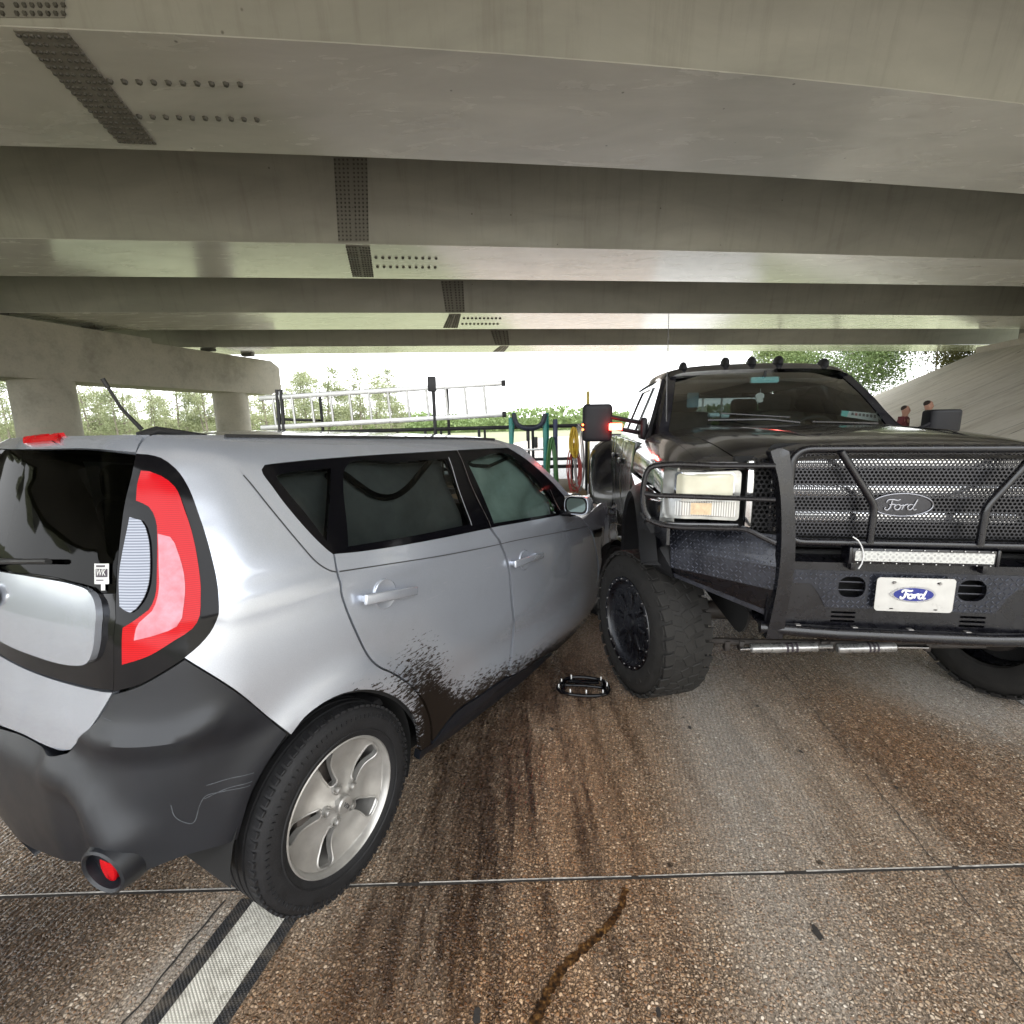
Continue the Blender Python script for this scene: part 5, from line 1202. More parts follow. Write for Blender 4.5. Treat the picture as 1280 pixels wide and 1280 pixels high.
for x in (-1.75, -2.65):
    for y in (-.42, .42): st.merge(box((x, y, 1.0), (.5, .55, .2), .06, mat=M_seat, seg=3)); st.merge(box((x-.28, y, 1.36), (.17, .52, .62), .07, Matrix.Rotation(-.18, 3, 'Y'), M_seat, 3)); st.merge(box((x-.36, y, 1.74), (.11, .28, .17), .05, None, M_seat, 3))
tb('seats', st)
sw = MB(); sw.merge(tube([Vector((-1.30, .42, 1.42))+Vector((.07*math.cos(a), .19*math.sin(a), .18*math.cos(a))) for a in np.linspace(0, 2*PI, 28)[:-1]], .014, 8, M_cabin, closed=True)); tb('steering_wheel', sw)
# rear-view mirror, air freshener, dash clutter
def wsu(u, v, d=.05): # point just behind the windscreen on a sight line
    return Vector(TP.ax(u, v, 0, -1.15-d))
rm = MB(); c = X_(955, 475, -1.30); rm.merge(box(c, (.03, .24, .06), .018, None, M_cabin, 3)); rm.merge(tube([c, c+Vector((.02, 0, .07))], .012, 8, M_cabin)); rmo = tb('rear_view_mirror', rm)
tealm = simple('teal tinted mirror glass', (.10, .24, .26), .15, metal=.5); panel(rrect(0, 0, .21, .045, .012), lambda p, q: c+Vector((.0165, p, q)), .05, .001, (), tealm).build('mirror_glass', tealm, rmo)
whp = simple('pale card', (.42, .44, .45), .7)
fr = MB(); c2 = X_(950, 497, -1.27)
fr.merge(panel(ellipse(0, .012, .034, .026, 20), lambda p, q: c2+Vector((.0, p, q)), .03, .006, (), whp, back=True)); fr.merge(panel(ellipse(0, -.022, .026, .017, 16), lambda p, q: c2+Vector((.0015, p, q)), .03, .006, (), whp, back=True)); fr.merge(tube([c2+Vector((0, 0, .03)), c2+Vector((0, 0, .07))], .002, 6, whp)); tb('hanging_air_freshener', fr)
pl = MB(); pc0, pc1, pc2, pc3 = [X_(u, v, -1.05) for u, v in ((1052, 513), (1098, 517), (1098, 527), (1051, 520))]
def bil(a, b, c, d): return lambda p, q: a.lerp(b, p).lerp(d.lerp(c, p), q)
bf = bil(pc0, pc1, pc2, pc3); tealc = simple('teal card', (.12, .38, .37), .6)
pl.merge(panel([(0, 0), (1, 0), (1, 1), (0, 1)], bf, .5, .003, (), whp, flip=True)); pl.merge(panel([(0, 0.02), (.2, .02), (.16, .98), (0, .98)], lambda p, q: bf(p, q)+Vector((.002, 0, 0)), .5, .001, (), tealc, flip=True))
for i in range(7): pl.merge(panel([(.27+.1*i, .2), (.33+.1*i, .2), (.33+.1*i, .6), (.27+.1*i, .6)], lambda p, q: bf(p, q)+Vector((.003, 0, 0)), .5, .001, (), simple('placard print', (.25, .03, .04) if i % 2 else (.04, .04, .05), .6, var=0) if i < 2 else M_ink, flip=True))
tb('dashboard_placard', pl, smooth=False)
cl = MB(); 
for (u, v, w_) in ((892, 519, .05), (905, 520, .04)): cl.merge(box(X_(u, v, -1.0), (.08, w_*1.6, .035), .015, None, simple('pale blue cloth', (.30, .42, .46), .8), 3))
tb('dashboard_litter', cl)
cd_ = X_(866, 500, -1.75); tb('sun_card', panel(rrect(0, 0, .10, .13, .01), lambda p, q: cd_+Vector((0, p, q)), .1, .003, (), simple('blue grey card', (.10, .20, .25), .6)))
wp_ = MB(); wp_.merge(tube([X_(885, 525, -.84), X_(960, 524, -.80)+Vector((.02, 0, .0)), X_(1000, 528, -.78)], .009, 6, M_bar)); wp_.merge(tube([X_(900, 520, -.88)+Vector((.02, 0, .02)), X_(985, 525, -.84)+Vector((.02, 0, .02))], .006, 6, M_bar)); wp_.merge(tube([X_(1015, 527, -.82), X_(1095, 529, -.86)+Vector((.02, 0, 0))], .008, 6, M_bar)); tb('wiper', wp_)
# roof clearance lamps
for y in (-.55, -.21, 0, .21, .56):
    z = 2.02 if abs(y) > .3 else 2.05
    mb = MB(); vs = []; c = Vector((-1.50, y, z)); bm = bmesh.new(); bmesh.ops.create_uvsphere(bm, u_segments=16, v_segments=10, radius=1)
    for v in bm.verts: v.co = Vector((v.co.x*.085-.02, v.co.y*.032, max(-.02, v.co.z*.052)))
    bm.verts.index_update(); mb.add([c+v.co for v in bm.verts], [[v.index for v in f.verts] for f in bm.faces], M_mtex); bm.free(); tb('clearance_lamp', mb)
# tow mirrors with marker lamps
M_redlit = simple('lit red marker', (.8, .02, .02), .3, var=0, emis=(1, .03, .02), estr=9); M_hot = simple('lit marker core', (1, .8, .75), .3, var=0, emis=(1, .35, .3), estr=14)
M_orlit = simple('lit amber marker', (.8, .12, .03), .3, var=0, emis=(1, .12, .03), estr=2.5)
def towmirror(s, quad, xm):
    P = [Vector(TP.ax(u, v, 0, xm)) for u, v in quad]; c = sum(P, Vector())/4; w_ = (P[1]-P[0]).length; h = (P[3]-P[0]).length
    bm = bmesh.new(); bmesh.ops.create_cube(bm, size=1); bmesh.ops.bevel(bm, geom=bm.edges[:], offset=.16, segments=5, profile=.6, affect='EDGES')
    mb = MB(); bm.verts.index_update(); mb.add([c+Vector((v.co.x*.11-.03+(-.03*(2*v.co.y)**2), v.co.y*w_*1.02, v.co.z*h*1.02)) for v in bm.verts], [[v.index for v in f.verts] for f in bm.faces], M_mirplas); bm.free()
    o = tb('tow_mirror', mb); j = Vector((-1.08, s*.93, 1.50))
    e = c-Vector((0, s*w_*.45, 0))
    a = MB()
    if s > 0: j = Vector((-1.08, .93, 1.43))
    for dz in ((-.035, .045) if s < 0 else (-.05, -.02)): a.merge(tube([e+Vector((-.02, 0, dz)), j+Vector((0, 0, dz+.02))], .017, 8, M_mirplas))
    a.merge(box(j+Vector((.0, -s*.01, .02 if s < 0 else -.02)), (.22, .05, .17 if s < 0 else .10), .03, None, M_mirplas, 3)); a.build('mirror_arm', M_mirplas, o)
    g = panel(rrect(0, 0, w_*.8, h*.8, .03), lambda p, q: c+Vector((-.10, p, q)), .2, .003, (), M_chr, flip=True); g.build('mirror_glass', M_chr, o)
    return o, c, e, j
mo, mc, me_, mj = towmirror(-1, ((728, 505), (765, 506), (765, 552), (729, 551)), -1.0)
lm = MB(); q0 = X_(761, 534, -.93); q1 = X_(778, 533, -.93); lm.merge(box((q0+q1)/2, (.02, (q1-q0).length, .055), .01, None, M_redlit, 2)); lo = lm.build('marker_lamp', M_redlit, mo)
box((q0+q1)/2+Vector((.012, .01, -.0)), (.006, (q1-q0).length*.6, .03), .003, None, M_hot, 2).build('lamp_core', M_hot, lo)
for v in (531, 537): box(X_(728.5, v, -.97), (.012, .016, .016), .005, None, M_orlit, 2).build('marker_lamp', M_orlit, mo)
towmirror(1, ((1164, 511), (1203, 513), (1203, 541), (1164, 539)), -1.0)
# whip aerial on the wing
tb('aerial', tube([X_(833, 527, -.62), X_(834, 470, -.62), X_(836, 392, -.62)], [.005, .003, .002], 6, M_bar))
# --- grille: perforated mesh over chrome bars
XG = .70
M_mesh = simple('perforated grey mesh', (.045, .045, .05), .34, metal=.5, var=.2)
gy0, gy1, gz0, gz1 = -.545, .545, 1.075, 1.425
def hexmesh(poly, fm, p_, t_, depth, mat):
    mb = MB(); xs = [q[0] for q in poly]; ys = [q[1] for q in poly]; r = p_/math.sqrt(3); j = 0; y = min(ys)
    while y < max(ys):
        x = min(xs)+(p_/2 if j % 2 else 0)
        while x < max(xs):
            if pip((x, y), poly):
                vs = []
                for rr, dd in ((r, 0), (r*t_, 0), (r*t_, depth)):
                    for k in range(6): a = R_(30+60*k); q = Vector(fm(x+rr*math.cos(a), y+rr*math.sin(a))); vs.append(q-Vector((dd, 0, 0)))
                mb.add(vs, [[k, (k+1) % 6, 6+(k+1) % 6, 6+k] for k in range(6)]+[[6+k, 6+(k+1) % 6, 12+(k+1) % 6, 12+k] for k in range(6)], mat)
            x += p_
        y += p_*math.sqrt(3)/2; j += 1
    return mb
gm = hexmesh(rrect(0, (gz0+gz1)/2, gy1-gy0, gz1-gz0, .05), lambda p, q: (XG+.028, p, q), .0165, .70, .003, M_mesh); go = gm.build('grille_mesh', M_mesh, truck, smooth=False)
gb = MB()
for z in (1.385, 1.265, 1.150): gb.merge(box((XG-.012, 0, z), (.05, 1.04, .056), .012, None, M_chr, 3))
for y in (-.52, .52): gb.merge(box((XG-.02, y, 1.26), (.05, .05, .34), .014, None, M_chr, 3))
gb.build('grille_bars', M_chr, truck); tb('grille_cavity', panel(rrect(0, 1.255, 1.15, .42, .05), lambda p, q: (XG-.09, p, q), .3, .002, (), M_dark)); 
hz = [hexmesh([(s*.60-.05, 1.09), (s*.60+.055, 1.09), (s*.60+.055, 1.41), (s*.60-.05, 1.41)], lambda p, q: (XG-.0, p, q), .022, .70, .008, M_mtex) for s in (-1, 1)]
for h in hz: h.build('side_vent_mesh', M_mtex, truck, smooth=False)
# oval badge written as strokes
def script_ford(c, ex, ey, H, mat, r=.06):
    "the four cursive letters as rounded strokes, H tall"
    S_ = [
     [(-1.62, .30), (-1.50, .52), (-1.10, .56), (-.70, .50), (-.48, .60)],
     [(-1.15, .52), (-1.20, .15), (-1.30, -.22), (-1.52, -.42), (-1.72, -.32), (-1.66, -.14)],
     [(-1.35, .08), (-1.05, .12), (-.86, .10)],
     [(-.62, .12), (-.86, .02), (-.90, -.24), (-.70, -.38), (-.46, -.26), (-.42, .0), (-.62, .12), (-.40, .02), (-.16, .10)],
     [(-.16, .10), (-.20, -.16), (-.28, -.36)], [(-.18, -.05), (.0, .10), (.16, .14), (.22, .02)],
     [(.62, .10), (.36, .12), (.20, -.08), (.26, -.34), (.48, -.34), (.64, -.12)],
     [(.96, .62), (.80, .20), (.66, -.20), (.74, -.38), (.94, -.30)]]
    m = MB(); o, ex, ey = frame3(c, ex, ey); ez = ex.cross(ey)
    for s in S_:
        P = spl([(np.array(p), False) for p in s], .06, False); k = len(P)
        t = tube([o+ex*(p[0]*H)+ey*(p[1]*H)+ez*0 for p in P], [H*r*(1.0+.55*math.sin(PI*i/(k-1))) for i in range(k)], 8, mat)
        t.v = [tuple(Vector(v)-ez*((Vector(v)-o).dot(ez)*.7)) for v in t.v]; m.merge(t)
    return m
bc = Vector((XG+.034, X_(1127, 631, XG+.03).y, X_(1127, 631, XG+.03).z))
M_bdg = simple('tarnished badge chrome', (.26, .26, .28), .3, metal=.8, var=.2); mb = MB(); mb.merge(tube([bc+Vector((0, .118*math.cos(a), .048*math.sin(a))) for a in np.linspace(0, 2*PI, 48)[:-1]], .003, 8, M_bdg, closed=True)); mb.merge(panel(ellipse(0, 0, .112, .044, 36), lambda p, q: bc+Vector((-.002, p, q)), .05, .002, (), M_mesh)); mb.merge(script_ford(bc+Vector((.003, .012, -.004)), (0, 1, 0), (0, 0, 1), .046, M_bdg, .045)); mb.build('grille_badge', None, truck)
# --- headlamps
XH = .715
def headlamp(m):
    pass
hp = [X_(u, v, XH) for u, v in ((834, 588), (922, 586), (922, 650), (832, 643))]
hy0, hy1 = -1.01, hp[1].y; hz0, hz1 = hp[2].z, hp[1].z
def HF(bow=0): return lambda p, q: Vector((XH-.22*max(0, (-p-.95))/.15*.55-.0, p, q))
def hpanel(u0, v0, u1, v1, r, off, mat, th=.01, bow=0):
    a, b_ = X_(u0, v0, XH), X_(u1, v1, XH)
    ol = rrect((a.y+b_.y)/2, (a.z+b_.z)/2, abs(b_.y-a.y), abs(a.z-b_.z), r)
    return panel(ol, lambda p, q: HF()(p, q)+Vector((bow*(1-((p-(a.y+b_.y)/2)/(abs(b_.y-a.y)/2))**2), 0, 0)), .011, th, (), mat, flip=False, off=0)
def shiftx(mb, d): mb.v = [(x+d, y, z) for x, y, z in mb.v]; return mb
_t = hpanel(840, 590, 922, 650, .02, 0, M_hb)
for s in (1, -1):
    f = (lambda m: m) if s == 1 else (lambda m: m.mirrored())
    o = f(shiftx(hpanel(833, 588, 923, 651, .018, 0, M_hb, .06), .0)).build('headlamp', M_hb, truck)
    f(shiftx(hpanel(845, 590, 917, 622, .018, 0, M_chr, .01), .006)).build('lens_rim', M_chr, o)
    f(shiftx(hpanel(847, 592, 915, 620.5, .016, 0, M_hl, .01, .012), .010)).build('main_lens', M_hl, o)
    f(shiftx(hpanel(845, 626, 918, 646, .008, 0, M_flute, .01), .008)).build('lower_lens', M_flute, o)
    f(shiftx(hpanel(863, 628, 888, 643, .004, 0, M_orange, .004), .012)).build('turn_signal', M_orange, o)
    f(panel([(-1.03, 1.10), (-.985, 1.10), (-.975, 1.36), (-1.02, 1.36)], lambda p, q: Vector((XH-.06+(p+1.0)*1.8, p, q)), .03, .01, (), M_hb)).build('side_reflector', M_hb, o)
    m = MB(); m.merge(box((XH-.03, -.90, 1.375), (.06, .36, .03), .01, None, M_bp)); m.merge(box((XH-.03, -.86, 1.10), (.06, .32, .03), .01, None, M_bp)); m.merge(box((XH-.02, -.665, 1.245), (.05, .035, .30), .01, None, M_chr)); m.merge(box((XH-.09, -.62, 1.245), (.03, .2, .33), .01, None, M_dark)); m.merge(box((XH-.05, -.555, 1.245), (.05, .04, .34), .01, None, M_bp)); f(m).build('headlamp_surround', None, truck)
tb('front_panel', box((XH-.16, 0, 1.18), (.08, 1.3, .40), .02, None, M_dark))
# --- grille guard
def arcpath(pts, r=.05, k=5):
    "polyline with rounded corners"
    out = [Vector(pts[0])]
    for i in range(1, len(pts)-1):
        a, b_, c = Vector(pts[i-1]), Vector(pts[i]), Vector(pts[i+1]); d1 = (a-b_).normalized(); d2 = (c-b_).normalized(); rr = min(r, (a-b_).length*.45, (c-b_).length*.45)
        p0, p2 = b_+d1*rr, b_+d2*rr
        for j in range(k+1): t = j/k; out.append(p0.lerp(b_, t).lerp(b_.lerp(p2, t), t))
    out.append(Vector(pts[-1])); return out
XT = XF
zt = X_(1145, 561, XT).z; zb = X_(1135, 680, XT).z; yl = X_(986, 620, XT).y
gt = MB(); gt.merge(tube(arcpath([(XT, 0, zt), (XT, yl, zt), (XT, yl, zb), (XT, 0, zb)], .075, 7), .0165, 14, M_bar)); gt = sym(gt)
d0 = X_(1051, 565, XT+.012); d1 = X_(1093, 632, XT+.014); d2 = X_(1093, 677, XT+.012)
dg = tube(arcpath([(XT+.012, d0.y, zt-.01), (XT+.014, d1.y, d1.z), (XT+.012, d1.y, zb+.005)], .03), .0145, 12, M_bar); gt.merge(sym(dg)); tb('guard_hoop', gt)
up = [(962, 564), (974, 560), (985, 564), (989, 600), (991, 650), (990, 705), (984, 750), (977, 797), (956, 797), (964, 760), (971, 715), (974, 660), (971, 600)]
UP = spl([(X_(u, v, XT)[1:], i in (0, 2, 7, 8)) for i, (u, v) in enumerate(up)], .012)
def upf(p, q): return (XT+.012+.015*math.sin((q-.62)/.84*PI)-.05*max(0, 1.0-q)*0, p, q)
tb('guard_upright', panel(UP, upf, .03, .06, (), M_bar, back=True), mir=True)
lt = MB(); zl = X_(1130, 794, XT+.0).z
lt.merge(tube([(XT-.02, -.60, zl), (XT+.01, -.3, zl), (XT+.012, 0, zl), (XT+.01, .3, zl), (XT-.02, .60, zl)], .028, 16, M_bar))
for y in (-.45, -.22, 0, .22, .45): lt.merge(box((XT+.0, y, zl+.028), (.022, .022, .005), .002, None, M_steel))
tb('lower_bar', lt)
# headlamp hoops
def onwing(u, v, dx=0):   # plane slanting back along the wing
    return Vector(TP.plane(u, v, (XT+.01+dx, -.60, 1.2), (1, -.17, 0)))
bg_ = MB()
pA = [onwing(969, 582), onwing(900, 582), onwing(830, 581), onwing(812, 585), onwing(806, 598), onwing(806, 640), onwing(811, 649)]
bg_.merge(tube(spl([(np.array(p), i == 0) for i, p in enumerate(pA)], .02, False), .0125, 10, M_bar))
bg_.merge(tube([onwing(969, 624.5), onwing(900, 622), onwing(820, 619), onwing(806, 617)], .0115, 10, M_bar))
bg_.merge(tube(spl([(np.array(p), False) for p in [onwing(969, 679), onwing(950, 670), onwing(934, 662), (onwing(900, 660)), onwing(840, 658), onwing(824, 655), onwing(808, 648)]], .02, False), .0125, 10, M_bar))
bg_.merge(tube([onwing(808, 648, -.02), onwing(806, 652, -.15)], .01, 8, M_bar))
tb('headlamp_guard', bg_, mir=True)
# --- bumper: centre face with slots, diamond plate, wings
def lugs(poly, fm, sp=.026, mat=None, L_=.0105, W_=.0030, h=.0036, holes=(), outn=1):
    mb = MB(); xs = [q[0] for q in poly]; ys = [q[1] for q in poly]; j = 0; y = min(ys)+sp*.5; e = 1e-3
    while y < max(ys):
        i = 0; x = min(xs)+sp*.5
        while x < max(xs):
            a = R_(45 if (i+j) % 2 else -45); ca_, sa = math.cos(a), math.sin(a)
            ends = [(x+ca_*L_*s, y+sa*L_*s) for s in (-1, 1)]
            if all(pip(q, poly) for q in ends) and not any(pip(q, hh) for q in ends for hh in holes):
                c = Vector(fm(x, y)); dx = (Vector(fm(x+e, y))-c)/e; dy = (Vector(fm(x, y+e))-c)/e; n = dx.cross(dy).normalized()*outn
                u_ = dx*ca_+dy*sa; w_ = -dx*sa+dy*ca_
                vs = [c+u_*L_, c+w_*W_, c-u_*L_, c-w_*W_]+[c+u_*L_*.7+n*h, c+w_*W_*.5+n*h, c-u_*L_*.7+n*h, c-w_*W_*.5+n*h]
                mb.add(vs, [[0, 1, 5, 4], [1, 2, 6, 5], [2, 3, 7, 6], [3, 0, 4, 7], [4, 5, 6, 7]], M_lug)
            x += sp; i += 1
        y += sp; j += 1
    return mb
XB = XT-.03
def Bz(v): return X_(1144, v, XB).z
def By(u): return X_(u, 740, XB).y
ztop, zmid, zlow = Bz(706), Bz(766), Bz(786)
slotc = (By(1063.5), Bz(736)); slot1 = rrect(slotc[0], slotc[1], .108, .092, .038); slot2 = [(-p[0], p[1]) for p in slot1][::-1]
hookL = [(-.60, Bz(770)), (-.60, Bz(722)), (By(1000), Bz(722)), (By(1015), Bz(730)), (By(1020), Bz(745)), (By(1028), Bz(757)), (By(1018), Bz(766))]
cf = lambda p, q: (XB, p, q)
plateP = [(-.60, Bz(716)), (.60, Bz(716)), (.60, zmid), (By(1026), zmid)]
dp = [(-.574, Bz(716)), (-.574, Bz(733)), (By(1012), Bz(733)), (By(1022), Bz(745)), (By(1033), Bz(763)), (-By(1033), Bz(763)), (-By(1022), Bz(745)), (-By(1012), Bz(733)), (.574, Bz(733)), (.574, Bz(716))]
bp_m = panel(dp, lambda p, q: (XB+.004, p, q), .1, .006, (slot1, slot2), M_dia, flip=False); bp_m.merge(lugs(dp, lambda p, q: (XB+.004, p, q), .020, M_dia, holes=(slot1, slot2)))
tb('diamond_plate', bp_m, smooth=False)
v1 = [rrect(By(1057), Bz(v), .085, .008, .003, 2) for v in (764+4, 772, 777)]; v1 = [rrect(By(1057), z_, .10, .010, .004, 2) for z_ in (Bz(769), Bz(774.5), Bz(780))]; v2 = [[(-p[0], p[1]) for p in q][::-1] for q in v1]
hk = rrect(-.53+.0, Bz(742), .075, .095, .035); hk2 = [(-p[0], p[1]) for p in hk][::-1]
bf_ = panel([(-.575, zlow), (.575, zlow), (.575, ztop), (-.575, ztop)], cf, .1, .02, (slot1, slot2, hk, hk2, *v1, *v2), M_bar)
bf_.merge(panel([(-.575, 0), (.575, 0), (.575, .16), (-.575, .16)], lambda p, q: (XB-q, p, ztop+.001+q*.12), .1, .006, (), M_bar)); bf_.merge(box((XB-.12, 0, (ztop+zlow)/2), (.04, 1.1, ztop-zlow+.05), .004, None, M_dark)); bf_.merge(box((XB-.10, 0, zlow-.005), (.2, 1.2, .012), .002, None, M_bar)); tb('front_bumper', bf_)
for s in (-1, 1):
    for dz in (-.018, .018): tb('slot_bar', box((XB-.012, s*slotc[0], slotc[1]+dz), (.008, .11, .007), .002, None, M_dia))
th_ = MB()
for s in (-1, 1): th_.merge(tube([Vector((XB-.05, s*.53, Bz(742)))+Vector((0, .026*math.cos(a), .026*math.sin(a))) for a in np.linspace(0, 2*PI, 24)[:-1]], .009, 8, M_bar, closed=True))
tb('tow_hook', th_)
# wing: flat band of diamond plate between folded strips
wn = (1, -.62, 0)
def wpt(u, v, dx=0): return Vector(TP.plane(u, v, (XT-.04+dx, -.60, .9), wn))
def strip4(q, mat, lug=False, th=.008, sp=.020):
    P = [wpt(u, v, d) for u, v, d in q]; f = bil(*P)
    w_ = ((P[1]-P[0]).length+(P[2]-P[3]).length)/2; h = ((P[3]-P[0]).length+(P[2]-P[1]).length)/2
    fm = lambda p, q_: f(p/w_, 1-q_/h); m = panel([(0, 0), (w_, 0), (w_, h), (0, h)], fm, .08, th, (), mat)
    if lug: m.merge(lugs([(0, 0), (w_, 0), (w_, h), (0, h)], fm, sp, mat))
    return m
wg = MB()
wg.merge(strip4([(833, 655, -.06), (986, 670, -.06), (986, 711, 0), (838, 687, 0)], M_dia, True))
wg.merge(strip4([(838, 687, 0), (986, 711, 0), (986, 742, 0), (838, 709, 0)], M_dia, True))
wg.merge(strip4([(838, 709, 0), (986, 742, 0), (972, 768, -.03), (841, 716, -.03)], M_bar))
wg.merge(strip4([(841, 716, -.03), (966, 766, -.03), (962, 771, -.03), (844, 722, -.03)], M_dia, True, sp=.014))
tb('bumper_wing', wg, mir=True, smooth=False)
# return of the wing to the wheel arch
P = [X_(799, 640, .40), wpt(833, 655, -.06), wpt(838, 709, 0), wpt(842, 723, -.03), X_(824, 715, .36), X_(798, 688, .36)]
P = [Vector(p) for p in P]
wr = MB().add(P, [[0, 1, 2, 5], [5, 2, 3, 4]], M_mtex); Pb = [p+Vector((-.01, .01, 0)) for p in P]; wr.add(Pb, [[0, 5, 2, 1], [5, 4, 3, 2]], M_mtex); tb('bumper_return', wr, mir=True, smooth=False)
inn = MB(); inn.merge(box((.10, -.78, 1.0), (.3, .16, .2), .05, None, M_dark, 3)); tb('inner_wing', inn, mir=True)
# light bar
lb0 = X_(1060, 697, XT-.005); lb1 = X_(1239, 695, XT-.005); lz = (lb0.z+lb1.z)/2+.006; ly = (lb0.y+lb1.y)/2; lw = lb1.y-lb0.y
lo = MB(); lo.merge(box((XT-.01, ly, lz), (.07, lw, .066), .006, None, M_bar)); 
for i in range(11):
    for dz in (-.029, .029): bolt((XT+.026, ly-lw*.46+lw*.92*i/10, lz+dz), (1, 0, 0), .0032, .003, lo, M_chr)
for s in (-1, 1): lo.merge(box((XT-.01, ly+s*(lw/2+.006), lz), (.075, .014, .072), .006, None, M_bar)); lo.merge(box((XT-.01, ly+s*(lw/2-.02), lz-.05), (.03, .02, .04), .003, None, M_bar))
lbo = tb('light_bar', lo)
M_led, nt, b = new_mat('led reflector lens'); tc = N(nt, 'ShaderNodeTexCoord'); vo = N(nt, 'ShaderNodeTexVoronoi', i_Scale=42., i_Randomness=0.15); L(nt, tc.outputs['Object'], vo.inputs[0]); L(nt, ramp(nt, vo.outputs['Distance'], [(.1, (.30, .30, .29)), (.5, (.55, .55, .52)), (.75, (.14, .14, .14))]).outputs[0], b.inputs['Base Color']); b.inputs['Roughness'].default_value = .15; b.inputs['Coat Weight'].default_value = .8
panel(rrect(0, 0, lw*.96, .043, .003), lambda p, q: (XT+.028, ly+p, lz+q), .1, .003, (), M_led).build('lens', M_led, lbo)
zp = MB(); zp.merge(tube(spl([(np.array(X_(u, v, XT+.034)), False) for u, v in ((1066, 671), (1073, 676), (1079, 690), (1077, 705), (1073, 711))], .01, False), .0028, 6, simple('white cable tie', (.6, .6, .6), .5, var=.05))); zp.build('cable_tie', None, lbo)
# licence plate
pc = [X_(u, v, XT+.0) for u, v in ((1096, 720.5), (1193.5, 723), (1189.5, 767), (1095, 764))]; c = sum(pc, Vector())/4; ex = (pc[1]-pc[0]).normalized(); ey = Vector((0, 0, 1)); ey = (ey-ex*ey.dot(ex)).normalized(); ez = ex.cross(ey)
M_pl = simple('off-white plate enamel', (.50, .49, .46), .35, var=.07, vscale=20)
plate = MB(); hol = [ellipse(sx*.085, .055, .008, .004, 10) for sx in (-1, 1)]+[rrect(sx*.085, -.062, .016, .005, .002, 2) for sx in (-1, 1)]
plate.merge(panel(rrect(0, 0, .302, .148, .014), lambda p, q: c+ex*p+ey*q+ez*.006*math.cos(p*9), .05, .0035, hol, M_pl)); po_ = tb('number_plate', plate)
for sx in (-1, 1): bm_ = MB(); bolt(c+ex*sx*.088+ey*.054+ez*.007, ez, .006, .004, bm_, M_steel, 8); bm_.build('plate_screw', M_steel, po_)
M_blue = simple('deep blue enamel', (.010, .020, .19), .25, coat=.5, var=.1); M_silv = simple('silver print', (.42, .42, .44), .3, metal=.6, var=.1); M_wht = simple('white print', (.72, .72, .72), .4, var=0)
oc = c+ex*-.008+ey*.004+ez*.0068
bd = MB(); OV = ellipse(0, 0, .080, .030, 40)+[]
sil_ = [(-.094, 0), (-.07, .021), (-.04, .031), (0, .035), (.045, .031), (.075, .018), (.086, 0), (.075, -.018), (.045, -.031), (0, -.035), (-.04, -.031), (-.07, -.021)]
bd.merge(panel(spl([(np.array(p), i == 0) for i, p in enumerate(sil_)], .008), lambda p, q: oc+ex*p+ey*q, .05, .001, (), M_silv)); bd.merge(panel(ellipse(0, 0, .077, .0285, 40), lambda p, q: oc+ex*p+ey*q+ez*.0008, .05, .0008, (), M_blue))
bd.merge(script_ford(oc+ez*.0022+ex*.012-ey*.003, ex, ey, .0365, M_wht, .085)); bd.build('plate_badge', None, po_)
# --- axle, steering dampers, springs
M_axle = simple('rusty oily axle black', (.025, .020, .017), .6, var=.5, vscale=15, bump=.3, bscale=40)
M_damp = simple('scuffed silver damper', (.42, .42, .41), .3, metal=.7, var=.35, vscale=25)
def AX(u, v, x=.30): return Vector(TP.ax(u, v, 0, x))
ax = MB(); ax.merge(tube([(0, -.85, .44), (0, .85, .44)], .055, 16, M_axle)); bm = bmesh.new(); bmesh.ops.create_uvsphere(bm, u_segments=20, v_segments=12, radius=.17); bm.verts.index_update(); ax.add([v.co+Vector((.02, .2, .44)) for v in bm.verts], [[v.index for v in f.verts] for f in bm.faces], M_axle); bm.free()
for s in (-1, 1): ax.merge(box((0, s*.80, .44), (.12, .1, .3), .03, None, M_axle, 3)); ax.merge(box((-.1, s*.48, .66), (1.3, .07, .05), .01, None, M_axle)); ax.merge(tube([(.05, s*.55, .5), (.02, s*.5, 1.1)], .03, 10, M_axle)); ax.merge(box((.0, s*.42, .80), (1.5, .08, .16), .02, None, M_dark))
ax.merge(box((-1.5, 0, .68), (3.6, .9, .12), .03, None, M_dark)); tb('front_axle', ax)
tr_ = MB(); tr_.merge(tube([AX(880, 800), AX(920, 802), AX(1000, 803), AX(1168, 806), AX(1230, 806)], .018, 10, M_axle)); 
for u in (908, 926, 1027, 1038, 1157): tr_.merge(box(AX(u, 806), (.05, .03, .06), .008, None, M_axle))
tb('tie_rod', tr_)
for (u0, u1, w0_, nm) in ((938, 1022, 0, 0), (1046, 1119, 0, 0)):
    m = MB(); a, b_ = AX(u0, 810.5, .33), AX(u1, 808.5, .33); m.merge(tube([a, a.lerp(b_, .02), a.lerp(b_, .98), b_], [.020, .025, .025, .020], 18, M_damp)); o = tb('steering_damper', m)
    r0, r1 = (AX(925, 811, .33), a) if u0 < 1000 else (b_, AX(1160, 809, .33)); tube([r0, r1], .009, 10, M_chr).build('piston_rod', M_chr, o)
    if u0 < 1000: tube([b_, AX(1040, 808, .33)], .012, 10, M_damp).build('piston_rod', M_damp, o)
    # worn dark lettering band on the tube
    for k in range(3): tube([a.lerp(b_, .52+.07*k), a.lerp(b_, .555+.07*k)], .0256, 18, M_ink, caps=False).build('worn_decal', M_ink, o)
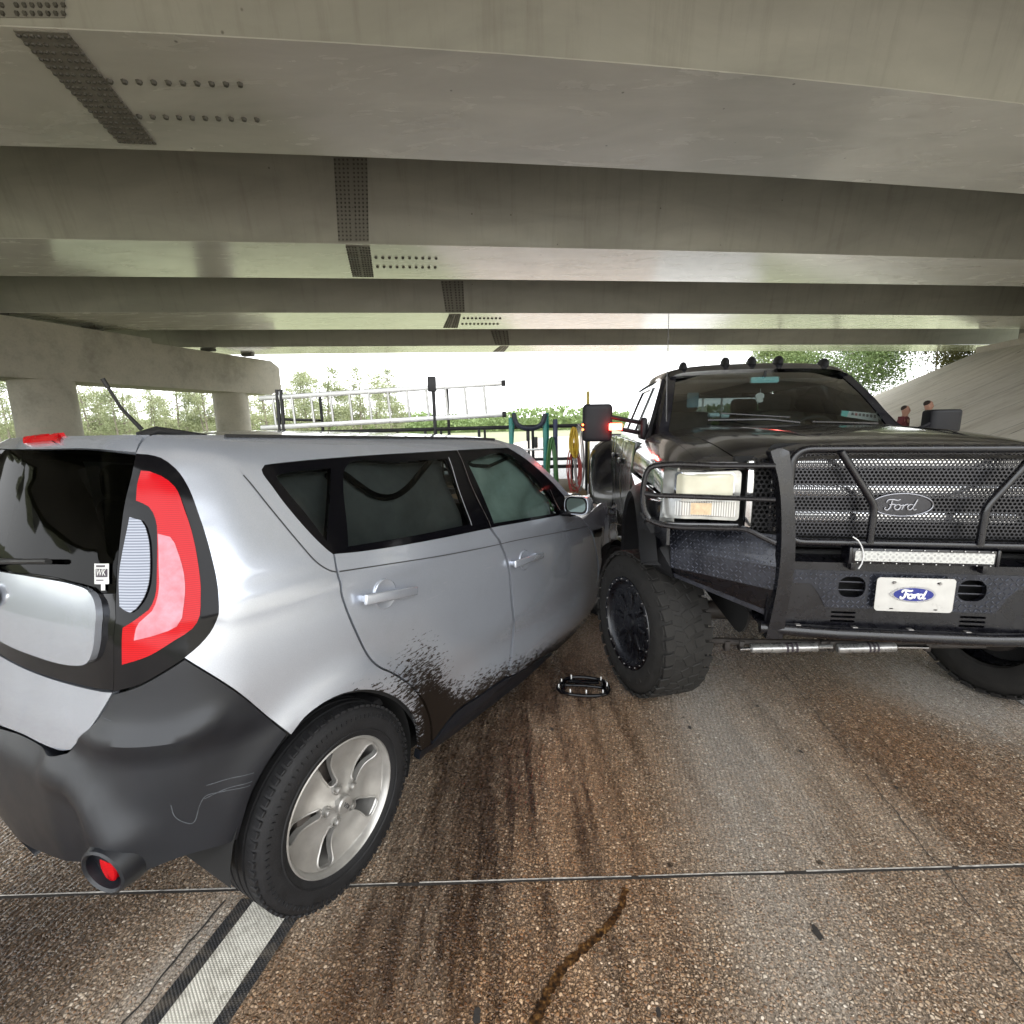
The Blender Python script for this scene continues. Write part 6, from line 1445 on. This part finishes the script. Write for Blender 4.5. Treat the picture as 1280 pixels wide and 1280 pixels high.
# --- wheels
def truck_wheel(name, loc, rz, R=.430, Wd=.27, lug=True, flip=False):
    root = empty(name, loc, (0, 0, rz)); root.parent = truck; h = Wd/2
    prof = [(.262, -h+.02), (.272, -h-.004), (.32, -h-.018), (.37, -h-.014), (.41, -h+.002), (.432, -h+.022), (.440, -h+.05), (.443, -.08), (.443, .08), (.440, h-.05), (.432, h-.022), (.41, h-.002), (.37, h+.014), (.32, h+.018), (.272, h+.004), (.262, h-.02)]
    prof = [(r*R/.455, y) for r, y in prof]
    mb = lathe(prof, 96, None, M_tdust); rg = random.Random(3)
    nl = 34
    for i in range(nl):
        a0 = 2*PI*i/nl
        for (y, w_, l_, ang, da, zz) in ((-.108, .054, .058, .15, 0, .4385), (.108, .054, .058, -.15, .5, .4385), (-.060, .056, .050, -.3, .45, .4405), (.060, .056, .050, .3, .95, .4405), (0, .050, .052, .5, .2, .4405), (-.136, .014, .044, 0, .0, .426), (.136, .014, .044, 0, .5, .426)):
            M_ = Matrix.Rotation(a0+da*2*PI/nl, 4, 'Y')@Matrix.Translation((0, y, zz*R/.455))@Matrix.Rotation(ang, 4, 'Z')
            mb.merge(box((0, 0, 0), (l_*1.10, w_*1.06, .012), .003, None, M_tdust, 1).xf(M_))
    for k in range(48): mb.merge(box((0, -h-.016, .335*R/.455), (.010, .003, .05), .001, None, M_tdust, 1).xf(Matrix.Rotation(2*PI*k/48, 4, 'Y'))) if k % 3 else None
    mb.build('tyre', M_tdust, root)
    r = MB(); y0 = -h
    r.merge(lathe([(.245, .10), (.235, -.02), (.245, y0+.03), (.262, y0+.012), (.272, y0-.004), (.268, y0-.012), (.246, y0-.010), (.240, y0+.002), (.230, y0+.010), (.214, y0+.020), (.12, y0+.026), (.075, y0+.018), (.055, y0+.016), (.0, y0+.016)], 72, None, M_bar))
    for k in range(8):
        M_ = Matrix.Rotation(2*PI*k/8, 4, 'Y')
        r.merge(box((0, y0+.022, .120), (.030, .014, .11), .005, Matrix.Rotation(.07, 3, 'X'), M_bar, 2).xf(M_))
    r.build('rim', M_bar, root)
    for k in range(24):
        a = 2*PI*k/24; m = MB(); bolt((.2555*math.cos(a), y0-.011, .2555*math.sin(a)), (0, -1, 0), .0038, .004, m, M_steel, 8); m.build('rim_bolt', M_chr, root)
    m = MB(); m.merge(lathe([(.0, .06), (.17, .06), (.17, .10), (.0, .10)], 40, None, M_axle)); m.merge(lathe([(.0, .0), (.235, .0)], 40, None, M_dark)); m.merge(lathe([(.05, y0+.022), (.048, y0+.004), (.0, y0+.002)], 24, None, M_bar)); m.build('hub', None, root)
    return root
wfc = TP.l(CO+ray(782, 777)*2.88); st_ = R_(22)
print('truck wheel face', wfc)
wc = Vector((wfc[0]-math.sin(st_)*.145, wfc[1]+.145*math.cos(st_), .436))
wz = 0.430
# keep the tyre on the ground although the body leans
def onground(x, y): # local z that puts the hub at tyre radius above the road
    return (wz-TP.t[2]-TP.M[2, 0]*x-TP.M[2, 1]*y)/TP.M[2, 2]
w1_ = truck_wheel('wheel', (wc.x, wc.y, onground(wc.x, wc.y)), -st_*-1)
def tcopy(src, loc, rz): c = copy_tree(src, truck); c.location = loc; c.rotation_euler = (0, 0, rz); return c
xr_ = X_(1200, 840, .0); tcopy(w1_, (-.02, .99, onground(0, .99)), PI+R_(20))
for y in (-1.10, -.76): tcopy(w1_, (-4.02, y, onground(-4.02, y)), 0)
for y in (1.10, .76): tcopy(w1_, (-4.02, y, onground(-4.02, y)), PI)
tb('inner_arch', MB().merge(panel(rrect(0, 0, 1.3, .9, .2), lambda p, q: (p-.02, -.60, .95+q), .3, .01, (), M_dark)), mir=True)
# ------------------------------------------------------------------ plants
def leafmat(name, c1, c2, trans=.35):
    m, nt, b = new_mat(name); g = N(nt, 'ShaderNodeNewGeometry'); oi = N(nt, 'ShaderNodeObjectInfo'); n = N(nt, 'ShaderNodeTexNoise', i_Scale=.9, i_Detail=5.); L(nt, g.outputs['Position'], n.inputs['Vector'])
    c = ramp(nt, mathn(nt, 'ADD', mathn(nt, 'MULTIPLY', n.outputs[0], .7), mathn(nt, 'MULTIPLY', oi.outputs['Random'], .3)), [(.3, c1), (.7, c2)]).outputs[0]
    L(nt, c, b.inputs['Base Color']); b.inputs['Roughness'].default_value = .7
    o = nt.nodes['Material Output']; t = N(nt, 'ShaderNodeBsdfTranslucent'); L(nt, c, t.inputs[0]); mx = N(nt, 'ShaderNodeMixShader'); mx.inputs[0].default_value = trans; L(nt, b.outputs[0], mx.inputs[1]); L(nt, t.outputs[0], mx.inputs[2]); L(nt, mx.outputs[0], o.inputs[0]); return m
M_leafA = leafmat('leaves paled for glare', (.20, .23, .12), (.33, .35, .20)); M_leafB = leafmat('mid green leaves', (.12, .18, .06), (.24, .30, .12)); M_leafC = leafmat('brown green leaves', (.06, .06, .015), (.13, .12, .03))  # young trees' leaf colour paled to stand in for glare
M_bark = simple('grey bark', (.17, .15, .12), .9, var=.3, vscale=5)
def tree_meshes(seed, h, cr, leaf, nclump, nleaf, lsize, trunks=1, low=.25, mat=None):
    rg = np.random.default_rng(seed); tr = MB(); lf = []; tips = []
    for t in range(trunks):
        bx, by = rg.normal(0, .35*(trunks > 1), 2); top = np.array([bx+rg.normal(0, cr*.2), by+rg.normal(0, cr*.2), h*rg.uniform(.8, .97)])
        P = [Vector((bx, by, -.1)), Vector((bx+rg.normal(0, .1), by+rg.normal(0, .1), h*low)), Vector((*(np.array([bx, by])*.5+top[:2]*.5), h*.6)), Vector(top)]
        rb = .022*h*rg.uniform(.6, 1)/trunks**.4; tr.merge(tube(P, [rb, rb*.75, rb*.45, rb*.12], 7, M_bark))
        for k in range(12):
            f = rg.uniform(low+.08, .95); b0 = P[1].lerp(P[3], min(1, max(0, (f-low)/(.95-low)))); an = rg.uniform(0, 2*PI); ln = cr*(1.15-f*.7)*rg.uniform(.6, 1)
            e = b0+Vector((math.cos(an)*ln, math.sin(an)*ln, ln*.55)); tr.merge(tube([b0, b0.lerp(e, .5)+Vector((0, 0, -.05*ln)), e], [rb*.35, rb*.22, rb*.06], 5, M_bark)); tips.append(np.array(e)); tips.append(np.array(b0.lerp(e, .6)))
        tips.append(top)
    cents = []
    for k in range(nclump):
        tp = tips[rg.integers(len(tips))]; cents.append(tp+rg.normal(0, cr*.16, 3))
    vs = []; fs = []
    for c in cents:
        s = cr*rg.uniform(.10, .26)
        n = int(nleaf*rg.uniform(.5, 1.4))
        pts = c+rg.normal(0, 1, (n, 3))*s*np.array([1, 1, .8])
        for p in pts:
            if p[2] < h*low*.7: continue
            a = rg.normal(0, 1, 3); a /= np.linalg.norm(a); b = np.cross(a, rg.normal(0, 1, 3)); b /= np.linalg.norm(b); l = lsize*rg.uniform(.6, 1.3); o = len(vs)
            vs += [p-a*l*.5, p+b*l*.3, p+a*l*.5, p-b*l*.3]; fs.append([o, o+1, o+2, o+3])
    return tr, MB().add(vs, fs, leaf)
def place_tree(name, tr, lf, loc, rz, sc, label, cat='tree', group=None, src=None):
    r = empty(name, loc, (0, 0, rz), label=label, cat=cat, group=group); r.scale = (sc,)*3
    a = src[0].copy() if src else tr.build('trunk', M_bark, r); b = src[1].copy() if src else lf.build('crown', None, r, smooth=False)
    if src:
        for o in (a, b): col.objects.link(o); o.parent = r
    return r, (a, b)
vars_ = []
for k in range(5):
    tr, lf = tree_meshes(20+k, 8, 1.7, M_leafA, 80, 46, .17, trunks=1+(k % 2), low=.10); vars_.append([tr, lf, None])
rg = np.random.default_rng(5)
words = {}
def left_tree(i, u, Y, k):
    x = (u-640)/616*Y; s = rg.uniform(.85, 1.25)*(1.0 if Y < 75 else 1.05)
    t = vars_[k]
    r, src = place_tree('young_tree', t[0], t[1], (x, Y, -.1), rg.uniform(0, 6), s, '', 'tree', 'young pale trees in the woodland strip left of the bridge', t[2])
    if t[2] is None: t[2] = src
    return r
slots = []
for i in range(62):
    u = -60+i*9.2+rg.uniform(-3, 3); Y = [56, 63, 71, 82][i % 4]+rg.uniform(-3, 3)
    slots.append((u, Y))
for i, (u, Y) in enumerate(slots):
    o = left_tree(i, u, Y, i % 5)
    where = 'left of the near pier column' if u < 20 else ('behind the near pier column' if u < 95 else ('between the two pier columns' if u < 275 else ('behind the far pier column' if u < 320 else 'right of the far pier column behind the ladder')))
    o['label'] = f"slim pale young tree {where}"
# one mass of far woodland along the horizon
rgf = np.random.default_rng(9); vs = []; fs = []
for k in range(15000):
    u = rgf.uniform(-300, 1000); Y = rgf.uniform(150, 172); x = (u-640)/616*Y; hh = 6.2+2.2*mnoise.noise(Vector((x*.045, 0, 0)))+1.2*mnoise.noise(Vector((x*.2, 3, 0))); z = hh*math.sqrt(rgf.uniform(0, 1))*rgf.uniform(.93, 1.04)
    if u > 340 and u < 640: z *= .95
    p = np.array([x, Y, z]); a = rgf.normal(0, 1, 3); a /= np.linalg.norm(a); b = np.cross(a, rgf.normal(0, 1, 3)); b /= np.linalg.norm(b); l = rgf.uniform(.7, 1.5); o = len(vs); vs += [p-a*l*.5, p+b*l*.4, p+a*l*.5, p-b*l*.4]; fs.append([o, o+1, o+2, o+3])
set3(MB().add(vs, fs, M_leafB).build('distant_woods', M_leafB, smooth=False), kind='stuff', label='hazy far line of woodland along the horizon', cat='woods')
set3(MB().add([(-420, 165, -.1), (150, 165, -.1), (150, 165.5, 4.2), (-420, 165.5, 4.2), (-420, 168, -.1), (150, 168, -.1)], [[0, 1, 2, 3], [3, 2, 5, 4]], M_leafB).build('hills', M_leafB, smooth=False), kind='structure')
# the broad tree beyond the pickup and the small ones by the slope
tr, lf = tree_meshes(77, 11, 4.6, M_leafB, 300, 170, .16, low=.12); place_tree('broad_tree', tr, lf, ((1030-640)/616*40, 40, 0), 0, 1.0, 'broad bright green tree above the roof of the black pickup')
tr, lf = tree_meshes(78, 9, 3.0, M_leafB, 150, 150, .16, low=.12); place_tree('broad_tree', tr, lf, ((965-640)/616*44, 44, 0), 1, 1.05, 'smaller green tree left of the broad one above the pickup')
tr, lf = tree_meshes(79, 5, 2.3, M_leafC, 160, 150, .14, low=.03); place_tree('leafy_tree', tr, lf, (28.4, 34.0, 3.6), 1, 1.0, 'brownish green tree at the top edge of the concrete slope')
# light poles beyond
M_galv = simple('galvanised steel', (.42, .42, .41), .45, metal=.7, var=.15)
for u, lb in ((877, 'thin light pole beyond the pickup, left of the pair'), (900, 'thin light pole beyond the pickup, nearer the green tree')):
    Y = 60; p = empty('light_pole', ((u-640)/616*Y, Y, 0), label=lb, cat='light pole'); tube([(0, 0, 0), (0, 0, 6), (0, 0, 13)], [.13, .11, .07], 10, M_galv).build('pole', M_galv, p); m = MB(); m.merge(tube([(0, 0, 12.6), (.6, 0, 13.1), (1.6, 0, 13.2)], .04, 8, M_galv)); m.build('arm', M_galv, p); box((1.8, 0, 13.18), (.6, .25, .1), .04, None, M_galv, 3).build('lamp_head', M_galv, p)

# ------------------------------------------------------------------ work trailer with ladder rack behind the car
M_rack = simple('black painted rack steel', (.02, .02, .022), .5, var=.3); M_alu = simple('aluminium ladder', (.50, .50, .49), .35, metal=.8, var=.15); M_teal = simple('green fibreglass', (.01, .19, .16), .45, var=.15)
M_yel = simple('yellow hose', (.50, .33, .03), .5); M_grn = simple('green hose', (.05, .15, .04), .5); M_redc = simple('red cord', (.38, .06, .05), .6); M_wood = simple('bare wood', (.35, .26, .15), .8)
TY = 7.6
def Pt(u, v, Y=TY): return Vector(px_y(u, v, Y))
o0 = Pt(620, 600); trl = empty('utility_trailer', (o0.x-.6, TY+.9, 0), label='black open work trailer with ladder rack parked behind the silver car', cat='trailer'); to = Vector(trl.location)
f = MB(); xl, xr2 = Pt(330, 545).x, Pt(733, 530).x
zr = Pt(640, 534).z
def seg(a, b, r, mat=M_rack, n=8): return tube([Vector(a)-to, Vector(b)-to], r, n, mat)
for Y in (TY, TY+1.75):
    f.merge(seg((xl, Y, zr), (xr2, Y, zr), .028)); f.merge(seg((xl, Y, .95), (xr2, Y, .95), .028))
    for i in range(7): x = xl+(xr2-xl)*i/6; f.merge(seg((x, Y, .5), (x, Y, zr), .022))
for x in (xl, xr2): f.merge(seg((x, TY, zr), (x, TY+1.75, zr), .025)); f.merge(seg((x, TY, .95), (x, TY+1.75, .95), .025))
f.build('rail_frame', M_rack, trl)
box(Vector(((xl+xr2)/2, TY+.875, .52))-to, (xr2-xl, 1.8, .10), .01, None, M_wood).build('deck', M_wood, trl)
for u, v0, v1 in ((541, 476, 535), (346, 487, 545), (351, 487, 545)):
    a = Pt(u, v0); b = Pt(u+3, v1); seg(a, (b.x, b.y, .6), .028).build('rack_post', M_rack, trl); (seg((a.x, TY+1.7, a.z), (a.x, TY+1.7, .6), .028).build('rack_post', M_rack, trl) if u != 351 else None)
a = Pt(538, 476); box(a-to+Vector((.02, 0, -.05)), (.12, .09, .22), .01, None, M_rack).build('post_bracket', M_rack, trl)
for u, v in ((346, 524), (541, 520)): a = Pt(u, v); seg((a.x, TY, a.z), (a.x, TY+1.7, a.z), .022).build('rack_crossbar', M_rack, trl)
for x in (xl+1.6, xl+2.5):
    for y in (TY-.12, TY+1.87):
        w_ = empty('wheel', Vector((x, y, .35))-to); w_.parent = trl; lathe([(.20, -.09), (.25, -.10), (.33, -.08), (.35, -.04), (.35, .04), (.33, .08), (.25, .10), (.2, .09)], 40, None, M_tire).build('tyre', M_tire, w_); lathe([(.2, .09), (.2, -.08), (.15, -.03), (0, -.03)], 32, None, M_galv).build('rim', M_galv, w_)
# ladder lying on the rack
ld = empty('extension_ladder', Pt(480, 505), label='long silver aluminium ladder lying along the trailer rack behind the car roof', cat='ladder'); lo_ = Vector(ld.location)
T0, T1, B0, B1 = Pt(324, 498), Pt(627, 479), Pt(326, 535), Pt(628, 518)
# a real ladder lies in one leaning plane: rails at the near and far side of the rack
def dp_(p, Y): d = p-Vector((0, 0, CAM_H)); return Vector((0, 0, CAM_H))+d*(Y/TY)
m = MB()
rails = []
for a, b in ((T0, T1), (B0, B1)):
    r_ = MB(); d = (b-a); r_.merge(box((0, 0, 0), (d.length, .035, .075), .006, None, M_alu)); ang = math.atan2(d.z, d.x); r_.xf(Matrix.Translation((a+b)/2-lo_)@Matrix.Rotation(-ang, 4, 'Y')); m.merge(r_)
m.build('side_rails', M_alu, ld)
for i in range(12):
    t = .045+.87*i/11+.02; a = T0.lerp(T1, t-.01); b = B0.lerp(B1, t); tube([a-lo_, b-lo_], .020, 8, M_alu).build('rung', M_alu, ld)
for p in (T1, B1): box(p-lo_+Vector((.03, 0, 0)), (.06, .05, .09), .01, None, M_rub).build('end_cap', M_rub, ld)
# green stepladder standing against the trailer
sl = empty('step_ladder', Pt(662, 600, 7.3), label='green fibreglass stepladder leaning on the trailer above the car mirror', cat='stepladder'); so_ = Vector(sl.location)
m = MB()
for pts in ([(639, 522), (640, 640)], [(680, 518), (683, 640)]): 
    a, b = [Pt(u, v, 7.3) for u, v in pts]; m.merge(box((a+b)/2-so_, (.055, .09, (a-b).length), .008, None, M_teal))
for pts in ([(642, 516), (636, 640)], [(684, 516), (688, 640)]):
    a, b = [Pt(u, v, 7.42) for u, v in pts]; m.merge(tube([a-so_, b-so_+Vector((0, .3, 0))], .022, 8, M_teal))
m.build('side_rails', M_teal, sl)
for v in (562, 598, 630): a, b = Pt(641, v, 7.3), Pt(682, v, 7.3); box((a+b)/2-so_, ((a-b).length, .08, .03), .004, None, M_alu).build('step', M_alu, sl)
bl = MB(); P_ = [Pt(u, v, 7.22) for u, v in ((642, 517), (646, 530), (655, 535), (668, 535), (677, 530), (682, 517))]; bl.merge(tube(spl([(np.array(p), False) for p in P_], .03, False), .035, 8, simple('dark blue hose', (.02, .025, .04), .5)))
q = bl.build('hose', None); q.parent = None; set3(q, label='dark hose sagging across the top of the green stepladder', cat='hose')
for k, (u, v0, v1) in enumerate(((660, 538, 551), (670, 544, 562))): set3(box(Pt(u, (v0+v1)/2, 7.25), (.05, .05, .16), .01, None, M_rub, 2).build('hanging_tool', M_rub), label=('short' if k == 0 else 'long')+' black tool hanging below the stepladder hose', cat='tool')
def coil(u, v, w_, h_, n, mat, r, Y, name, label, cat, seed, drop=0):
    c = Pt(u, v, Y); a = abs(Pt(u+w_, v, Y).x-c.x)/2; b = abs(Pt(u, v+h_, Y).z-c.z)/2; P = []; rg = random.Random(seed)
    for k in range(n):
        sx = rg.uniform(.7, 1.05); sz = rg.uniform(.85, 1.1); ox = rg.uniform(-.02, .02); yy = rg.uniform(-.05, .05)
        for j in range(18): t = 2*PI*j/18; P.append((np.array((c.x+a*sx*math.sin(t)*(.75+.25*-math.cos(t))+ox, Y+yy+.02*math.sin(3*t), c.z+b*math.cos(t)*sz-b*(sz-1))), False))
    m = tube(spl(P, .04, False), r, 6, mat); o = m.build(name, mat); return set3(o, label=label, cat=cat)
coil(717, 552, 11, 34, 7, M_yel, .017, 7.2, 'hose_coil', 'coiled yellow hose hanging from the trailer rail', 'hose', 1)
coil(690, 590, 14, 82, 5, M_grn, .022, 7.25, 'hose_coil', 'long green hose loops hanging beside the stepladder', 'hose', 2)
coil(718, 585, 20, 60, 5, M_redc, .009, 7.3, 'cord_coil', 'tangled red cord hanging under the yellow hose', 'cord', 3)
coil(724, 575, 16, 86, 4, simple('grey cord', (.35, .32, .32), .6), .007, 7.32, 'cord_coil', 'thin grey cord loops hanging beside the red cord', 'cord', 4)
set3(tube([Pt(694, 524, 7.35), Pt(695, 640, 7.35)], .035, 8, simple('navy handle', (.03, .04, .09), .5)).build('tool_handle', None), label='dark blue tool handle standing upright beside the stepladder', cat='tool')
a = Pt(735, 489, 8.2); set3(tube([Vector((a.x, a.y, .6)), a], .03, 8, simple('yellow pole paint', (.48, .38, .12), .6)).build('wooden_pole', None), label='thin yellow pole standing behind the pickup mirror', cat='pole')
# ------------------------------------------------------------------ plastic fragment on the road
pc_ = Vector(px_z(729, 862, 0)); fa = R_(-8)
deb = empty('plastic_fragment', (pc_.x, pc_.y, 0), (0, 0, fa), label='broken black plastic frame with white clips lying between the two vehicles', cat='car debris')
w2, d2 = .145, .085
ring = [(-w2*.92, -d2), (w2*.9, -d2*1.02), (w2*1.05, -d2*.5), (w2*.85, d2*.75), (w2*.6, d2), (-w2*.55, d2*1.05), (-w2*.8, d2*.6), (-w2*1.05, -d2*.6)]
rp_ = spl([(np.array((x, y, .028)), False) for x, y in ring], .02)
m = tube(rp_, .0095, 8, M_blk, closed=True)
m.merge(tube([(-w2*.8, d2*.1, .02), (0, d2*.02, .026), (w2*.85, d2*.0, .02)], .008, 8, M_blk)); m.merge(box((0, d2*.7, .02), (w2*1.3, .03, .012), .004, None, M_blk)); m.merge(box((-w2*.82, 0, .018), (.025, d2*1.2, .02), .005, None, M_blk)); m.merge(box((w2*.85, 0, .018), (.03, d2*1.2, .02), .005, None, M_blk)); m.build('frame', M_blk, deb)
for x, y in ((-w2*.52, -d2), (w2*.12, -d2), (w2*.78, -d2*.9), (-w2*1.0, -d2*.4), (-w2*.9, d2*.35), (-w2*.5, d2*1.0), (w2*.75, d2*.9), (w2*.98, d2*.1)):
    box((x, y-.008, .040), (.008, .007, .026), .002, None, M_white).build('clip', M_white, deb)
# ------------------------------------------------------------------ people by the slope
def skinned(name, verts, edges, radii, mat, parent, sub=2, root=0):
    me = bpy.data.meshes.new(name); me.from_pydata(verts, edges, []); o = bpy.data.objects.new(name, me); col.objects.link(o)
    mod = o.modifiers.new('s', 'SKIN'); sv = me.skin_vertices[0].data if me.skin_vertices else None
    if sv is None: return None
    for i, r in enumerate(radii): sv[i].radius = r if isinstance(r, tuple) else (r, r)
    sv[root].use_root = True
    o.modifiers.new('u', 'SUBSURF').levels = sub; o.modifiers['u'].render_levels = sub
    dg = bpy.context.evaluated_depsgraph_get(); m2 = bpy.data.meshes.new_from_object(o.evaluated_get(dg)); bpy.data.objects.remove(o)
    for p in m2.polygons: p.use_smooth = True
    m2.materials.clear(); m2.materials.append(mat); ob = bpy.data.objects.new(name, m2); col.objects.link(ob); ob.parent = parent; return ob
M_skin = simple('skin', (.42, .23, .16), .55, var=.06); M_hair = simple('dark cropped hair', (.03, .02, .015), .8); M_cloth1 = simple('black uniform cloth', (.018, .018, .022), .85, bump=.3, bscale=30); M_cloth2 = simple('maroon shirt', (.12, .025, .03), .85, bump=.3, bscale=30); M_boot = simple('black boots', (.012, .012, .012), .5)
def person(loc, rz, label, shirt, arms, lean=0.):
    root = empty('person', loc, (0, 0, rz), label=label, cat='person')
    V = []; E_ = []; Rr = []
    def add(p, r, par=None): V.append(p); Rr.append(r); i = len(V)-1; 
    def a(p, r, par=None):
        V.append(p); Rr.append(r); i = len(V)-1
        if par is not None: E_.append((par, i))
        return i
    pel = a((0, 0, .95), (.15, .11)); wst = a((0, -.01, 1.10), (.135, .095), pel); ch = a((0, -.01, 1.30), (.17, .11), wst); nk0 = a((0, 0, 1.47), (.075, .07), ch); nk = a((0, -.01, 1.53), (.052, .055), nk0); hd0 = a((0, -.025, 1.61), (.092, .108), nk); hd1 = a((0, -.02, 1.70), (.100, .118), hd0)
    for s in (-1, 1):
        hp_ = a((s*.09, 0, .86), (.085, .09), pel); kn = a((s*.11, -.02, .48), (.058, .06), hp_); an_ = a((s*.12, .0, .10), (.040, .045), kn); ft = a((s*.13, -.16, .035), (.045, .032), an_)
        sh = a((s*.19, 0, 1.42), (.062, .062), ch); el = a(arms[0 if s < 0 else 1][0], (.043, .043), sh); wr_ = a(arms[0 if s < 0 else 1][1], (.030, .030), el); pm = a(arms[0 if s < 0 else 1][2], (.036, .022), wr_)
        base_d = (Vector(V[pm])-Vector(V[wr_])).normalized(); side = base_d.orthogonal().normalized()
        for f_ in range(4): p0 = Vector(V[pm])+side*(f_-1.5)*.018; q1_ = a(tuple(p0+base_d*.05), (.009, .009), pm); a(tuple(Vector(V[q1_])+base_d*(.028 if f_ in (1, 2) else .02)+Vector((0, -.012, -.01))), (.007, .007), q1_)
        th1 = a(tuple(Vector(V[pm])+side*.045+base_d*.01), (.010, .010), pm); a(tuple(Vector(V[th1])+base_d*.03+side*.008), (.008, .008), th1)
    body = skinned('body', V, E_, Rr, M_skin, root); HEAD_ = True
    # face and hair
    m = MB()
    def blob_(c, s, mat, seg=14):
        bm = bmesh.new(); bmesh.ops.create_uvsphere(bm, u_segments=seg, v_segments=seg-4, radius=1); bm.verts.index_update(); x = MB().add([(c[0]+v.co.x*s[0], c[1]+v.co.y*s[1], c[2]+v.co.z*s[2]) for v in bm.verts], [[v.index for v in f.verts] for f in bm.faces], mat); bm.free(); return x
    hm = blob_((0, -.015, 1.665), (.073, .092, .108), M_skin, 18); bm = bmesh.new(); bm.from_mesh(body.data); tm = bpy.data.meshes.new('h'); tm.from_pydata(hm.v, [], hm.f); bm.from_mesh(tm); bm.to_mesh(body.data); bm.free(); bpy.data.meshes.remove(tm)
    for p in body.data.polygons: p.use_smooth = True
    blob_((0, .008, 1.700), (.0755, .090, .082), M_hair).build('hair', M_hair, root)
    m.merge(blob_((0, -.103, 1.655), (.011, .014, .020), M_skin)); 
    for s in (-1, 1): m.merge(blob_((s*.078, -.01, 1.66), (.012, .02, .03), M_skin)); m.merge(blob_((s*.028, -.100, 1.685), (.010, .006, .006), M_hair))
    m.merge(blob_((0, -.104, 1.615), (.022, .006, .005), M_cloth2)); m.build('face', None, root)
    # clothes as a slightly larger second skin
    def sub_(idx, infl, mat, nm, root_i=0):
        mp = {k: i for i, k in enumerate(idx)}; return skinned(nm, [V[k] for k in idx], [(mp[x], mp[y]) for x, y in E_ if x in mp and y in mp], [(Rr[k][0]+infl, Rr[k][1]+infl) for k in idx], mat, root)
    def limb(s): return 7 if s < 0 else 7+(len(V)-7)//2
    b0, b1 = 7, 7+(len(V)-7)//2
    sub_([0, 1, 2, 3, b0+4, b0+5, b0+6, b1+4, b1+5, b1+6], .014, shirt, 'shirt'); sub_([0, b0, b0+1, b0+2, b1, b1+1, b1+2], .013, M_cloth1, 'trousers'); sub_([b0+2, b0+3], .012, M_boot, 'boot'); sub_([b1+2, b1+3], .012, M_boot, 'boot')
    return root
def gz(x, y): s = x*ROADDIR.y-y*ROADDIR.x; return max(0, (s-TOE)*SLP)
def stand(u, Y): x = px_y(u, 510, Y)[0]; return (x, Y, gz(x, Y))
pA = stand(1131.5, 13.3); print('person', pA, 'head px', proj((pA[0], pA[1], pA[2]+1.74)))
person(pA, .6, 'person in dark clothing with one hand on the hip, between pickup windscreen and mirror', M_cloth2, (((-.34, .06, 1.20), (-.20, -.10, 1.02), (-.16, -.13, .98)), ((.33, .10, 1.18), (.20, -.06, 1.0), (.17, -.1, .97))))
pB = stand(1159.5, 12.7)
person(pB, .9, 'person in a black uniform shirt partly hidden by the pickup driver mirror', M_cloth1, (((-.24, .02, 1.16), (-.10, -.18, 1.12), (.0, -.2, 1.12)), ((.24, .02, 1.16), (.12, -.18, 1.08), (.03, -.21, 1.08))))
